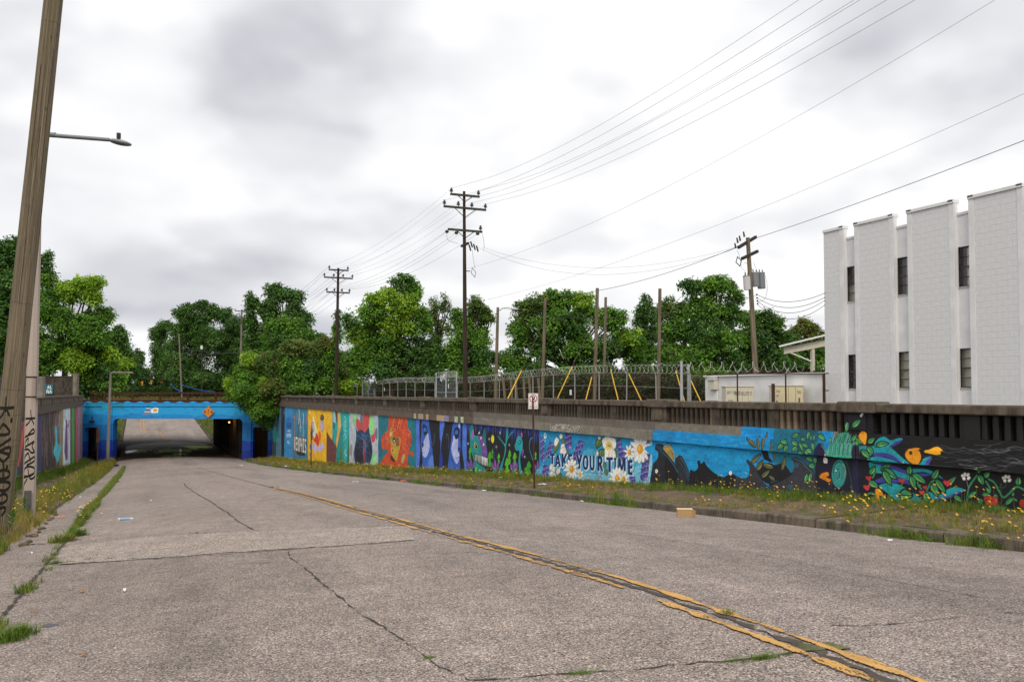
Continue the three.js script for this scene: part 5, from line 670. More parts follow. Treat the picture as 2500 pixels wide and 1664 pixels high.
{ // conductors: towards the viewer, between the poles, on to the far pole
  const ends = [[1950, 30], [2009, 30], [2085, 30], [2099, 30], [2165, 30], [2234, 30]];
  const A = [...line.a[0], ...line.a[1]], Bq = [...line.b[0], ...line.b[1]], C = [...line.c[0], ...line.c[1]];
  const near = [[1950, 0], [2085, 0], [2009, 0], [2099, 0], [2165, 0], [2234, 0]];
  const which = ['top arm, road end', 'top arm, yard end', 'second arm, outermost on the road side', 'second arm, inner road side', 'second arm, inner yard side', 'second arm, outermost on the yard side'];
  A.forEach((p, i) => {
    const e = onX(near[i][0], near[i][1], p.x - 0.15), far = e.clone().sub(p), q = p.clone().addScaledVector(far, 1.35); q.y += 0.2; const mid = e.clone().lerp(p, 0.5); mid.y -= 0.75;
    single('power_line', tube([p, p.clone().lerp(e, 0.25).add(V(0, -0.62, 0)), p.clone().lerp(e, 0.5).add(V(0, -0.8, 0)), p.clone().lerp(e, 0.75).add(V(0, -0.56, 0)), e, q.add(V(0, 0.9, 0))], 0.0062, 40, 4), M.cableFar, 'conductor from tall pole over the white building: ' + which[i], 'power line', 'conductors leaving the tall pole over the road side');
    wire('power_line', p, Bq[i], 0.7, 0.0055, M.cableFar, 'conductor between tall pole and vine-wrapped pole: ' + which[i], 'conductors between the two cross-armed poles').userData.category = 'power line';
    wire('power_line', Bq[i], C[Math.min(i, 5)], 2.2, 0.013, M.cableFar, 'conductor dipping to the pale far pole: ' + which[i], 'conductors on to the far pole').userData.category = 'power line';
  });
  const low = [[1091, 565], [1114, 568], [1120, 572], [1166, 570]].map(([x, y]) => atDepth(x, y, 54));
  low.forEach((p, i) => { wire('power_line', p, line.b[2][i], 0.8, 0.0075, M.cableFar, 'lower conductor to the third arm of the vine-wrapped pole, ' + ['outermost on the road side', 'inner road side', 'inner yard side', 'outermost on the yard side'][i], 'lower conductors between the two poles').userData.category = 'power line'; wire('power_line', line.b[2][i], C[2 + i], 3.0, 0.012, M.cableFar, 'lower conductor dipping to the far pole, ' + ['outermost on the road side', 'inner road side', 'inner yard side', 'outermost on the yard side'][i], 'lower conductors to the far pole').userData.category = 'power line'; });
}
// transformer pole, leaning
const TD = 42, tpole = thing('transformer_pole', 'leaning grey wooden pole carrying three grey transformer cans before the white building', 'pole');
{
  const [a, b] = poleLine([1850, 980], [1826, 580], TD, UP - 0.2); part('shaft', taperPole(a, b, 0.15, 0.095), M.poleGrey, tpole);
  const q = (x, y, d = 0) => atDepth(x, y, TD + d);
  for (const [x0, y0, x1, y1] of [[1803, 604, 1846, 578], [1812, 631, 1850, 613]]) part('cross_arm', beam(q(x0, y0, -0.5), q(x1, y1, 0.5), 0.12, 0.14), M.poleDark, tpole);
  for (const [x, y0, y1, r, d, m] of [[1823, 675, 707, 0.17, -0.35, M.greyBox], [1843, 667, 699, 0.19, 0.05, M.lampGrey], [1858, 667, 704, 0.19, 0.3, M.lampGrey]]) { const t = q(x, y0, d), u = q(x + 2, y1, d), can = part('transformer', bar(u, t, r, r, 14), m, tpole); part('lid', bar(t, t.clone().add(V(0, 0.05, 0)), r * 1.08, r * 0.95, 14), M.lampGrey, can); for (const k of [-0.5, 0.5]) part('bushing', bar(t.clone().add(V(k * r, 0, 0)), t.clone().add(V(k * r, 0.2, 0)), 0.035, 0.02, 6), M.ceramic, can); }
  for (const [x, y] of [[1802, 593], [1808, 588], [1818, 578], [1797, 606]]) { const p = q(x, y); part('insulator', bar(p, p.clone().add(V(-0.06, 0.26, 0)), 0.05, 0.035, 6), M.ceramic, tpole); }
  { const s = q(1804, 638); part('switch_loop', new THREE.TorusGeometry(0.2, 0.028, 5, 4).scale(0.9, 1.2, 1).rotateZ(0.3).translate(s.x, s.y, s.z), M.black, tpole); }
  for (const l of [[[1800, 610], [1806, 625], [1812, 655], [1820, 662], [1822, 675]], [[1840, 640], [1846, 655], [1852, 668]], [[1869, 672], [1874, 700], [1868, 728], [1858, 735], [1850, 735]], [[1816, 640], [1830, 646], [1838, 660]]]) part('jumper_wire', tube(l.map(([x, y]) => q(x, y)), 0.009, 14, 4), M.cable, tpole);
  for (const y of [719, 727, 734, 741]) { const p = q(1848 + (y - 719) * 0.1, y); part('spool_insulator', new THREE.SphereGeometry(0.05, 6, 5).translate(p.x, p.y, p.z), M.ceramic, tpole); }
  { const p = q(1844, 925, -0.17); part('notice_plate', box(0.2, 0.3, 0.015).rotateY(-PSI).translate(p.x, p.y, p.z), M.sheet, tpole); }
  rebase(tpole, a);
}
// ------------------------------------------------------------------ concrete-block building, painted white
const TB = 24.9, sB = (px) => -onX(px, 800, TB).z, yB = (px, py) => onX(px, py, TB).y;
const building = thing('block_building', 'white painted block building with narrow windows and stepped parapet', 'building');
{
  const sc = sB(2014), r = [[sB(2063), sB(2089)], [sB(2186), sB(2219)], [sB(2335), sB(2370)]]; const w = r[1][0] - r[1][1], step = (r[0][0] - r[2][0]) / 2;
  for (let k = 3; k < 6; k++) r.push([r[2][0] - step * (k - 2), r[2][0] - step * (k - 2) - w]);
  const yp = yB(2086, 552), yLow = yp - 0.42, y0 = UP - 0.3, rec = TB + 0.17, near = r[5][1];
  const rows = [[yB(2198, 947), yB(2198, 858)], [yB(2198, 718), yB(2195, 627)]];
  part('roof', metreUV(box(1.6, 0.12, sc - near - 0.02, rec + 0.96, yLow - 0.3, -(sc + near) / 2)), M.whiteWall, building);
  for (const e of [sc - 0.11, near + 0.11]) part('end_wall', metreUV(box(1.44, yLow - 0.37 - y0, 0.2, rec + 0.88, (yLow - 0.37 + y0) / 2, -e)), M.whiteWall, building);
  part('floor', box(1.44, 0.1, sc - near - 0.45, rec + 0.88, (rows[0][1] + rows[1][0]) / 2, -(sc + near) / 2), M.room, building);
  part('core', metreUV(box(10.4, yLow - 0.35 - y0, sc - near - 0.02, rec + 6.96, (yLow - 0.35 + y0) / 2, -(sc + near) / 2)), M.whiteWall, building);
  // recessed window bays
  const winSpec = [['dark', 'light'], ['dark', 'blind'], ['dark', 'blind'], ['dark', 'blind'], ['dark', 'blind'], ['dark', 'blind']];
  r.forEach(([a, b], k) => {
    const w0 = a + 0.1, w1 = b + 0.1, z = -(a + b) / 2, L = a - b, T2 = 0.15;
    const strip = (s0, s1, ya, yb2) => metreUV(box(T2, yb2 - ya, Math.abs(s0 - s1), rec + T2 / 2, (ya + yb2) / 2, -(s0 + s1) / 2));
    const bands = [[y0, rows[0][0]], [rows[0][1], rows[1][0]], [rows[1][1], yLow]];
    part('window_bay', [...bands.map(([c, d]) => strip(a + 0.3, b - 0.12, c, d)), ...rows.flatMap(([c, d]) => [strip(w1, b - 0.12, c, d), strip(a + 0.3, w0, c, d)])], M.whiteWall, building);
    part('bay_cap', metreUV(rbox(0.24, 0.1, L - 0.01, rec + 0.08, yLow + 0.05, z, 0.015)), M.whiteWall, building);
    rows.forEach(([c, d], j) => {
      const wz = -(w0 + w1) / 2, wl = Math.abs(w0 - w1), win = part('window', [box(0.06, 0.035, wl, rec + 0.11, c + 0.02, wz), box(0.06, 0.035, wl, rec + 0.11, d - 0.02, wz), box(0.05, 0.05, wl, rec + 0.105, (c + d) / 2, wz), box(0.06, d - c, 0.035, rec + 0.11, (c + d) / 2, -w0 + 0.018), box(0.06, d - c, 0.035, rec + 0.11, (c + d) / 2, -w1 - 0.018)], M.frame, building);
      for (let q = 0; q < 4; q++) { const ya = lerp(c, d, q / 4) + 0.02, yb2 = lerp(c, d, (q + 1) / 4) - 0.02; part('pane', box(0.006, yb2 - ya, wl - 0.06, rec + 0.12, (ya + yb2) / 2, wz), M.glass, win); }
      for (const q of [0.25, 0.75]) part('glazing_bar', box(0.03, 0.02, wl - 0.05, rec + 0.12, lerp(c, d, q), wz), M.frame, win);
      const kind = j === 1 ? (k === 0 ? 'half' : 'dark') : k === 0 ? 'dark' : 'blind';
      if (kind === 'blind') part('blind', box(0.01, d - c, wl, rec + 0.2, (c + d) / 2, wz), M.blind, win); if (kind === 'dark' && k === 2) part('curtain', box(0.02, d - c, wl * 0.3, rec + 0.185, (c + d) / 2, wz + wl * 0.2), M.blind, win); if (kind === 'half') part('roller_blind', box(0.01, (d - c) / 2, wl - 0.02, rec + 0.18, c + (d - c) / 4, wz), M.blind, win);
      part('sill', metreUV(box(0.14, 0.04, wl + 0.06, rec + 0.04, c - 0.02, wz)), M.reveal, win);
    });
  });
  // proud wall panels, laid in blocks; coping with a raised block at the end of each
  const blockG = metreUV(new RoundedBoxGeometry(0.05, 0.1965, 0.3965, 1, 0.0018)), rest = []; let n = 0;
  const panels = [[sc, r[0][0]], ...r.slice(0, 5).map((q, i) => [q[1], r[i + 1][0]])].reverse();
  reseed(21);
  const order = [...panels].reverse().sort((p, q) => Math.abs(p[0] - 20.5) - Math.abs(q[0] - 20.5));
  order.forEach(([a, b]) => {
    const top = yp, L = a - b, nb = Math.max(2, Math.round(L / 0.4)), bw = L / nb, nr = Math.floor((top - y0) / 0.2);
    part('panel_core', metreUV(box(0.14, top - y0, L - 0.004, TB + 0.1, (top + y0) / 2, -(a + b) / 2)), M.joint, building);
    for (let i = 0; i < nr; i++) for (let j = 0; j < nb + (i % 2); j++) {
      let s0 = b + (j - (i % 2 ? 0.5 : 0)) * bw, s1 = s0 + bw; s0 = Math.max(s0, b); s1 = Math.min(s1, a); const wv = s1 - s0 - 0.0035, y = top - 0.1 - i * 0.2, x = TB + 0.025 + rr(-0.0012, 0.0012);
      if (wv < 0.05) continue; const full = Math.abs(wv + 0.0035 - bw) < 1e-3, g = () => blockG.clone().scale(1, 1, wv / 0.3965);
      if (full && n < 290 && a > 14 && i < 34) { const o = part('block', blockG, M.whiteWall, building); o.scale.z = wv / 0.3965; o.position.set(x, y, -(s0 + s1) / 2); n++; } else rest.push(g().translate(x, y, -(s0 + s1) / 2));
    }
    part('coping', metreUV(rbox(0.3, 0.12, L + 0.02, TB + 0.1, top + 0.06, -(a + b) / 2, 0.015)), M.whiteWall, building);
    for (const [e, sg] of [[b, 1], [a, -1]]) if (e !== sc) { const c = e + sg * 0.11; part('pilaster', metreUV(rbox(0.06, top - y0 + 0.08, 0.2, TB + 0.014, (top + 0.08 + y0) / 2, -c, 0.006)), M.whiteWall, building); part('coping_block', metreUV(rbox(0.3, 0.09, 0.22, TB + 0.1, top + 0.095, -c, 0.01)), M.whiteWall, building); }
  });
  const o = part('far_blocks', rest, M.whiteWall, building); o.userData.kind = 'stuff';
  rebase(building, TS(TB, UP, (sc + near) / 2));
}
{ // low walled annexe running on from the corner, with meter boxes
  const s0 = sB(2013), s1 = -onX(1720, 950, TB).z, yt = onX(2013, 911.5, TB).y, an = thing('annexe', 'low white annexe wall behind the chain-link fence and cream cabinets', 'wall');
  part('wall', metreUV(box(3, yt - UP + 0.3, s1 - s0, TB + 1.55, (yt + UP - 0.3) / 2, -(s0 + s1) / 2)), M.whiteWall, an); part('flashing', metreUV(box(3.1, 0.06, s1 - s0 + 0.05, TB + 1.5, yt + 0.03, -(s0 + s1) / 2)), M.whiteWall, an);
  const on = (px) => -onX(px, 940, TB).z, bx = (n, a, b, ya, yb2, m, dep = 0.25) => part(n, metreUV(rbox(dep, onX(b, ya, TB).y - onX(b, yb2, TB).y, Math.abs(on(a) - on(b)), TB + 0.04 - dep / 2, (onX(b, ya, TB).y + onX(b, yb2, TB).y) / 2, -(on(a) + on(b)) / 2, 0.015)), m, an);
  bx('meter_box', 1738, 1753, 929.5, 951, M.cream); bx('meter_hood', 1738, 1753, 920.5, 929, M.greyBox, 0.3); bx('conduit_box', 1733, 1737.5, 924, 950, M.greyBox, 0.12); bx('access_panel', 1724, 1752, 953, 978, M.sheet, 0.06);
  rebase(an, TS(TB, UP, (s0 + s1) / 2));
  const ct = canvasOf(512, 300), g = ct.getContext('2d'); g.fillStyle = '#cfc9b4'; g.fillRect(0, 0, 512, 300); g.fillStyle = '#4b4940'; g.font = 'bold 34px sans-serif'; g.fillText('DEPT 1 CIRCUIT', 10, 50); g.fillText('SPARE', 30, 120); g.font = 'bold 40px sans-serif'; g.fillText('TRF & WILLETT ST', 150, 60); for (const x of [165, 300, 410]) g.fillRect(x, 20, 3, 280); g.fillRect(440, 100, 8, 130);
  const cab = (name, lab, px0, px1, pyTop, d, depth, tex, side) => { const a = atDepth(px0, pyTop, d), b = atDepth(px1, pyTop, d), w = a.distanceTo(b), hh = a.y - UP + 0.05, o = thing(name, lab, 'cabinet'), c = a.clone().lerp(b, 0.5), turn = side || -PSI, X = (gg) => gg.rotateY(turn).translate(c.x, a.y - hh / 2, c.z).translate(flatF.x * depth / 2, 0, flatF.z * depth / 2); part('body', X(metreUV(rbox(w, hh, depth, 0, 0, 0, 0.02))), M.cream, o); part('front', X(new THREE.PlaneGeometry(w * 0.96, hh * 0.94).translate(0, -0.01, depth / 2 + 0.006)), std({ map: canvasTex(tex), roughness: 0.6 }), o); part('top', X(rbox(w + 0.06, 0.05, depth + 0.06, 0, hh / 2, 0, 0.015)), M.cream, o); part('handle', X(box(0.03, 0.25, 0.03, 0, -hh * 0.3, depth / 2 + 0.02)), M.black, o); rebase(o, V(c.x, UP, c.z)); };
  cab('electrical_cabinet', 'cream electrical cabinet with rows of black lettering by the leaning pole', 1772, 1841, 943, 36.5, 0.7, ct);
  const c2 = canvasOf(300, 300), h = c2.getContext('2d'); h.fillStyle = '#d6cba4'; h.fillRect(0, 0, 300, 300); h.fillStyle = '#4b4940'; h.font = 'bold 24px sans-serif'; h.fillText('TR2', 8, 40); h.fillText('AT', 8, 74); h.fillRect(8, 100, 14, 90); h.fillRect(140, 0, 3, 300); h.font = 'bold 30px sans-serif'; h.fillText('TR2', 232, 50); h.fillRect(250, 80, 18, 100); h.fillRect(218, 0, 4, 300);
  cab('electrical_cabinet', 'plain cream cabinet with a dark post beside it, by the white annexe', 1892, 1962, 941, 34.8, 0.8, c2);
  { const p = atDepth(1888, 938, 34.4), o = thing('bollard_post', 'short rusty brown post beside the plain cream cabinet', 'post'); part('shaft', bar(V(p.x, UP - 0.2, p.z), p, 0.07, 0.07, 10), M.rust, o); part('cap', bar(p, p.clone().add(V(0, 0.03, 0)), 0.08, 0.07, 10), M.rust, o); rebase(o, V(p.x, UP, p.z)); }
}
{ // lean-to canopy at the rear of the building
  const o = thing('canopy', 'white lean-to canopy on a post behind the annexe', 'canopy'), d = 44, q = (x, y, k = 0) => atDepth(x, y, d + k);
  const roof = (x0, y0, x1, y1, th, k0, k1, nm, m) => { const a = q(x0, y0, k0), b = q(x1, y1, k0), c = q(x1, y1, k1), e = q(x0, y0, k1), pos = [], Q = (p, r2, s, t) => [p, r2, s, p, s, t].forEach((v) => pos.push(v.x, v.y, v.z)), dn = (v) => v.clone().add(V(0, -th, 0)); Q(a, b, c, e); Q(dn(a), dn(e), dn(c), dn(b)); Q(a, dn(a), dn(b), b); Q(b, dn(b), dn(c), c); Q(c, dn(c), dn(e), e); Q(e, dn(e), dn(a), a); const g = new THREE.BufferGeometry(); g.setAttribute('position', new THREE.Float32BufferAttribute(pos, 3)); g.computeVertexNormals(); part(nm, metreUV(g), m, o); };
  roof(1903, 843, 2030, 812, 0.09, 0, 3.2, 'roof', M.sheet); roof(1914, 848, 2030, 826, 0.34, 0.3, 0.45, 'fascia_beam', M.cream); roof(1914, 848, 2030, 826, 0.3, 2.8, 2.95, 'fascia_beam', M.cream); for (let k = 0; k < 4; k++) part('rafter', beam(q(1930 + k * 26, 841 - k * 6.3, 0.2), q(1930 + k * 26, 841 - k * 6.3, 3), 0.08, 0.14), M.cream, o);
  { const t = q(1984, 845, 0.4); part('post', metreUV(box(0.16, t.y - UP + 0.2, 0.16, t.x, (t.y + UP - 0.2) / 2, t.z)), M.cream, o); part('brace', bar(q(1981, 882, 0.35), q(1916, 855, 0.35), 0.04, 0.04, 6), M.sheet, o); rebase(o, V(t.x, UP, t.z)); }
}
// wires at the transformer pole
{
  const q = (x, y, d) => atDepth(x, y, d), S = [715, 725.5, 733, 744];
  S.forEach((y, i) => wire('service_wire', q(1848, 719 + i * 7.3, TD), onX(2014.5, y, TB - 0.02), 0.35 + 0.1 * i, 0.012, M.cable, ['topmost', 'second highest', 'third highest', 'lowest'][i] + ' dark service wire from transformer pole to the white building', 'service wires to the building'));
  wire('utility_wire', q(1846, 581, TD), q(2620, 296, 24), 0.1, 0.012, M.cable, 'thick black wire climbing over the white building from the transformer pole');
  wire('utility_wire', q(1804, 601, TD), q(1340, 724, 60), 0.5, 0.014, M.cable, 'black wire from the transformer pole to the bare grey pole'); wire('utility_wire', q(1795, 607, TD), q(1165, 603, 54), 1.5, 0.006, M.cableFar, 'faint wire sagging between transformer pole and tall dark pole'); wire('utility_wire', q(1795, 604, TD), q(1178, 603, 54.2), 1.15, 0.0055, M.cableFar, 'upper faint wire sagging between transformer pole and tall dark pole');
  wire('utility_wire', q(1140, 656, 54), q(2560, -80, 20), 0.9, 0.005, M.cableFar, 'thin single wire rising high over the white building from the dark pole');
  wire('utility_wire', q(1190, 731, 57), q(2640, 165, 24), 0.7, 0.0055, M.cableFar, 'thin wire rising from the yard lamp over the white building'); wire('utility_wire', q(1845, 722, TD), q(1225, 752, 58), 0.9, 0.008, M.cableFar, 'cable strung before the yard trees to the yard lamp');
}
// ------------------------------------------------------------------ yard behind the wall: bare poles, stub posts, guy wires, lamp
{
  const D = 50;
  for (const [xt, yt, xb, d, r, lab] of [[1331, 730, 1324, 52, 0.09, 'bare grey yard pole beside the lime-topped tree'], [1458.6, 703.5, 1451.6, 48, 0.095, 'thick bare yard pole, the tallest beside a thinner one'], [1479, 725.5, 1474, 54, 0.085, 'thinner bare yard pole close beside the tallest one'], [1611.5, 704.5, 1607.8, 46, 0.09, 'lone bare yard pole before the spiky dark tree']]) { const [a, b] = poleLine([xb, 975], [xt, yt], d, UP - 0.2), o = thing('bare_pole', lab, 'pole', null, 'bare poles in the yard'); part('shaft', taperPole(a, b, r * 1.15, r, 10), M.poleGrey, o); part('top_face', bar(b, b.clone().add(V(0, 0.01, 0)), r * 0.9, r * 0.8, 10), M.poleWhite, o); rebase(o, a); }
  for (const [x, xt, ord] of [[1233, 1228, 'first'], [1250, 1247, 'second'], [1262, 1258, 'third'], [1281, 1278, 'fourth'], [1296, 1291, 'fifth'], [1318, 1314, 'sixth']]) { const [a, b] = poleLine([x, 975], [xt, 922], D, UP - 0.2); single('stub_post', taperPole(a, b, 0.085, 0.08, 9), M.poleGrey, ord + ' short grey wooden post in the yard counting from the tall dark pole', 'post', 'row of short posts in the yard').userData.kind = 'thing'; }
  for (const [x0, y0, x1, y1, ux, uy, lab] of [[1273, 905, 1251, 950, 1320, 800, 'by the short posts'], [1397, 895, 1355, 985, 1451, 778, 'crossing up to the tallest bare pole'], [1445, 920, 1428, 985, 1458, 870, 'short and steep behind the tallest bare pole'], [1491, 902, 1513, 990, 1462, 784, 'with a small white tag'], [1535, 912, 1572, 990, 1470, 790, 'sloping away from the thinner bare pole'], [1650, 905, 1676, 995, 1617, 795, 'by the corner fence posts'], [1684, 922, 1716, 990, 1640, 850, 'beside the white annexe wall']]) {
    const o = thing('guy_wire', 'yellow guy wire guard ' + lab, 'guy wire', null, 'yellow guarded guy wires in the yard'), d = 45, a = atDepth(x0, y0, d), b = atDepth(x1, y1, d - 1); const k = (UP - a.y) / (b.y - a.y), foot = a.clone().lerp(b, k); part('guard', bar(foot, a, 0.035, 0.03, 6), M.guard, o); part('cable', bar(a, atDepth(ux, uy, d + 3), 0.012, 0.012, 4), M.oldWire, o); rebase(o, foot); }
  { const [a, b] = poleLine([1210, 970], [1215.5, 750], 58, UP - 0.2), o = thing('yard_lamp', 'cobra-head lamp on a brown wooden pole among the yard trees', 'lamp'); part('shaft', taperPole(a, b, 0.14, 0.09, 10), M.poleGrey, o); const q = (x, y) => atDepth(x, y, 58); part('arm', tube([q(1219, 758), q(1228, 752), q(1240, 751), q(1250, 753)], 0.035, 12, 6), M.galv, o); const h = q(1257, 754.5); part('lamp_head', new THREE.SphereGeometry(0.25, 12, 8).scale(1.05, 0.42, 0.5).rotateY(-PSI).translate(h.x, h.y, h.z), M.galv, o); rebase(o, a); }
}
// ------------------------------------------------------------------ chain-link fence with razor coil, gates
const TF = 19.5;
function chain(p, q, y0, y1, step = 0.11, w = 0.004) { // woven wire between two posts
  const d = q.clone().sub(p); d.y = 0; const L = d.length(); d.normalize(); const pos = [], n = Math.round(L / step), h = step, rows = Math.ceil((y1 - y0) / h), up = V(0, 1, 0);
  for (let i = 0; i < n; i++) for (const sg of [1, -1]) for (let j = 0; j < rows; j++) { const ya = y0 + j * h, yb = Math.min(y1, ya + h), xa = (i + 0.5 + (j % 2 ? sg : -sg) * 0.5) * step, xb = (i + 0.5 + (j % 2 ? -sg : sg) * 0.5) * step, P = (x, y, k) => { const v = p.clone().addScaledVector(d, clamp(x + k * w, 0, L)); return [v.x + sg * 0.003, y, v.z]; }; const A = P(xa, ya, -1), B = P(xa, ya, 1), C = P(xb, yb, 1), E = P(xb, yb, -1); pos.push(...A, ...B, ...C, ...A, ...C, ...E); }
  void up; const g = new THREE.BufferGeometry(); g.setAttribute('position', new THREE.Float32BufferAttribute(pos, 3)); g.computeVertexNormals(); g.setAttribute('uv', new THREE.Float32BufferAttribute(new Float32Array(pos.length / 3 * 2), 2)); return g;
}
function coil(p, q, r, pitch, m) { const d = q.clone().sub(p), L = d.length(); d.normalize(); const side = d.clone().cross(V(0, 1, 0)).normalize(), n = Math.round(L / pitch), pts = []; for (let i = 0; i <= n * 10; i++) { const a = i / 10 * 6.2832, k = r * (0.92 + 0.16 * vnoise(i * 0.11, 4)); pts.push(p.clone().addScaledVector(d, L * i / (n * 10) + 0.03 * Math.sin(i * 1.7)).add(V(0, Math.sin(a) * k, 0)).addScaledVector(side, Math.cos(a) * k)); } return new THREE.TubeGeometry(new THREE.CatmullRomCurve3(pts), n * 14, m, 3, false); }
{
  const yT = EYE + 0.8, f = thing('chain_link_fence', 'long chain-link fence topped with a razor wire coil behind the balustrade', 'fence'), s0 = 27.6, s1 = 88, gates = [[58.5, 54.2], [80.5, 76.0]], dip = (s) => yT + 0.13 * Math.sin(s * 0.21) - (s > 60 ? 0.05 : 0);
  const inGate = (s) => gates.some(([b, a]) => s > a - 0.05 && s < b + 0.05); let prev = null; reseed(31);
  for (let s = s0; s < s1; s += 2.4) {
    if (inGate(s)) { prev = null; continue; } const top = dip(s), b = TS(TF, UP - 0.2, s), t = TS(TF + rr(-0.02, 0.02), top, s + rr(-0.05, 0.05)); part('post', bar(b, t, 0.03, 0.03, 7), M.fenceWire, f); part('wire_arm', bar(t, TS(TF - 0.22, top + 0.24, s), 0.02, 0.02, 5), M.galv, f);
    if (prev !== null) { const o = part('chain_link_mesh', chain(TS(TF, 0, prev), TS(TF, 0, s), UP, Math.min(dip(prev), top) - 0.02), M.oldWire, f); o.userData.kind = 'stuff'; part('top_rail', bar(TS(TF, dip(prev), prev), t, 0.016, 0.016, 5), M.oldWire, f); part('barbed_wire', bar(TS(TF, dip(prev) - 0.55, prev), TS(TF, top - 0.55, s), 0.009, 0.009, 4), M.fenceWire, f); part('razor_coil', coil(TS(TF - 0.12, dip(prev) + 0.2, prev), TS(TF - 0.12, top + 0.2, s), 0.19, 0.33, 0.0065), M.razor, f); }
    prev = s;
  }
  rebase(f, TS(TF, UP, (s0 + s1) / 2));
  const gateMesh = std({ color: lin(0.34, 0.39, 0.40), metalness: 0.3, roughness: 0.5 });
  gates.forEach(([b, a], i) => {
    const g = thing('double_gate', i ? 'grey chain-link double gate near the vine-covered shrubs' : 'tall grey chain-link double gate beside the tall dark pole', 'gate'), top = EYE + (i ? 1.0 : 1.12), m = (a + b) / 2;
    for (const s of [a, m, b]) part('gate_post', bar(TS(TF, UP - 0.1, s), TS(TF, top + 0.35, s), 0.055, 0.05, 7), M.galv, g);
    for (const [p, q] of [[a, m], [m, b]]) { const leaf = part('gate_leaf', [beam(TS(TF, top, p), TS(TF, top, q), 0.05, 0.05), beam(TS(TF, top - 1.05, p), TS(TF, top - 1.05, q), 0.04, 0.04), beam(TS(TF, UP + 0.1, p), TS(TF, UP + 0.1, q), 0.05, 0.05)], M.galv, g); const o = part('chain_link_mesh', chain(TS(TF + 0.02, 0, p), TS(TF + 0.02, 0, q), UP + 0.1, top, 0.07), gateMesh, leaf); o.userData.kind = 'stuff'; part('razor_coil', coil(TS(TF, top + 0.2, p), TS(TF, top + 0.2, q), 0.18, 0.3, 0.008), M.razor, leaf); }
    part('notice', box(0.012, 0.3, 0.14, TF - 0.03, EYE + 0.5, -(m - 0.6)), M.sheet, g); rebase(g, TS(TF, UP, m));
  });
  for (const [s, y] of [[72.5, EYE + 0.35], [37.6, EYE + 0.05]]) single('fence_notice', box(0.01, 0.26, 0.2, TF - 0.03, y, -s), M.sheet, s > 60 ? 'small white notice on the fence between the two grey gates' : 'small white notice on the fence below the bare poles', 'notice').userData.kind = 'thing';
  // cross fence from the corner to the building
  const cf = thing('chain_link_fence', 'short chain-link fence with open razor loops before the white annexe', 'fence'), pa = atDepth(1681, 912, 33.6), pb = atDepth(2012, 912, 33.6); let pv = null;
  [1664, 1681, 1800.5, 1918.5, 2012].forEach((px, i) => { const t = i ? atDepth(px, 911.5, 33.6) : atDepth(px, 903, 33), b = V(t.x, UP - 0.2, t.z), big = i < 2 || i === 4; part('post', bar(b, V(t.x, t.y + (i < 2 ? 0.35 : 0), t.z), big ? 0.06 : 0.03, big ? 0.055 : 0.03, 8), i < 2 ? M.galv : M.rust, cf); if (pv && i > 1) { const o = part('chain_link_mesh', chain(pv, b, UP, pa.y, 0.13, 0.0014), M.fenceWire, cf); o.userData.kind = 'stuff'; part('top_rail', bar(V(pv.x, pa.y, pv.z), V(b.x, pa.y, b.z), 0.02, 0.02, 5), M.rust, cf); } if (i === 2 || i === 3) part('wire_arm', bar(t, t.clone().addScaledVector(flatR, 0.14).add(V(0, 0.22, 0)), 0.018, 0.018, 5), M.galv, cf); pv = b; });
  part('barbed_wire', bar(V(pa.x, pa.y + 0.06, pa.z), V(pb.x, pb.y + 0.06, pb.z), 0.014, 0.014, 4), M.rust, cf);
  part('razor_coil', coil(V(pa.x, pa.y + 0.27, pa.z), atDepth(1960, 895, 33.6), 0.2, 0.42, 0.01), M.razor, cf);
  for (const py of [911, 953]) part('wall_bracket', beam(atDepth(2012, py, 33.6), atDepth(2024, py, 33.6), 0.05, 0.04), M.black, cf); rebase(cf, V((pa.x + pb.x) / 2, UP, (pa.z + pb.z) / 2));
}
// ------------------------------------------------------------------ trees and shrubs
const leafMat = new THREE.MeshPhysicalMaterial({ color: 0xffffff, roughness: 0.7, transmission: 0.42, thickness: 0, side: THREE.DoubleSide, specularIntensity: 0.35 });
const barkMat = std({ color: lin(0.10, 0.08, 0.06), map: rep(T.wood, 1) });
function sprayGeo(n, sd, len = 0.42, wid = 0.24) {             // a twig end: n folded leaves about a short stem
  reseed(sd); const pos = [];
  for (let i = 0; i < n; i++) {
    const c = V(rr(-0.5, 0.5), rr(-0.16, 0.2), rr(-0.5, 0.5)), a = rr(0, 6.28), tilt = rr(-0.5, 0.35), dir = V(Math.cos(a), tilt, Math.sin(a)).normalize(), side = V(-Math.sin(a), rr(-0.3, 0.3), Math.cos(a)).normalize(), L = len * rr(0.7, 1.2), W = wid * rr(0.7, 1.15);
    const b = c.clone(), m1 = c.clone().addScaledVector(dir, L * 0.45).addScaledVector(side, W / 2).add(V(0, 0.05, 0)), m2 = c.clone().addScaledVector(dir, L * 0.45).addScaledVector(side, -W / 2).add(V(0, 0.05, 0)), t = c.clone().addScaledVector(dir, L).add(V(0, -0.04, 0));
    for (const v of [b, m1, t, b, t, m2]) pos.push(v.x, v.y, v.z);
  }
  const g = new THREE.BufferGeometry(); g.setAttribute('position', new THREE.Float32BufferAttribute(pos, 3)); g.computeVertexNormals(); g.setAttribute('uv', new THREE.Float32BufferAttribute(new Float32Array(pos.length / 3 * 2), 2)); return g;
}
const SPRAY = [sprayGeo(9, 101, 0.46, 0.28), sprayGeo(9, 202, 0.46, 0.28), sprayGeo(10, 303, 0.38, 0.25)];
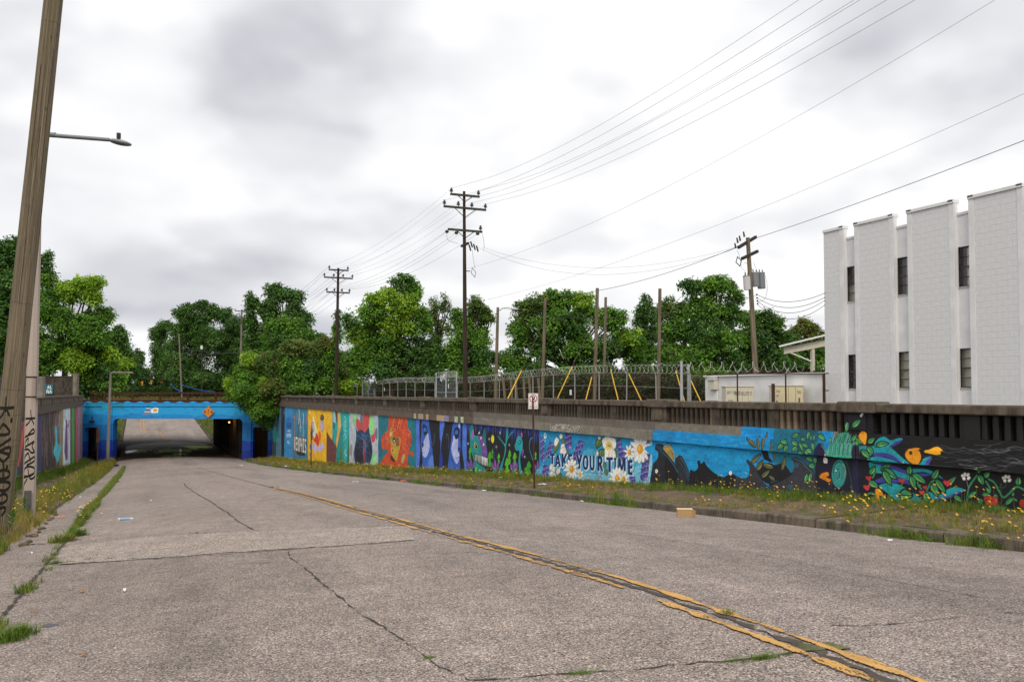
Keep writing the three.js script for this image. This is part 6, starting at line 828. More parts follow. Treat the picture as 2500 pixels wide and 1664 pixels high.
const GREEN = [[0.09, 0.20, 0.018], [0.07, 0.16, 0.016], [0.12, 0.235, 0.02], [0.055, 0.13, 0.018], [0.10, 0.185, 0.025]], LIME = [[0.18, 0.29, 0.018], [0.14, 0.25, 0.018], [0.23, 0.33, 0.025], [0.11, 0.20, 0.018]], DARK = [[0.045, 0.11, 0.02], [0.058, 0.13, 0.02], [0.036, 0.09, 0.018], [0.075, 0.15, 0.022]], OLIVE = [[0.09, 0.14, 0.025], [0.075, 0.14, 0.022], [0.11, 0.13, 0.03], [0.06, 0.12, 0.022]], RUST = [[0.13, 0.13, 0.03], [0.14, 0.115, 0.03], [0.10, 0.145, 0.025], [0.11, 0.155, 0.025]], BROWN = [[0.075, 0.055, 0.028], [0.06, 0.055, 0.022], [0.05, 0.06, 0.02], [0.09, 0.06, 0.035]];
const dummy = new THREE.Object3D(), qa = new THREE.Quaternion(), qb = new THREE.Quaternion();
let treeSeed = 500;
// clumps: [photo x, photo y, half width, half height, palette?, depth offset?]
function tree(name, label, d, size, palette, clumps, opt = {}) {
  reseed(treeSeed += 37);
  const o = thing(name, label, opt.cat || 'tree', null, opt.group), dens = opt.dens || 1, m = [];
  const cl = clumps.map(([x, y, rx, ry, pal, dz]) => { const dd = d + (dz !== undefined ? dz : rr(-1, 1) * rx * d / F * 0.6), c = atDepth(x, y, dd); return { c, rx: rx * d / F, ry: ry * d / F, pal: pal || palette }; });
  for (const k of [...cl]) for (let q = 0; q < 5; q++) { const a = rr(0, 6.28), u = rr(-0.4, 1), w = Math.sqrt(1 - Math.min(1, u * u)), f = rr(0.3, 0.52); cl.push({ c: k.c.clone().add(V(w * Math.cos(a) * k.rx * 0.85, u * k.ry * 0.85, w * Math.sin(a) * k.rx * 0.85)), rx: k.rx * f, ry: k.ry * f, pal: k.pal, sat: 1 }); k.rx *= 0.97; }
  for (const k of cl) { if (!k.sat) { k.rx *= 0.9; k.ry *= 0.9; }
    const area = 4 * Math.PI * ((k.rx * k.rx + 2 * k.rx * k.ry) / 3), n = Math.min(5600, Math.ceil(area / (size * size) * 3.9 * dens));
    for (let i = 0; i < n; i++) {
      const u = rr(-1, 1), a = rr(0, 6.2832), w = Math.sqrt(1 - u * u), dir = V(w * Math.cos(a), u, w * Math.sin(a)), lump = 0.6 + 0.72 * fbm(dir.x * 2.6 + k.c.x + 50, dir.y * 2.2 + dir.z * 1.7 + k.c.y + 50, 3), r = (rnd() < 0.32 ? rr(0.25, 0.8) : rnd() < 0.12 ? rr(1.05, 1.3) : rr(0.78, 1.08)) * lump;
      m.push([V(k.c.x + dir.x * k.rx * r, k.c.y + dir.y * k.ry * r, k.c.z + dir.z * k.rx * r), dir, k.pal]);
    }
  }
  const per = [[], [], []]; m.forEach((v) => per[Math.floor(rnd() * 3)].push(v));
  const low = Math.min(...cl.map((k) => k.c.y - k.ry)), mid = cl.reduce((a, k) => a.add(k.c), V(0, 0, 0)).multiplyScalar(1 / cl.length), base = V(mid.x, opt.ground !== undefined ? opt.ground : UP - 0.2, mid.z);
  if (opt.trunk !== 0) {
    const tr = opt.trunk || clamp(size * 0.5, 0.12, 0.35), fork = V(mid.x + rr(-0.3, 0.3), Math.max(base.y + 1.2, lerp(low, mid.y, 0.25)), mid.z + rr(-0.3, 0.3));
    const tk = part('trunk', taperPole(base, fork, tr * 1.25, tr * 0.8, 9), barkMat, o);
    for (const k of cl) { if (k.sat && rnd() < 0.6) continue; const e = k.c.clone().lerp(fork, 0.1), b = fork.clone().lerp(e, 0.5).add(V(rr(-0.3, 0.3), rr(0, 0.4), rr(-0.3, 0.3))); part('limb', tube([fork, b, e], tr * 0.24, 6, 5), barkMat, tk); }
    if (opt.twigs) for (const k of cl) if (!k.sat) for (let i = 0; i < opt.twigs; i++) { const e = k.c.clone().add(V(rr(-1, 1) * k.rx, rr(-0.2, 1.15) * k.ry, rr(-1, 1) * k.rx)); part('twig', bar(k.c.clone().lerp(fork, 0.2), e, 0.035, 0.012, 4, false), barkMat, tk); }
  }
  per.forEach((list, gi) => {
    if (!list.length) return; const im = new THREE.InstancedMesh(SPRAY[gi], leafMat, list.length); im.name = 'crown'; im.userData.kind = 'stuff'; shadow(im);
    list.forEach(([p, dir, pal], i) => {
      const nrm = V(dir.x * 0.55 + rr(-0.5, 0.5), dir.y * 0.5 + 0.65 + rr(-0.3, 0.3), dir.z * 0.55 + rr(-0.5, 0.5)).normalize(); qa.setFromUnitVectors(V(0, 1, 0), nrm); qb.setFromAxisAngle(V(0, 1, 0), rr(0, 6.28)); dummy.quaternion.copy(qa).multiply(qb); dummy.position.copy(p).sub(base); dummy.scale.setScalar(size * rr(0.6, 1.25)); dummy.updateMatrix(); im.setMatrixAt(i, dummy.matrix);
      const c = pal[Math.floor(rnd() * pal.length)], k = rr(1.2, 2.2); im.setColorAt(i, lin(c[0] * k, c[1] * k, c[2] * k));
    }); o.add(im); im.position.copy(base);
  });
  return rebase(o, base);
}
const yardG = 'trees behind the fenced yard', leftG = 'trees by the tracks beyond the streaked wall';
// beyond the streaked wall
tree('broadleaf_tree', 'dark tree rising behind the leaning wooden pole', 104, 0.8, DARK, [[-25, 690, 48, 90], [12, 640, 42, 55], [25, 720, 46, 60], [-10, 800, 60, 70], [40, 830, 50, 60], [10, 900, 70, 55], [25, 600, 26, 26]], { group: leftG });
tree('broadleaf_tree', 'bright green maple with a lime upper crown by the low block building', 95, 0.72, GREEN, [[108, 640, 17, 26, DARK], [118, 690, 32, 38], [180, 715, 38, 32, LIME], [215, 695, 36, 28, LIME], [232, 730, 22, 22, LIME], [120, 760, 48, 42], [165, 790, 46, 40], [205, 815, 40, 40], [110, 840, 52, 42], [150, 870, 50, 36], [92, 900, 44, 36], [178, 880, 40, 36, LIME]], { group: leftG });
tree('broadleaf_tree', 'spreading green tree hanging over the end of the streaked wall', 97, 0.7, GREEN, [[225, 790, 34, 30], [250, 775, 22, 26], [235, 835, 44, 36], [205, 870, 40, 40], [255, 880, 40, 34, LIME], [215, 925, 44, 34, LIME], [262, 925, 40, 34, DARK], [240, 955, 46, 22], [195, 950, 30, 26, DARK], [285, 940, 26, 26]], { group: leftG });
tree('broadleaf_tree', 'darker leaning tree above the far street lamp', 120, 0.8, DARK, [[280, 830, 26, 34], [300, 860, 30, 34], [290, 900, 36, 36, LIME], [312, 900, 24, 34], [305, 940, 28, 24], [270, 860, 26, 30]], { group: leftG });
tree('broadleaf_tree', 'small far tree behind the traffic signals', 250, 1.0, DARK, [[335, 880, 14, 30], [342, 915, 22, 28], [352, 940, 24, 20], [325, 905, 16, 22]], { group: leftG });
// beyond the bridge
const farWood = 'far wood beyond the bridge';
tree('broadleaf_tree', 'tall airy tree of the far wood, its thin top against the cloud', 245, 1.35, DARK, [[450, 762, 26, 24], [488, 752, 24, 18], [515, 770, 26, 24], [470, 800, 44, 34], [440, 830, 40, 36], [500, 830, 44, 40], [470, 880, 56, 40], [430, 900, 44, 40]], { group: farWood, twigs: 3, dens: 0.8 });
tree('broadleaf_tree', 'rounded tree at the open edge of the far wood beside the signals', 256, 1.25, DARK, [[398, 800, 22, 20], [385, 835, 24, 30], [400, 870, 34, 34], [385, 910, 28, 34], [410, 935, 40, 24]], { group: farWood });
tree('broadleaf_tree', 'tree of the far wood behind the pale cross-armed pole', 246, 1.25, DARK, [[545, 772, 24, 22], [575, 790, 24, 24], [560, 820, 36, 30], [540, 860, 40, 40], [585, 850, 34, 40], [560, 910, 54, 40], [500, 930, 54, 30], [600, 900, 36, 44]], { group: farWood, twigs: 2 });
// beside the bridge
tree('vine_covered_tree', 'tall vine-draped tree with a narrow spire beside the pale far pole', 112, 0.85, DARK, [[616, 738, 15, 26], [612, 780, 16, 36], [622, 820, 22, 40], [668, 720, 26, 28], [662, 765, 26, 36], [716, 728, 26, 24], [712, 770, 32, 34], [740, 790, 22, 28], [665, 815, 36, 36], [720, 825, 40, 34], [770, 835, 24, 20], [640, 860, 36, 36], [752, 855, 36, 28]]);
tree('broadleaf_tree', 'dense dark round tree before the vine-draped one', 100, 0.75, GREEN, [[700, 795, 36, 24], [672, 820, 30, 24], [728, 818, 32, 26], [700, 840, 44, 30, DARK], [660, 855, 30, 24], [740, 850, 30, 28]]);
tree('overgrown_shrub', 'sprawling vine-covered shrub with rusty tops spilling over the bridge end', 85, 0.5, GREEN, [[612, 885, 28, 28, LIME], [592, 925, 30, 30], [575, 945, 28, 22, LIME], [625, 925, 40, 34], [660, 895, 36, 30, OLIVE], [615, 965, 32, 26], [645, 965, 36, 30], [600, 950, 30, 22], [640, 1005, 30, 30], [662, 990, 18, 40], [615, 990, 20, 16], [655, 1030, 12, 22, DARK], [672, 945, 36, 30, RUST], [640, 940, 30, 26, LIME], [602, 985, 26, 22, DARK], [630, 1002, 32, 26], [655, 985, 28, 40], [578, 968, 24, 14], [645, 1025, 20, 16, DARK], [610, 960, 40, 30]], { cat: 'shrub', trunk: 0 });
tree('overgrown_shrub', 'broad vine-heaped thicket under the vine-wrapped pole', 86, 0.58, GREEN, [[705, 862, 34, 24, OLIVE], [735, 850, 32, 18, RUST], [770, 855, 30, 22, OLIVE], [800, 845, 24, 26, RUST], [700, 905, 44, 36], [755, 900, 50, 40, DARK], [810, 890, 38, 40], [840, 900, 34, 40, OLIVE], [690, 945, 44, 28, DARK], [750, 945, 50, 28], [815, 940, 46, 30], [860, 940, 34, 26, LIME], [822, 820, 12, 30], [825, 780, 7, 24, DARK]], { cat: 'shrub', trunk: 0 });
// behind the yard
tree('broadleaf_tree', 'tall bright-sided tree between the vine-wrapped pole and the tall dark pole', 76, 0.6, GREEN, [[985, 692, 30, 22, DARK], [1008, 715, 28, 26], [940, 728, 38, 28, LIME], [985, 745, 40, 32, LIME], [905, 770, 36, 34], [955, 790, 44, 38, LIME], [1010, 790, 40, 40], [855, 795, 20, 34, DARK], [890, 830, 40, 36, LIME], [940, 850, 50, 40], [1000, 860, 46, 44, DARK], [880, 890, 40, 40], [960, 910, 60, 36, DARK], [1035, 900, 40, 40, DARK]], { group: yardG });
tree('thin_tree', 'half-bare thin tree showing its twigs against the cloud', 80, 0.45, OLIVE, [[1062, 750, 18, 28], [1085, 745, 16, 26], [1050, 785, 22, 26], [1078, 800, 26, 24], [1065, 840, 30, 30]], { dens: 0.4, twigs: 10, group: yardG });
tree('broadleaf_tree', 'loose-crowned tree rising just behind the tall dark pole', 78, 0.55, GREEN, [[1160, 745, 24, 26, OLIVE], [1180, 775, 26, 26, OLIVE], [1145, 790, 26, 26], [1115, 780, 22, 24], [1120, 830, 34, 34], [1170, 830, 36, 34], [1110, 880, 44, 40], [1180, 890, 44, 40, DARK], [1060, 880, 40, 44, DARK], [1150, 930, 60, 28]], { dens: 0.85, twigs: 2, group: yardG });
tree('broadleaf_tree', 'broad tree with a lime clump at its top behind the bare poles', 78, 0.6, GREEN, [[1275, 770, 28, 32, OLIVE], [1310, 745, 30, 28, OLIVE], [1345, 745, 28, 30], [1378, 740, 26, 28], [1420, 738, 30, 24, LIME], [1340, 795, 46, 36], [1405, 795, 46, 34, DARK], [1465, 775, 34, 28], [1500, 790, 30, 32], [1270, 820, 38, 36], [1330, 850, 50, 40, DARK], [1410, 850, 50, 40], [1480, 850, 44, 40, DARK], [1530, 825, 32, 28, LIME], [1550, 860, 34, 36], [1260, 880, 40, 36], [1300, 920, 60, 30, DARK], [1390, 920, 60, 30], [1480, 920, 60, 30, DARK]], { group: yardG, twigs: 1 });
tree('spiky_tree', 'dark spiky tree between the broad tree and the oak by the leaning pole', 84, 0.5, DARK, [[1580, 735, 14, 18], [1575, 760, 22, 22], [1595, 775, 22, 24], [1570, 795, 24, 26], [1595, 820, 28, 28], [1575, 860, 34, 34], [1560, 910, 44, 34]], { dens: 0.7, twigs: 3, group: yardG });
tree('oak_tree', 'large dense oak just before the leaning transformer pole', 74, 0.58, GREEN, [[1690, 706, 28, 22, DARK], [1735, 698, 28, 20], [1770, 695, 28, 22], [1795, 725, 20, 26], [1640, 755, 30, 32, OLIVE], [1690, 755, 38, 34], [1745, 750, 40, 36], [1785, 775, 30, 30, DARK], [1650, 810, 40, 36], [1715, 815, 50, 40, DARK], [1775, 830, 44, 40], [1640, 870, 44, 36], [1700, 880, 50, 40], [1765, 890, 50, 36, DARK], [1620, 920, 40, 26, DARK], [1725, 925, 70, 26]], { group: yardG });
tree('broadleaf_tree', 'dark feathery tree behind the leaning transformer pole', 80, 0.58, DARK, [[1835, 785, 26, 22, GREEN], [1870, 785, 24, 26], [1895, 795, 18, 26, GREEN], [1850, 825, 40, 32], [1895, 840, 34, 36], [1840, 880, 50, 40], [1900, 890, 44, 36]], { group: yardG });
tree('broadleaf_tree', 'rust-tipped rounded tree over the white canopy', 84, 0.58, GREEN, [[1965, 800, 26, 20, RUST], [1990, 815, 20, 24, RUST], [1940, 825, 26, 24, OLIVE], [1970, 850, 38, 34, DARK], [1935, 870, 32, 30], [1995, 880, 30, 36], [1960, 910, 50, 28, DARK], [2010, 850, 18, 34]], { group: yardG });
{ // undergrowth at the foot of the far wood
  const n = 3200, im = new THREE.InstancedMesh(SPRAY[1], leafMat, n); im.name = numbered('undergrowth'); reseed(611);
  for (let i = 0; i < n; i++) { const px = rr(300, 660), p = atDepth(px, 950, rr(246, 266)); dummy.position.set(p.x, UP + rr(0, 1) ** 0.8 * (2.2 + 2.4 * fbm(px * 0.05, 3, 3)), p.z); dummy.rotation.set(rr(-0.7, 0.7), rr(0, 6.28), rr(-0.7, 0.7)); dummy.scale.setScalar(rr(0.9, 1.7)); dummy.updateMatrix(); im.setMatrixAt(i, dummy.matrix); const c = DARK[Math.floor(rnd() * 4)], k = rr(0.9, 1.6); im.setColorAt(i, lin(c[0] * k, c[1] * k, c[2] * k)); }
  shadow(im); scene.add(im); tag(im, 'dark green undergrowth along the foot of the far wood', 'undergrowth', null, 'stuff');
}
// rough brush along the back of the yard: brown thicket nobody could count
{
  const pts = []; reseed(808); for (let i = 0; i < 24000; i++) { const s = rr(22, 112), t = 24.5 + rr(0, 6) + (s < 40 ? 4 : 0), h = 2.75 * (0.55 + 0.6 * fbm(s * 0.35, t * 0.4, 3)); pts.push([V(t, UP + rr(0.0, 1) ** 0.7 * h, -s)]); }
  const im = new THREE.InstancedMesh(SPRAY[2], leafMat, pts.length); im.name = numbered('brush'); pts.forEach(([p], i) => { dummy.position.copy(p); dummy.rotation.set(rr(-0.8, 0.8), rr(0, 6.28), rr(-0.8, 0.8)); dummy.scale.setScalar(rr(0.35, 0.75)); dummy.updateMatrix(); im.setMatrixAt(i, dummy.matrix); const c = (rnd() < 0.66 ? BROWN : DARK)[Math.floor(rnd() * 4)], k = rr(0.7, 1.3); im.setColorAt(i, lin(c[0] * k, c[1] * k, c[2] * k)); }); shadow(im); scene.add(im); tag(im, 'brown tangled brush filling the back of the yard behind the fence', 'brush', null, 'stuff');
}
// ------------------------------------------------------------------ weeds and grasses
function tuftGeo(n, sd, h, spread, w, lean) {
  reseed(sd); const pos = [];
  for (let i = 0; i < n; i++) {
    const a = rr(0, 6.28), r = spread * Math.sqrt(rnd()), x = Math.cos(a) * r, z = Math.sin(a) * r, b = rr(0, 6.28), H = h * rr(0.45, 1.15), l = lean * H * rr(0.3, 1.3), dx = Math.cos(b), dz = Math.sin(b), ww = w * rr(0.7, 1.3) / 2;
    const P = (k, sg) => [x + dx * l * k * k - dz * ww * sg * (1 - k * 0.75), H * k * (1 - 0.18 * k), z + dz * l * k * k + dx * ww * sg * (1 - k * 0.75)];
    for (let q = 0; q < 3; q++) { const k0 = q / 3, k1 = (q + 1) / 3; if (q < 2) pos.push(...P(k0, 1), ...P(k0, -1), ...P(k1, -1), ...P(k0, 1), ...P(k1, -1), ...P(k1, 1)); else pos.push(...P(k0, 1), ...P(k0, -1), ...P(1, 0)); }
  }
  const g = new THREE.BufferGeometry(); g.setAttribute('position', new THREE.Float32BufferAttribute(pos, 3)); g.computeVertexNormals(); g.setAttribute('uv', new THREE.Float32BufferAttribute(new Float32Array(pos.length / 3 * 2), 2)); return g;
}
const bladeMat = new THREE.MeshPhysicalMaterial({ color: 0xffffff, roughness: 0.85, transmission: 0.2, thickness: 0, side: THREE.DoubleSide, specularIntensity: 0.25 });
const GR = { dry: [[0.34, 0.25, 0.085], [0.28, 0.23, 0.065], [0.21, 0.2, 0.045], [0.38, 0.28, 0.12]], mid: [[0.2, 0.23, 0.04], [0.165, 0.21, 0.035], [0.23, 0.22, 0.055], [0.13, 0.18, 0.03]], lush: [[0.10, 0.19, 0.022], [0.13, 0.22, 0.025], [0.08, 0.15, 0.02], [0.16, 0.22, 0.03]], gold: [[0.30, 0.25, 0.05], [0.24, 0.22, 0.04], [0.17, 0.2, 0.03]] };
const TUFT = [tuftGeo(34, 1, 0.26, 0.13, 0.009, 0.5), tuftGeo(26, 2, 0.2, 0.11, 0.011, 0.8), tuftGeo(20, 3, 0.42, 0.1, 0.009, 0.3)];
function meadow(name, label, list, gi) { // list: [t, s, scale, palette]
  if (!list.length) return; const im = new THREE.InstancedMesh(TUFT[gi], bladeMat, list.length); im.name = numbered(name); shadow(im);
  list.forEach(([t, s, k, pal], i) => { dummy.position.set(t, surf(t, s) - 0.015, -s); dummy.rotation.set(rr(-0.12, 0.12), rr(0, 6.28), rr(-0.12, 0.12)); dummy.scale.set(k * rr(0.8, 1.3), k * rr(0.7, 1.25), k * rr(0.8, 1.3)); dummy.updateMatrix(); im.setMatrixAt(i, dummy.matrix); const c = pal[Math.floor(rnd() * pal.length)], q = rr(0.75, 1.25); im.setColorAt(i, lin(c[0] * q, c[1] * q, c[2] * q)); });
  scene.add(im); tag(im, label, 'weeds', null, 'stuff'); return im;
}
{
  reseed(900); const wallW = [[], []], walkW = [[], []], kerbW = [[], []], verge = [[], []], leftWall = [[], []], jointW = [], bloom = [], flow = (t, s, h, k = 1) => bloom.push([t, s, h, k]);
  for (let i = 0; i < 4800; i++) { const s = rr(4, 91), n = fbm(s * 0.4, 3, 3), t = WR - 0.04 - Math.abs(rr(0, 1) * rr(0, 1)) * (0.75 + 0.5 * n); if (rnd() > 0.5 + n) continue; const k = rr(0.5, 1.05) * (0.45 + 0.6 * n) * (s > 45 ? 1.5 : s > 24 ? 1.15 : 0.85); wallW[rnd() < 0.86 ? 0 : 1].push([t, s, k, s < 22 ? (rnd() < 0.75 ? GR.lush : GR.mid) : rnd() < 0.45 ? GR.mid : rnd() < 0.5 ? GR.lush : GR.gold]); if (rnd() < 0.09) flow(t - rr(0, 0.1), s, 0.2 * k); }
  for (let i = 0; i < 7000; i++) { const s = rr(4, 90), t = rr(TR + 0.12, WR - 0.3), n = fbm(t * 1.1 + 4, s * 0.55 + 8, 4), edge = sstep(0.9, 0.1, t - TR - 0.12); if (rnd() > sstep(0.38, 0.62, n + 0.24 * edge + (s > 40 ? 0.12 : 0))) continue; const k = rr(0.35, 0.7) * (s > 40 ? 1.25 : 0.85); walkW[rnd() < 0.75 ? 0 : 1].push([t, s, k, rnd() < 0.5 ? GR.dry : rnd() < 0.6 ? GR.mid : GR.gold]); if (rnd() < 0.045) flow(t, s, 0.16 * k); }
  for (let i = 0; i < 1500; i++) { const s = rr(4, 88), n = fbm(s * 0.9 + 30, 2, 3); if (n < 0.54) continue; const t = TR - 0.02 - rr(0, 1) * rr(0, 1) * 0.35; kerbW[rnd() < 0.6 ? 0 : 1].push([t, s, rr(0.4, 0.9) * (n > 0.6 ? 1.2 : 0.8), rnd() < 0.6 ? GR.lush : GR.mid]); }
  for (let i = 0; i < 6200; i++) { const s = rr(2, 96), w = 0.95 + 0.3 * (fbm(s * 0.3, 12, 2) - 0.5) * 2, t = TL + (s < 24 ? 0.12 : -0.05) - rr(0, 1) * w; if (s > 13 && s < 14.6 && t > TL - 0.5) continue; const n = fbm(t * 1.4, s * 0.5 + 50, 3), k = rr(0.55, 1.1) * (0.7 + 0.7 * n) * (s > 40 ? 1.35 : 1); verge[rnd() < 0.75 ? 0 : 1].push([t, s, k, s > 48 ? (rnd() < 0.6 ? GR.gold : GR.mid) : n > 0.5 ? GR.mid : rnd() < 0.5 ? GR.dry : GR.gold]); if (rnd() < (s > 21 && s < 25 ? 0.08 : s > 60 ? 0.08 : 0.008)) flow(t, s, 0.24 * k, 1); }
  for (let i = 0; i < 2600; i++) { const s = rr(14, 99), t = WL + 0.05 + rr(0, 1) * rr(0, 1) * 1.15, k = rr(0.8, 1.5); leftWall[rnd() < 0.7 ? 0 : 1].push([t, s, k, rnd() < 0.7 ? GR.lush : GR.mid]); if (rnd() < 0.03) flow(t, s, 0.3); }
  for (let i = 0; i < 700; i++) { const s = rr(20, 90), t = rr(WL + 0.9, TL - 0.9), n = fbm(t * 0.9 + 70, s * 0.4, 3); if (n < 0.55) continue; walkW[1].push([t, s, rr(0.3, 0.6), GR.dry]); }
  for (let i = 0; i < 4200; i++) { const s = rr(4.5, 84), n = fbm(s * 0.55 + 5, 40, 3), gap = (s > 10.5 && s < 14.6) || (s < 10.4 && n < 0.42) || (s < 5.4); if (gap && rnd() < 0.93) continue; if (n < 0.46 && rnd() < 0.85) continue; const t = -1.05 + rr(-1, 1) * rr(0.02, 0.12) * (n + 0.35) * (s > 45 ? 1.6 : 1); jointW.push([t, s, rr(0.3, 0.75) * (s > 20 ? 1.15 : 0.85), rnd() < 0.62 ? GR.mid : GR.lush]); if (s > 14 && s < 30 && rnd() < 0.015) flow(t, s, 0.15); }
  const clump = (px, py, n, rt, rs, k, pal) => { const q = onRoad(px, py); for (let i = 0; i < n; i++) jointW.push([q.t + rr(-1, 1) * rt * rnd(), q.s + rr(-1, 1) * rs * rnd(), k * rr(0.6, 1.2), pal]); };
  for (const a of [[135, 1376, 26, 0.42, 0.05, 0.34, GR.lush], [265, 1364, 6, 0.12, 0.03, 0.25, GR.lush], [320, 1364, 6, 0.1, 0.03, 0.22, GR.lush], [470, 1353, 7, 0.14, 0.03, 0.2, GR.lush], [474, 1302, 7, 0.16, 0.04, 0.22, GR.lush], [512, 1300, 7, 0.16, 0.04, 0.22, GR.lush], [1050, 1606, 14, 0.06, 0.05, 0.17, GR.lush], [1415, 1644, 26, 0.16, 0.035, 0.2, GR.lush], [1860, 1608, 44, 0.26, 0.05, 0.24, GR.lush], [1790, 1614, 16, 0.16, 0.03, 0.16, GR.lush], [1240, 1343, 9, 0.1, 0.06, 0.22, GR.lush], [1407, 1388, 8, 0.1, 0.05, 0.2, GR.lush], [1777, 1498, 12, 0.06, 0.06, 0.26, GR.lush], [1848, 1520, 6, 0.04, 0.04, 0.16, GR.mid], [1098, 1298, 5, 0.08, 0.05, 0.2, GR.mid], [2138, 1524, 5, 0.03, 0.03, 0.14, GR.lush], [45, 1550, 34, 0.16, 0.12, 0.55, GR.lush], [10, 1565, 22, 0.12, 0.1, 0.55, GR.lush], [190, 1308, 20, 0.16, 0.14, 0.9, GR.lush], [155, 1322, 18, 0.2, 0.12, 0.8, GR.mid], [664, 1190, 10, 0.3, 0.1, 0.4, GR.mid], [872, 1240, 5, 0.1, 0.06, 0.26, GR.mid], [1530, 1105, 1, 0.1, 0.1, 0.2, GR.mid]]) clump(...a);
  meadow('wall_foot_weeds', 'green weeds crowding the foot of the mural wall', wallW[0], 0); meadow('wall_foot_weeds', 'taller wispy weeds against the foot of the mural wall', wallW[1], 2);
  meadow('pavement_grass', 'dry olive grass tufts patching the brown pavement below the mural', walkW[0], 1); meadow('pavement_grass', 'thin wispy grass scattered over both pavements', walkW[1], 2);
  meadow('kerb_weeds', 'green weeds in the gutter against the kerb below the mural', kerbW[0], 1); meadow('kerb_weeds', 'upright seedy weeds in the gutter below the mural', kerbW[1], 2);
  meadow('verge_grass', 'straw-coloured verge grass around the two near poles', verge[0], 0); meadow('verge_grass', 'tall wispy verge grass around the two near poles', verge[1], 2);
  meadow('wall_foot_weeds', 'lush green grass along the foot of the streaked wall', leftWall[0], 0); meadow('wall_foot_weeds', 'tall green weeds along the foot of the streaked wall', leftWall[1], 2);
  meadow('joint_grass', 'low green grass growing out of the road joints and cracks', jointW, 1);
  // dry grass on the embankment behind the bridge railing
  { const l = []; for (let i = 0; i < 1500; i++) { const t = rr(-3, 11), k = rr(1.2, 6); l.push([t, k]); } const im = new THREE.InstancedMesh(TUFT[0], bladeMat, l.length); im.name = numbered('embankment_grass'); l.forEach(([t, k], i) => { dummy.position.set(t, EYE - 1.05, -sFront(t, k)); dummy.rotation.set(0, rr(0, 6), 0); dummy.scale.setScalar(rr(1.6, 3.4)); dummy.updateMatrix(); im.setMatrixAt(i, dummy.matrix); const c = (t > 6 ? GR.mid : GR.dry)[Math.floor(rnd() * 4)]; im.setColorAt(i, lin(c[0] * 1.1, c[1] * 1.1, c[2])); }); shadow(im); scene.add(im); tag(im, 'tall straw-coloured grass on the tracks behind the rusty railing', 'grass', null, 'stuff'); }
  { const l = []; for (let i = 0; i < 2600; i++) { const s = rr(141, 215), sd = rnd() < 0.5 ? -1 : 1, b = rr(6.4, 13); l.push([4 + sd * b, s, b]); } const im = new THREE.InstancedMesh(TUFT[0], bladeMat, l.length); im.name = numbered('bank_grass'); l.forEach(([t, s, b], i) => { dummy.position.set(t, Math.min(UP, roadY(4, s) - 0.05 + (b - 6.4) * 0.5) - 0.05, -s); dummy.rotation.set(0, rr(0, 6), 0); dummy.scale.setScalar(rr(1.2, 3.2)); dummy.updateMatrix(); im.setMatrixAt(i, dummy.matrix); const c = GR[rnd() < 0.6 ? 'mid' : 'lush'][Math.floor(rnd() * 4)]; im.setColorAt(i, lin(...c)); }); shadow(im); scene.add(im); tag(im, 'rough grass on the banks where the road climbs beyond the bridge', 'grass', null, 'stuff'); }
  // small yellow daisies
  const pg = []; for (let k = 0; k < 6; k++) { const a = k * 1.047, g = new THREE.CircleGeometry(0.5, 5).scale(0.62, 1, 1).translate(0, 0.55, 0).rotateZ(a); pg.push(g); } const petal = mergeGeometries(pg).rotateX(-Math.PI / 2);
  for (const [px, py, n, sp] of [[1965, 1195, 34, 0.35], [2010, 1215, 20, 0.5], [2330, 1245, 16, 0.4], [2480, 1240, 22, 0.5], [2215, 1250, 14, 0.5], [2480, 1320, 20, 0.3], [2085, 1250, 10, 0.5], [2080, 1275, 12, 0.4], [2140, 1280, 12, 0.4], [1650, 1185, 12, 0.5], [1790, 1200, 22, 0.5], [1060, 1140, 14, 0.9], [880, 1130, 20, 1], [135, 1222, 22, 0.4], [150, 1225, 10, 0.4], [20, 1270, 8, 0.15], [2400, 1345, 6, 0.1], [1450, 1180, 12, 0.8], [1290, 1170, 16, 0.8], [280, 1125, 26, 1.2], [195, 1280, 5, 0.12]]) { const q = onRoad(px, py); for (let i = 0; i < n; i++) flow(q.t + rr(-sp, sp), q.s + rr(-sp, sp), rr(0.1, 0.34), 1); }
  const im = new THREE.InstancedMesh(petal, std({ color: lin(0.8, 0.42, 0.012), roughness: 0.7, side: THREE.DoubleSide }), bloom.length), st = []; im.name = numbered('yellow_flowers');
  bloom.forEach(([t, s, h, k], i) => { const y = surf(clamp(t, WL, WR - 0.02), s) + h + rr(0.02, 0.12); dummy.position.set(t, y, -s); dummy.rotation.set(rr(-0.1, 0.9), rr(-0.8, 0.8), 0); dummy.scale.setScalar(rr(0.016, 0.026) * k * (s > 30 ? 1.25 : 1)); dummy.updateMatrix(); im.setMatrixAt(i, dummy.matrix); if (s < 30) st.push(bar(V(t, y - h - 0.1, -s), V(t, y, -s), 0.003, 0.002, 3, false)); }); shadow(im); scene.add(im); tag(im, 'small yellow daisies scattered through the roadside weeds', 'flowers', null, 'stuff');
  const so = part(numbered('flower_stalks'), st, std({ color: lin(0.11, 0.15, 0.03) }), scene); tag(so, 'thin green stalks under the yellow daisies', 'stalks', null, 'stuff');
}
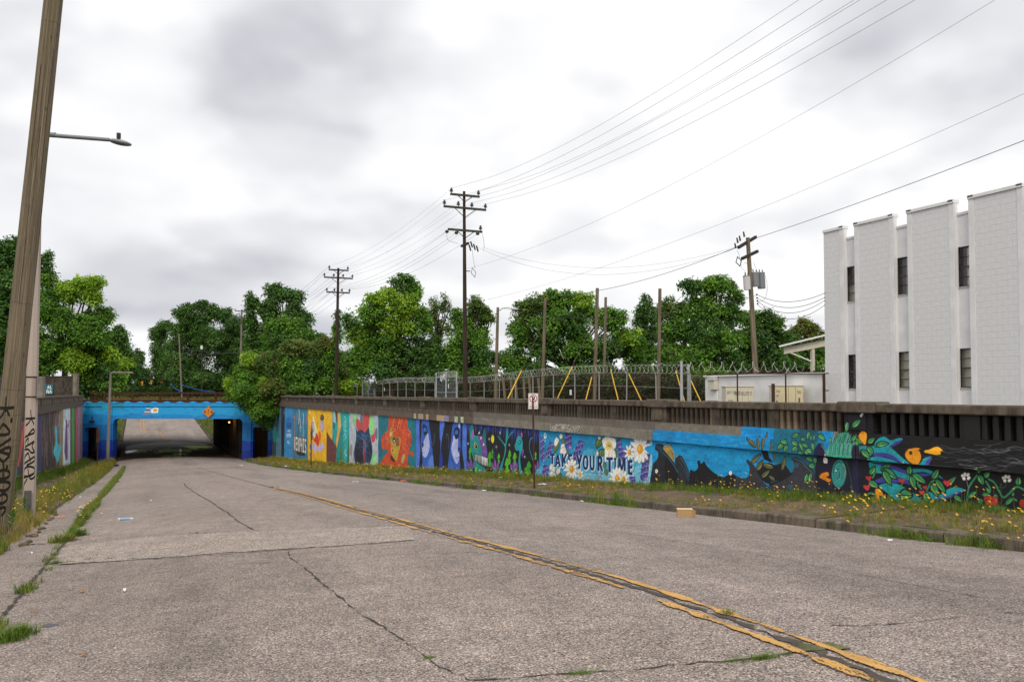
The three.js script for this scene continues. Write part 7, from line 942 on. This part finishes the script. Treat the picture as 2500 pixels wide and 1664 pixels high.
// ------------------------------------------------------------------ near poles with painted tags
function tagPole(name, label, A, B, groundD, r0, r1, sides, colour, strokes, k, oy) {
  const [pb, pt] = [A, B], a = atDepth(pb[0], pb[1], groundD), b = atDepth(pt[0], pt[1], groundD), W = 512, H = 2048, c = canvasOf(W, H), g = c.getContext('2d'), L = a.distanceTo(b); reseed(k * 100);
  g.fillStyle = colour[0]; g.fillRect(0, 0, W, H);
  if (sides > 10) { // weathered timber: grain, checks, greenish algae runs
    for (let i = 0; i < 2600; i++) { const x = rnd() * W, y = rnd() * H, h = rr(40, 420), v = rnd(); g.fillStyle = v < 0.42 ? `rgba(48,37,27,${rr(0.08, 0.4)})` : v < 0.8 ? `rgba(178,162,140,${rr(0.06, 0.3)})` : `rgba(96,92,40,${rr(0.08, 0.28)})`; g.fillRect(x, y, rr(1, 6), h); }
    for (let i = 0; i < 26; i++) { const x = rnd() * W, y = rnd() * H; g.fillStyle = `rgba(92,90,44,${rr(0.08, 0.2)})`; g.beginPath(); g.ellipse(x, y, rr(10, 40), rr(80, 300), 0, 0, 7); g.fill(); }
    for (let i = 0; i < 20; i++) { g.strokeStyle = 'rgba(24,17,12,0.85)'; g.lineWidth = rr(2, 6); g.beginPath(); let x = rnd() * W, y = rnd() * H; g.moveTo(x, y); for (let q = 0; q < 8; q++) { x += rr(-2, 2); y += rr(20, 70); g.lineTo(x, y); } g.stroke(); }
    for (let i = 0; i < 34; i++) { const x = rnd() * W, y = rnd() * H; g.strokeStyle = 'rgba(40,30,22,0.7)'; g.lineWidth = 2; g.beginPath(); g.ellipse(x, y, rr(3, 7), rr(5, 11), 0, 0, 7); g.stroke(); g.fillStyle = 'rgba(60,45,32,0.8)'; g.beginPath(); g.ellipse(x, y, 2.5, 4, 0, 0, 7); g.fill(); }
    for (let i = 0; i < 12; i++) { g.strokeStyle = 'rgba(40,32,24,0.5)'; g.lineWidth = 1.6; const y = rnd() * H; g.beginPath(); g.moveTo(0, y); for (let x = 0; x <= W; x += 32) g.lineTo(x, y + rr(-3, 3)); g.stroke(); }
  } else for (let i = 0; i < 9000; i++) { const v = rnd(); g.fillStyle = v < 0.5 ? `rgba(70,60,54,${rr(0.03, 0.18)})` : `rgba(230,222,214,${rr(0.03, 0.2)})`; g.fillRect(rnd() * W, rnd() * H, rr(1, 4), rr(1, 7)); }
  const M2 = (x, y) => { const px = x / 3.92, py = oy + y / 3.92, u = clamp((py - pt[1]) / (pb[1] - pt[1])), xc = lerp(pt[0], pb[0], u), hw = lerp(r1, r0, u) * F / groundD; return [(0.5 + Math.asin(clamp((px - xc) / hw, -0.97, 0.97)) / 6.2832) * W, u * H]; };
  g.strokeStyle = '#17120f'; g.fillStyle = '#17120f'; g.lineCap = g.lineJoin = 'round'; g.lineWidth = sides > 10 ? 11 : 11;
  for (const s of strokes) { const p = s.map(([x, y]) => M2(x, y)); g.beginPath(); if (p.length === 1) { g.ellipse(p[0][0], p[0][1], 8, 10, 0, 0, 7); g.fill(); continue; } g.moveTo(...p[0]); for (let i = 1; i < p.length - 1; i++) g.quadraticCurveTo(p[i][0], p[i][1], (p[i][0] + p[i + 1][0]) / 2, (p[i][1] + p[i + 1][1]) / 2); g.lineTo(...p[p.length - 1]); g.stroke(); }
  const o = thing(name, label, name === 'wooden_pole' ? 'pole' : 'street lamp'), geo0 = new THREE.CylinderGeometry(r1, r0, L, sides, 24); if (sides > 10) { const p = geo0.attributes.position; for (let i = 0; i < p.count; i++) { const th = Math.atan2(p.getX(i), p.getZ(i)), kk = 1 + 0.035 * (fbm(th * 2 + 9, p.getY(i) * 0.8, 3) - 0.5); p.setX(i, p.getX(i) * kk); p.setZ(i, p.getZ(i) * kk); } }
  const geo = sides > 10 ? geo0 : geo0.toNonIndexed(); if (sides <= 10) geo.rotateY(Math.PI / sides); geo.computeVertexNormals(); geo.rotateY(Math.PI - (sides <= 10 ? Math.PI / sides : 0)); geo.translate(0, L / 2, 0).applyQuaternion(new THREE.Quaternion().setFromUnitVectors(V(0, 1, 0), b.clone().sub(a).normalize())).translate(a.x, a.y, a.z);
  part('shaft', geo, std({ map: canvasTex(c), roughness: 0.92 }), o); return [o, a, b];
}
{
  const t1 = [[[70, 380], [68, 440], [65, 500]], [[0, 480], [60, 478], [130, 465]], [[60, 480], [45, 530], [20, 562], [0, 585]], [[75, 490], [85, 515], [95, 538]], [[112, 585]], [[0, 705], [20, 660], [42, 618], [75, 650], [105, 700], [60, 725], [0, 725]], [[0, 760], [10, 800], [8, 835], [50, 800], [102, 758]], [[0, 885], [50, 850], [100, 830], [100, 870], [92, 905], [40, 885], [0, 880]], [[0, 935], [40, 982], [60, 950], [92, 920]], [[42, 985], [45, 1032]], [[70, 1025]], [[0, 1065], [40, 1040], [92, 1060], [90, 1105], [50, 1130], [0, 1132]], [[40, 1040], [36, 1130]], [[0, 1160], [60, 1150], [95, 1175], [85, 1215], [40, 1245], [0, 1232]], [[0, 1300], [25, 1262], [65, 1275], [70, 1325], [25, 1362], [0, 1352]], [[10, 1400], [50, 1385], [52, 1425], [25, 1465]]];
  const [o, a] = tagPole('wooden_pole', 'massive leaning wooden pole tagged with black script near the kerb', [-6, 1296], [146, -160], 15, 0.188, 0.147, 22, ['#6e6250'], t1, 11, 880); rebase(o, a);
  const t2 = [[[295, 487], [298, 520], [300, 548]], [[245, 566], [290, 562], [330, 560]], [[300, 560], [280, 605], [250, 632]], [[302, 565], [312, 590], [322, 615]], [[262, 730], [290, 690], [320, 655], [328, 700], [290, 712], [240, 745]], [[240, 805], [258, 765], [275, 740], [272, 780], [268, 812]], [[245, 832], [290, 805], [330, 770], [300, 822], [326, 880]], [[236, 862], [270, 840], [300, 892], [325, 880]], [[235, 942], [252, 910], [272, 880], [282, 920], [292, 962]], [[235, 992], [290, 950], [330, 915], [326, 970], [260, 1000]], [[232, 1065], [245, 1025], [285, 1010], [330, 1035], [320, 1085], [280, 1110], [236, 1105]], [[230, 1122], [275, 1105], [322, 1080]], [[270, 1040], [278, 1095], [292, 1142], [330, 1110]], [[262, 1130], [238, 1180], [220, 1232], [216, 1280]]];
  const D = 20, [p, b0, b1] = tagPole('street_lamp', 'pale octagonal street lamp post tagged in black behind the leaning wooden pole', [69, 1254], [94, 308], D, 0.14, 0.095, 8, ['#b0a297'], t2, 17, 880), q = (x, y, d = 0) => atDepth(x, y, D + d);
  const at = (y) => b1.clone().lerp(b0, (y - 308) / (1254 - 308));
  part('arm', bar(at(328), q(266, 341), 0.05, 0.045, 8), M.lampGrey, p); part('arm_collar', bar(at(327), q(135, 329), 0.055, 0.055, 8), M.lampGrey, p);
  { const a = q(263, 341), c = q(322, 354), sh = part('lamp_head', new THREE.SphereGeometry(0.5, 14, 8).scale(0.56, 0.13, 0.28).translate(0, 0, 0).rotateZ(-0.2).rotateY(-PSI).translate((a.x + c.x) / 2, (a.y + c.y) / 2 + 0.0, (a.z + c.z) / 2), M.lampGrey, p); const s = q(289, 338); part('photocell', bar(s, q(289, 325), 0.05, 0.05, 10), M.black, sh); }
  for (const y of [923, 971]) { const c = at(y), r = 0.135; part('strap', new THREE.TorusGeometry(r, 0.012, 5, 16).rotateX(Math.PI / 2).translate(c.x, c.y, c.z), M.rust, p); }
  { const c = q(99, 946, -0.02); part('control_box', rbox(0.14, 0.5, 0.2).rotateY(-0.2).translate(c.x, c.y, c.z), M.concretePole, p); const h = q(66.5, 1224, -0.15); part('hand_hole_cover', box(0.15, 0.5, 0.02).rotateY(-0.1).translate(h.x, h.y, h.z), std({ color: lin(0.10, 0.09, 0.085) }), p); }
  rebase(p, b0);
  // the lamp post by the bridge
  { const d = 79, a = atDepth(261.5, 1126, d), b = atDepth(269.5, 912, d), o2 = thing('street_lamp', 'slim pale street lamp with a straight arm in front of the blue bridge', 'street lamp'); part('shaft', bar(a, b, 0.15, 0.1, 8), M.concretePole, o2); part('arm', tube([b, atDepth(271, 909.5, d), atDepth(290, 909.5, d), atDepth(312, 909, d)], 0.07, 14, 6), M.concretePole, o2); const h = atDepth(317, 909.8, d); part('lamp_head', new THREE.SphereGeometry(0.3, 12, 8).scale(1.1, 0.3, 0.5).rotateY(-PSI).translate(h.x, h.y, h.z), M.lampGrey, o2); rebase(o2, a); }
}
// ------------------------------------------------------------------ signs on posts
{
  const D = 25, c = canvasOf(300, 450), g = c.getContext('2d'); g.fillStyle = '#e9e4df'; g.fillRect(0, 0, 300, 450); g.strokeStyle = '#6a2a2a'; g.lineWidth = 5; g.strokeRect(12, 12, 276, 426); g.fillStyle = '#1d1a1a'; g.textAlign = 'center'; g.font = 'bold 200px sans-serif'; g.fillText('P', 150, 222); g.strokeStyle = '#a82a30'; g.lineWidth = 24; g.beginPath(); g.arc(150, 150, 108, 0, 7); g.stroke(); g.beginPath(); g.moveTo(75, 75); g.lineTo(225, 225); g.stroke(); g.fillStyle = '#b98f8c'; g.font = '52px sans-serif'; g.fillText('Any Time', 150, 330); g.fillStyle = '#5a2426'; g.fillRect(60, 378, 180, 12); for (const s of [-1, 1]) { g.beginPath(); g.moveTo(150 + s * 120, 384); g.lineTo(150 + s * 80, 362); g.lineTo(150 + s * 80, 406); g.fill(); } g.fillRect(143, 392, 14, 30);
  const p = atDepth(1302, 979, D), foot = onRoad(1305, 1192), o = thing('parking_sign', 'white no-parking sign on a dark post before the flower mural', 'sign'), bx = TS(foot.t, surf(foot.t, foot.s) - 0.1, foot.s), R = (gg) => gg.rotateY(-0.06).translate(p.x, p.y, p.z);
  part('plate', R(box(0.305, 0.457, 0.006)), M.sheet, o); part('face', R(new THREE.PlaneGeometry(0.3, 0.45).translate(0, 0, 0.005)), std({ map: canvasTex(c), roughness: 0.5 }), o); part('post', bar(bx, V(p.x, p.y + 0.18, p.z - 0.035), 0.028, 0.026, 6), M.rust, o); rebase(o, bx);
  for (const [xb, xt, yt, d, plate, lab] of [[239, 238, 1040, 62, 1, 'thin rusty post with a sign seen edge on by the streaked wall'], [758.5, 759.5, 1052, 56, 0, 'bare thin dark post on the pavement before the yellow mural panel']]) { const top = atDepth(xt, yt, d), o2 = thing('sign_post', lab, 'post'), t = top.x, s = -top.z, b = TS(t, surf(t, s) - 0.1, s); part('post', bar(b, top, 0.04, 0.035, 6), M.rust, o2); if (plate) part('plate', rbox(0.2, 1.0, 0.02, top.x + 0.02, top.y - 0.7, top.z + 0.04, 0.008), M.rust, o2); rebase(o2, b); }
  { const d = 150, a = atDepth(505, 1012, d), o2 = thing('sign_post', 'dark sign on a post on the bank seen through the underpass', 'sign'); part('plate', rbox(0.75, 0.75, 0.03, a.x, a.y, a.z, 0.01), M.rust, o2); part('post', bar(V(a.x, a.y - 3.4, a.z - 0.04), a, 0.05, 0.05, 5), M.black, o2); rebase(o2, V(a.x, a.y - 3.4, a.z)); }
}
// ------------------------------------------------------------------ block building beyond the streaked wall
{
  const d = 84, o = thing('block_wall', 'grey block wall with a teal sign and pale end pier above the streaked wall', 'wall'), q = (x, y, k = 0) => atDepth(x, y, d + k), a = q(-30, 918), b = q(183, 920), w = a.distanceTo(b), top = b.y, m = a.clone().lerp(b, 0.5), R = (g) => g.rotateY(-PSI).translate(m.x, 0, m.z), grey = std({ color: lin(0.2, 0.17, 0.145), map: rep(T.old, 0.5) });
  part('wall', R(metreUV(box(w, top - UP + 0.3, 0.3, 0, (top + UP - 0.3) / 2, -0.15))), grey, o); part('roof_edge', R(metreUV(box(w, 0.1, 0.36, 0, top + 0.05, -0.15))), grey, o); { const c = q(184.5, 938), h = q(184, 911).y; part('pier', metreUV(box(0.36, h - UP + 0.3, 0.5).rotateY(-PSI).translate(c.x, (h + UP - 0.3) / 2, c.z)), M.poleWhite, o); }
  const sc = canvasOf(256, 256), g = sc.getContext('2d'); g.fillStyle = '#16606c'; g.fillRect(0, 0, 256, 256); g.fillStyle = '#e6efee'; g.font = 'bold 118px sans-serif'; g.textAlign = 'right'; g.fillText('AL', 226, 116); g.fillText('NA', 226, 226); const s = q(118, 950, -0.08); part('sign', box(0.85, 1.0, 0.05).rotateY(-PSI).translate(s.x, s.y, s.z), std({ map: canvasTex(sc), roughness: 0.6 }), o); rebase(o, V(m.x, UP, m.z));
}
// ------------------------------------------------------------------ litter and small things
{
  const kin = (o) => { o.userData.kind = 'thing'; return o; }, card = std({ color: lin(0.5, 0.32, 0.15), map: rep(T.paint, 2), roughness: 0.9 }), paper = std({ color: lin(0.72, 0.73, 0.74), roughness: 0.8 });
  { const q = onRoad(1672, 1262), y = roadY(q.t, q.s), o = thing('cardboard_box', 'open brown cardboard box lying against the kerb', 'box'), R = (g) => g.rotateY(-0.5).translate(q.t, y, -q.s); part('body', R(box(0.27, 0.14, 0.16, 0, 0.075, 0)), card, o); part('lid', R(box(0.28, 0.008, 0.17, 0, 0.15, 0)), std({ color: lin(0.66, 0.5, 0.3) }), o); part('flap', R(box(0.006, 0.14, 0.09).rotateY(0.6).translate(0.15, 0.075, 0.1)), card, o); part('shade_plate', R(box(0.01, 0.12, 0.14, 0.137, 0.075, 0)), std({ color: lin(0.05, 0.03, 0.02) }), o); rebase(o, TS(q.t, y, q.s)); }  // paler lid and near-black end plate paint the lit top and shaded inside
  { const q = onRoad(303, 1269), y = roadY(q.t, q.s), o = thing('squeezed_tube', 'flattened white and blue tube lying on the asphalt', 'tube'), R = (g) => g.rotateY(0.05).translate(q.t, y, -q.s); const blue = std({ color: lin(0.28, 0.45, 0.72) }); part('body', R(rbox(0.2, 0.035, 0.07, 0, 0.025, 0, 0.012)), blue, o); part('end', R(rbox(0.03, 0.045, 0.08, -0.1, 0.026, 0, 0.01)), paper, o); part('neck', R(rbox(0.07, 0.03, 0.05, 0.13, 0.022, 0, 0.01)), paper, o); rebase(o, TS(q.t, y, q.s)); }
  const scrap = (px, py, w, m, lab, cat = 'litter', h = 0.03) => { const q = onRoad(px, py), y = surf(q.t, q.s) + 0.005; reseed(px * 7 + py); const g = new THREE.PlaneGeometry(w, w * 0.6, 4, 3).rotateX(-Math.PI / 2), p = g.attributes.position; for (let i = 0; i < p.count; i++) p.setY(i, h * rnd() + 0.004); g.computeVertexNormals(); g.rotateY(rr(0, 3)).translate(q.t, y, -q.s); kin(single(cat === 'litter' ? 'paper_scrap' : cat === 'leaf' ? 'fallen_leaf' : 'brick_shard', g, m, lab, cat)); };
  for (const [x, y, w, l] of [[867, 1177, 0.22, 'crumpled white paper out on the far lane'], [730, 1143, 0.34, 'white scrap at the kerb end of the stop bar'], [781, 1154, 0.3, 'white paper on asphalt between stop bar and kerb weeds'], [589, 1136, 0.4, 'white scrap beside the road before the blue pillar'], [698, 1142, 0.4, 'longer white wrapper lying along the stop bar'], [1420, 1225, 0.12, 'small white cup lid in the gutter weeds'], [1181, 1198, 0.2, 'pale wrapper at the foot of the kerb'], [1222, 1166, 0.16, 'white scrap on the pavement before the night garden mural'], [1324, 1183, 0.24, 'flat white card on the pavement beside the parking sign'], [2176, 1322, 0.09, 'white wrapper in the gutter below the dark mural'], [195, 1214, 0.07, 'tiny white scrap beside the dry verge'], [197, 1239, 0.1, 'white slip between verge and grass joint'], [247, 1255.5, 0.09, 'white slip just past the grass joint'], [73, 1352, 0.06, 'white bit on the slab beside the verge'], [367, 1223, 0.07, 'white speck on the asphalt above the repair strip'], [303, 1445, 0.05, 'thin white sliver on the near asphalt']]) scrap(x, y, w, paper, l);
  const leafM = std({ color: lin(0.32, 0.15, 0.06), roughness: 0.8 }); scrap(198, 1446, 0.07, leafM, 'curled brown leaf lying on the near asphalt', 'leaf', 0.02); scrap(202, 1602, 0.05, leafM, 'dark red-brown leaf near the camera end of the lane', 'leaf', 0.02); scrap(85, 1495, 0.05, leafM, 'brown leaf beside the grassy joint', 'leaf', 0.02); scrap(985, 1176, 0.22, std({ color: lin(0.55, 0.14, 0.05) }), 'orange-red fragment beside the kerb weeds', 'shard', 0.08); scrap(147, 1264, 0.16, std({ color: lin(0.42, 0.2, 0.14) }), 'broken reddish chunk at the crumbled kerb', 'shard', 0.06);
  { const q = onRoad(122, 1527, roadY), sh = new THREE.Shape(); for (let i = 0; i < 20; i++) { const a = i / 20 * 6.283, k = 0.75 + 0.4 * vnoise(i * 0.9, 5); sh[i ? 'lineTo' : 'moveTo'](Math.cos(a) * 0.075 * k, Math.sin(a) * 0.06 * k); } const g = new THREE.ShapeGeometry(sh).rotateX(-Math.PI / 2).translate(q.t, roadY(q.t, q.s) + 0.006, -q.s); part('oil_spot', g, std({ color: lin(0.07, 0.07, 0.085), roughness: 0.7 }), road); }
  { const q = onRoad(283, 1138, roadY), o = thing('storm_drain', 'black kerb inlet of the storm drain before the blue pillar', 'drain'), y = roadY(q.t, q.s); part('slot', box(1.1, 0.18, 0.35, q.t - 0.35, y + 0.06, -q.s), M.black, o); part('lid', metreUV(box(1.3, 0.06, 0.7, q.t - 0.5, y + 0.18, -q.s)), M.kerb, o); rebase(o, TS(q.t, y, q.s)); }
  // broken kerb rubble at the near verge
  reseed(44); for (let i = 0; i < 12; i++) { const q = onRoad(52 + i * 7.5 + rr(-6, 6), 1334 - i * 6.5 + rr(-5, 5)), g = new THREE.DodecahedronGeometry(rr(0.03, 0.075), 0), p = g.attributes.position; g.scale(1.3, 0.6, 1).rotateY(rr(0, 6)); void p; kin(single('rubble_stone', metreUV(g.translate(q.t, surf(q.t, q.s) + 0.02, -q.s)), M.slabL, 'broken kerb stone lying along the edge of the dry verge', 'stone', 'rubble of the crumbled kerb')); }
  // tall weed at the foot of the wooden pole, and a few more
  const weed = (px, py, d, h, lab) => { reseed(px * 13); const a = atDepth(px, py, d), o = thing('leafy_weed', lab, 'weed'), g = GR.lush; part('stem', bar(a, a.clone().add(V(0.02, h, 0)), 0.008, 0.004, 5), std({ color: lin(...g[0]) }), o); const lg = []; for (let i = 0; i < 44; i++) { const y = h * (0.12 + 0.86 * i / 44), an = i * 2.4, L = 0.15 * (1.2 - 0.7 * i / 44) * rr(0.8, 1.2), el = lerp(0.1, 1.1, i / 44), dir = V(Math.cos(an) * Math.cos(el), Math.sin(el), Math.sin(an) * Math.cos(el)), sd = V(-Math.sin(an), 0, Math.cos(an)), b = a.clone().add(V(0.02 * i / 44, y, 0)), t = b.clone().addScaledVector(dir, L), m = b.clone().addScaledVector(dir, L * 0.4), w = 0.016; const pos = []; for (const v of [b, m.clone().addScaledVector(sd, w), t, b, t, m.clone().addScaledVector(sd, -w)]) pos.push(v.x, v.y, v.z); const gg = new THREE.BufferGeometry(); gg.setAttribute('position', new THREE.Float32BufferAttribute(pos, 3)); gg.computeVertexNormals(); gg.setAttribute('uv', new THREE.Float32BufferAttribute(new Float32Array(12), 2)); lg.push(gg); } const f = part('leaves', lg, std({ color: lin(0.10, 0.2, 0.03), side: THREE.DoubleSide, roughness: 0.7 }), o); f.userData.kind = 'stuff'; rebase(o, a); };
  weed(31, 1262, 15.2, 0.52, 'tall leafy weed at the foot of the leaning wooden pole'); weed(56, 1252, 19.6, 0.34, 'small bushy weed against the tagged lamp post'); weed(27, 1290, 14.6, 0.3, 'short leafy weed below the tall one by the wooden pole');
}
renderer.render(scene, camera);
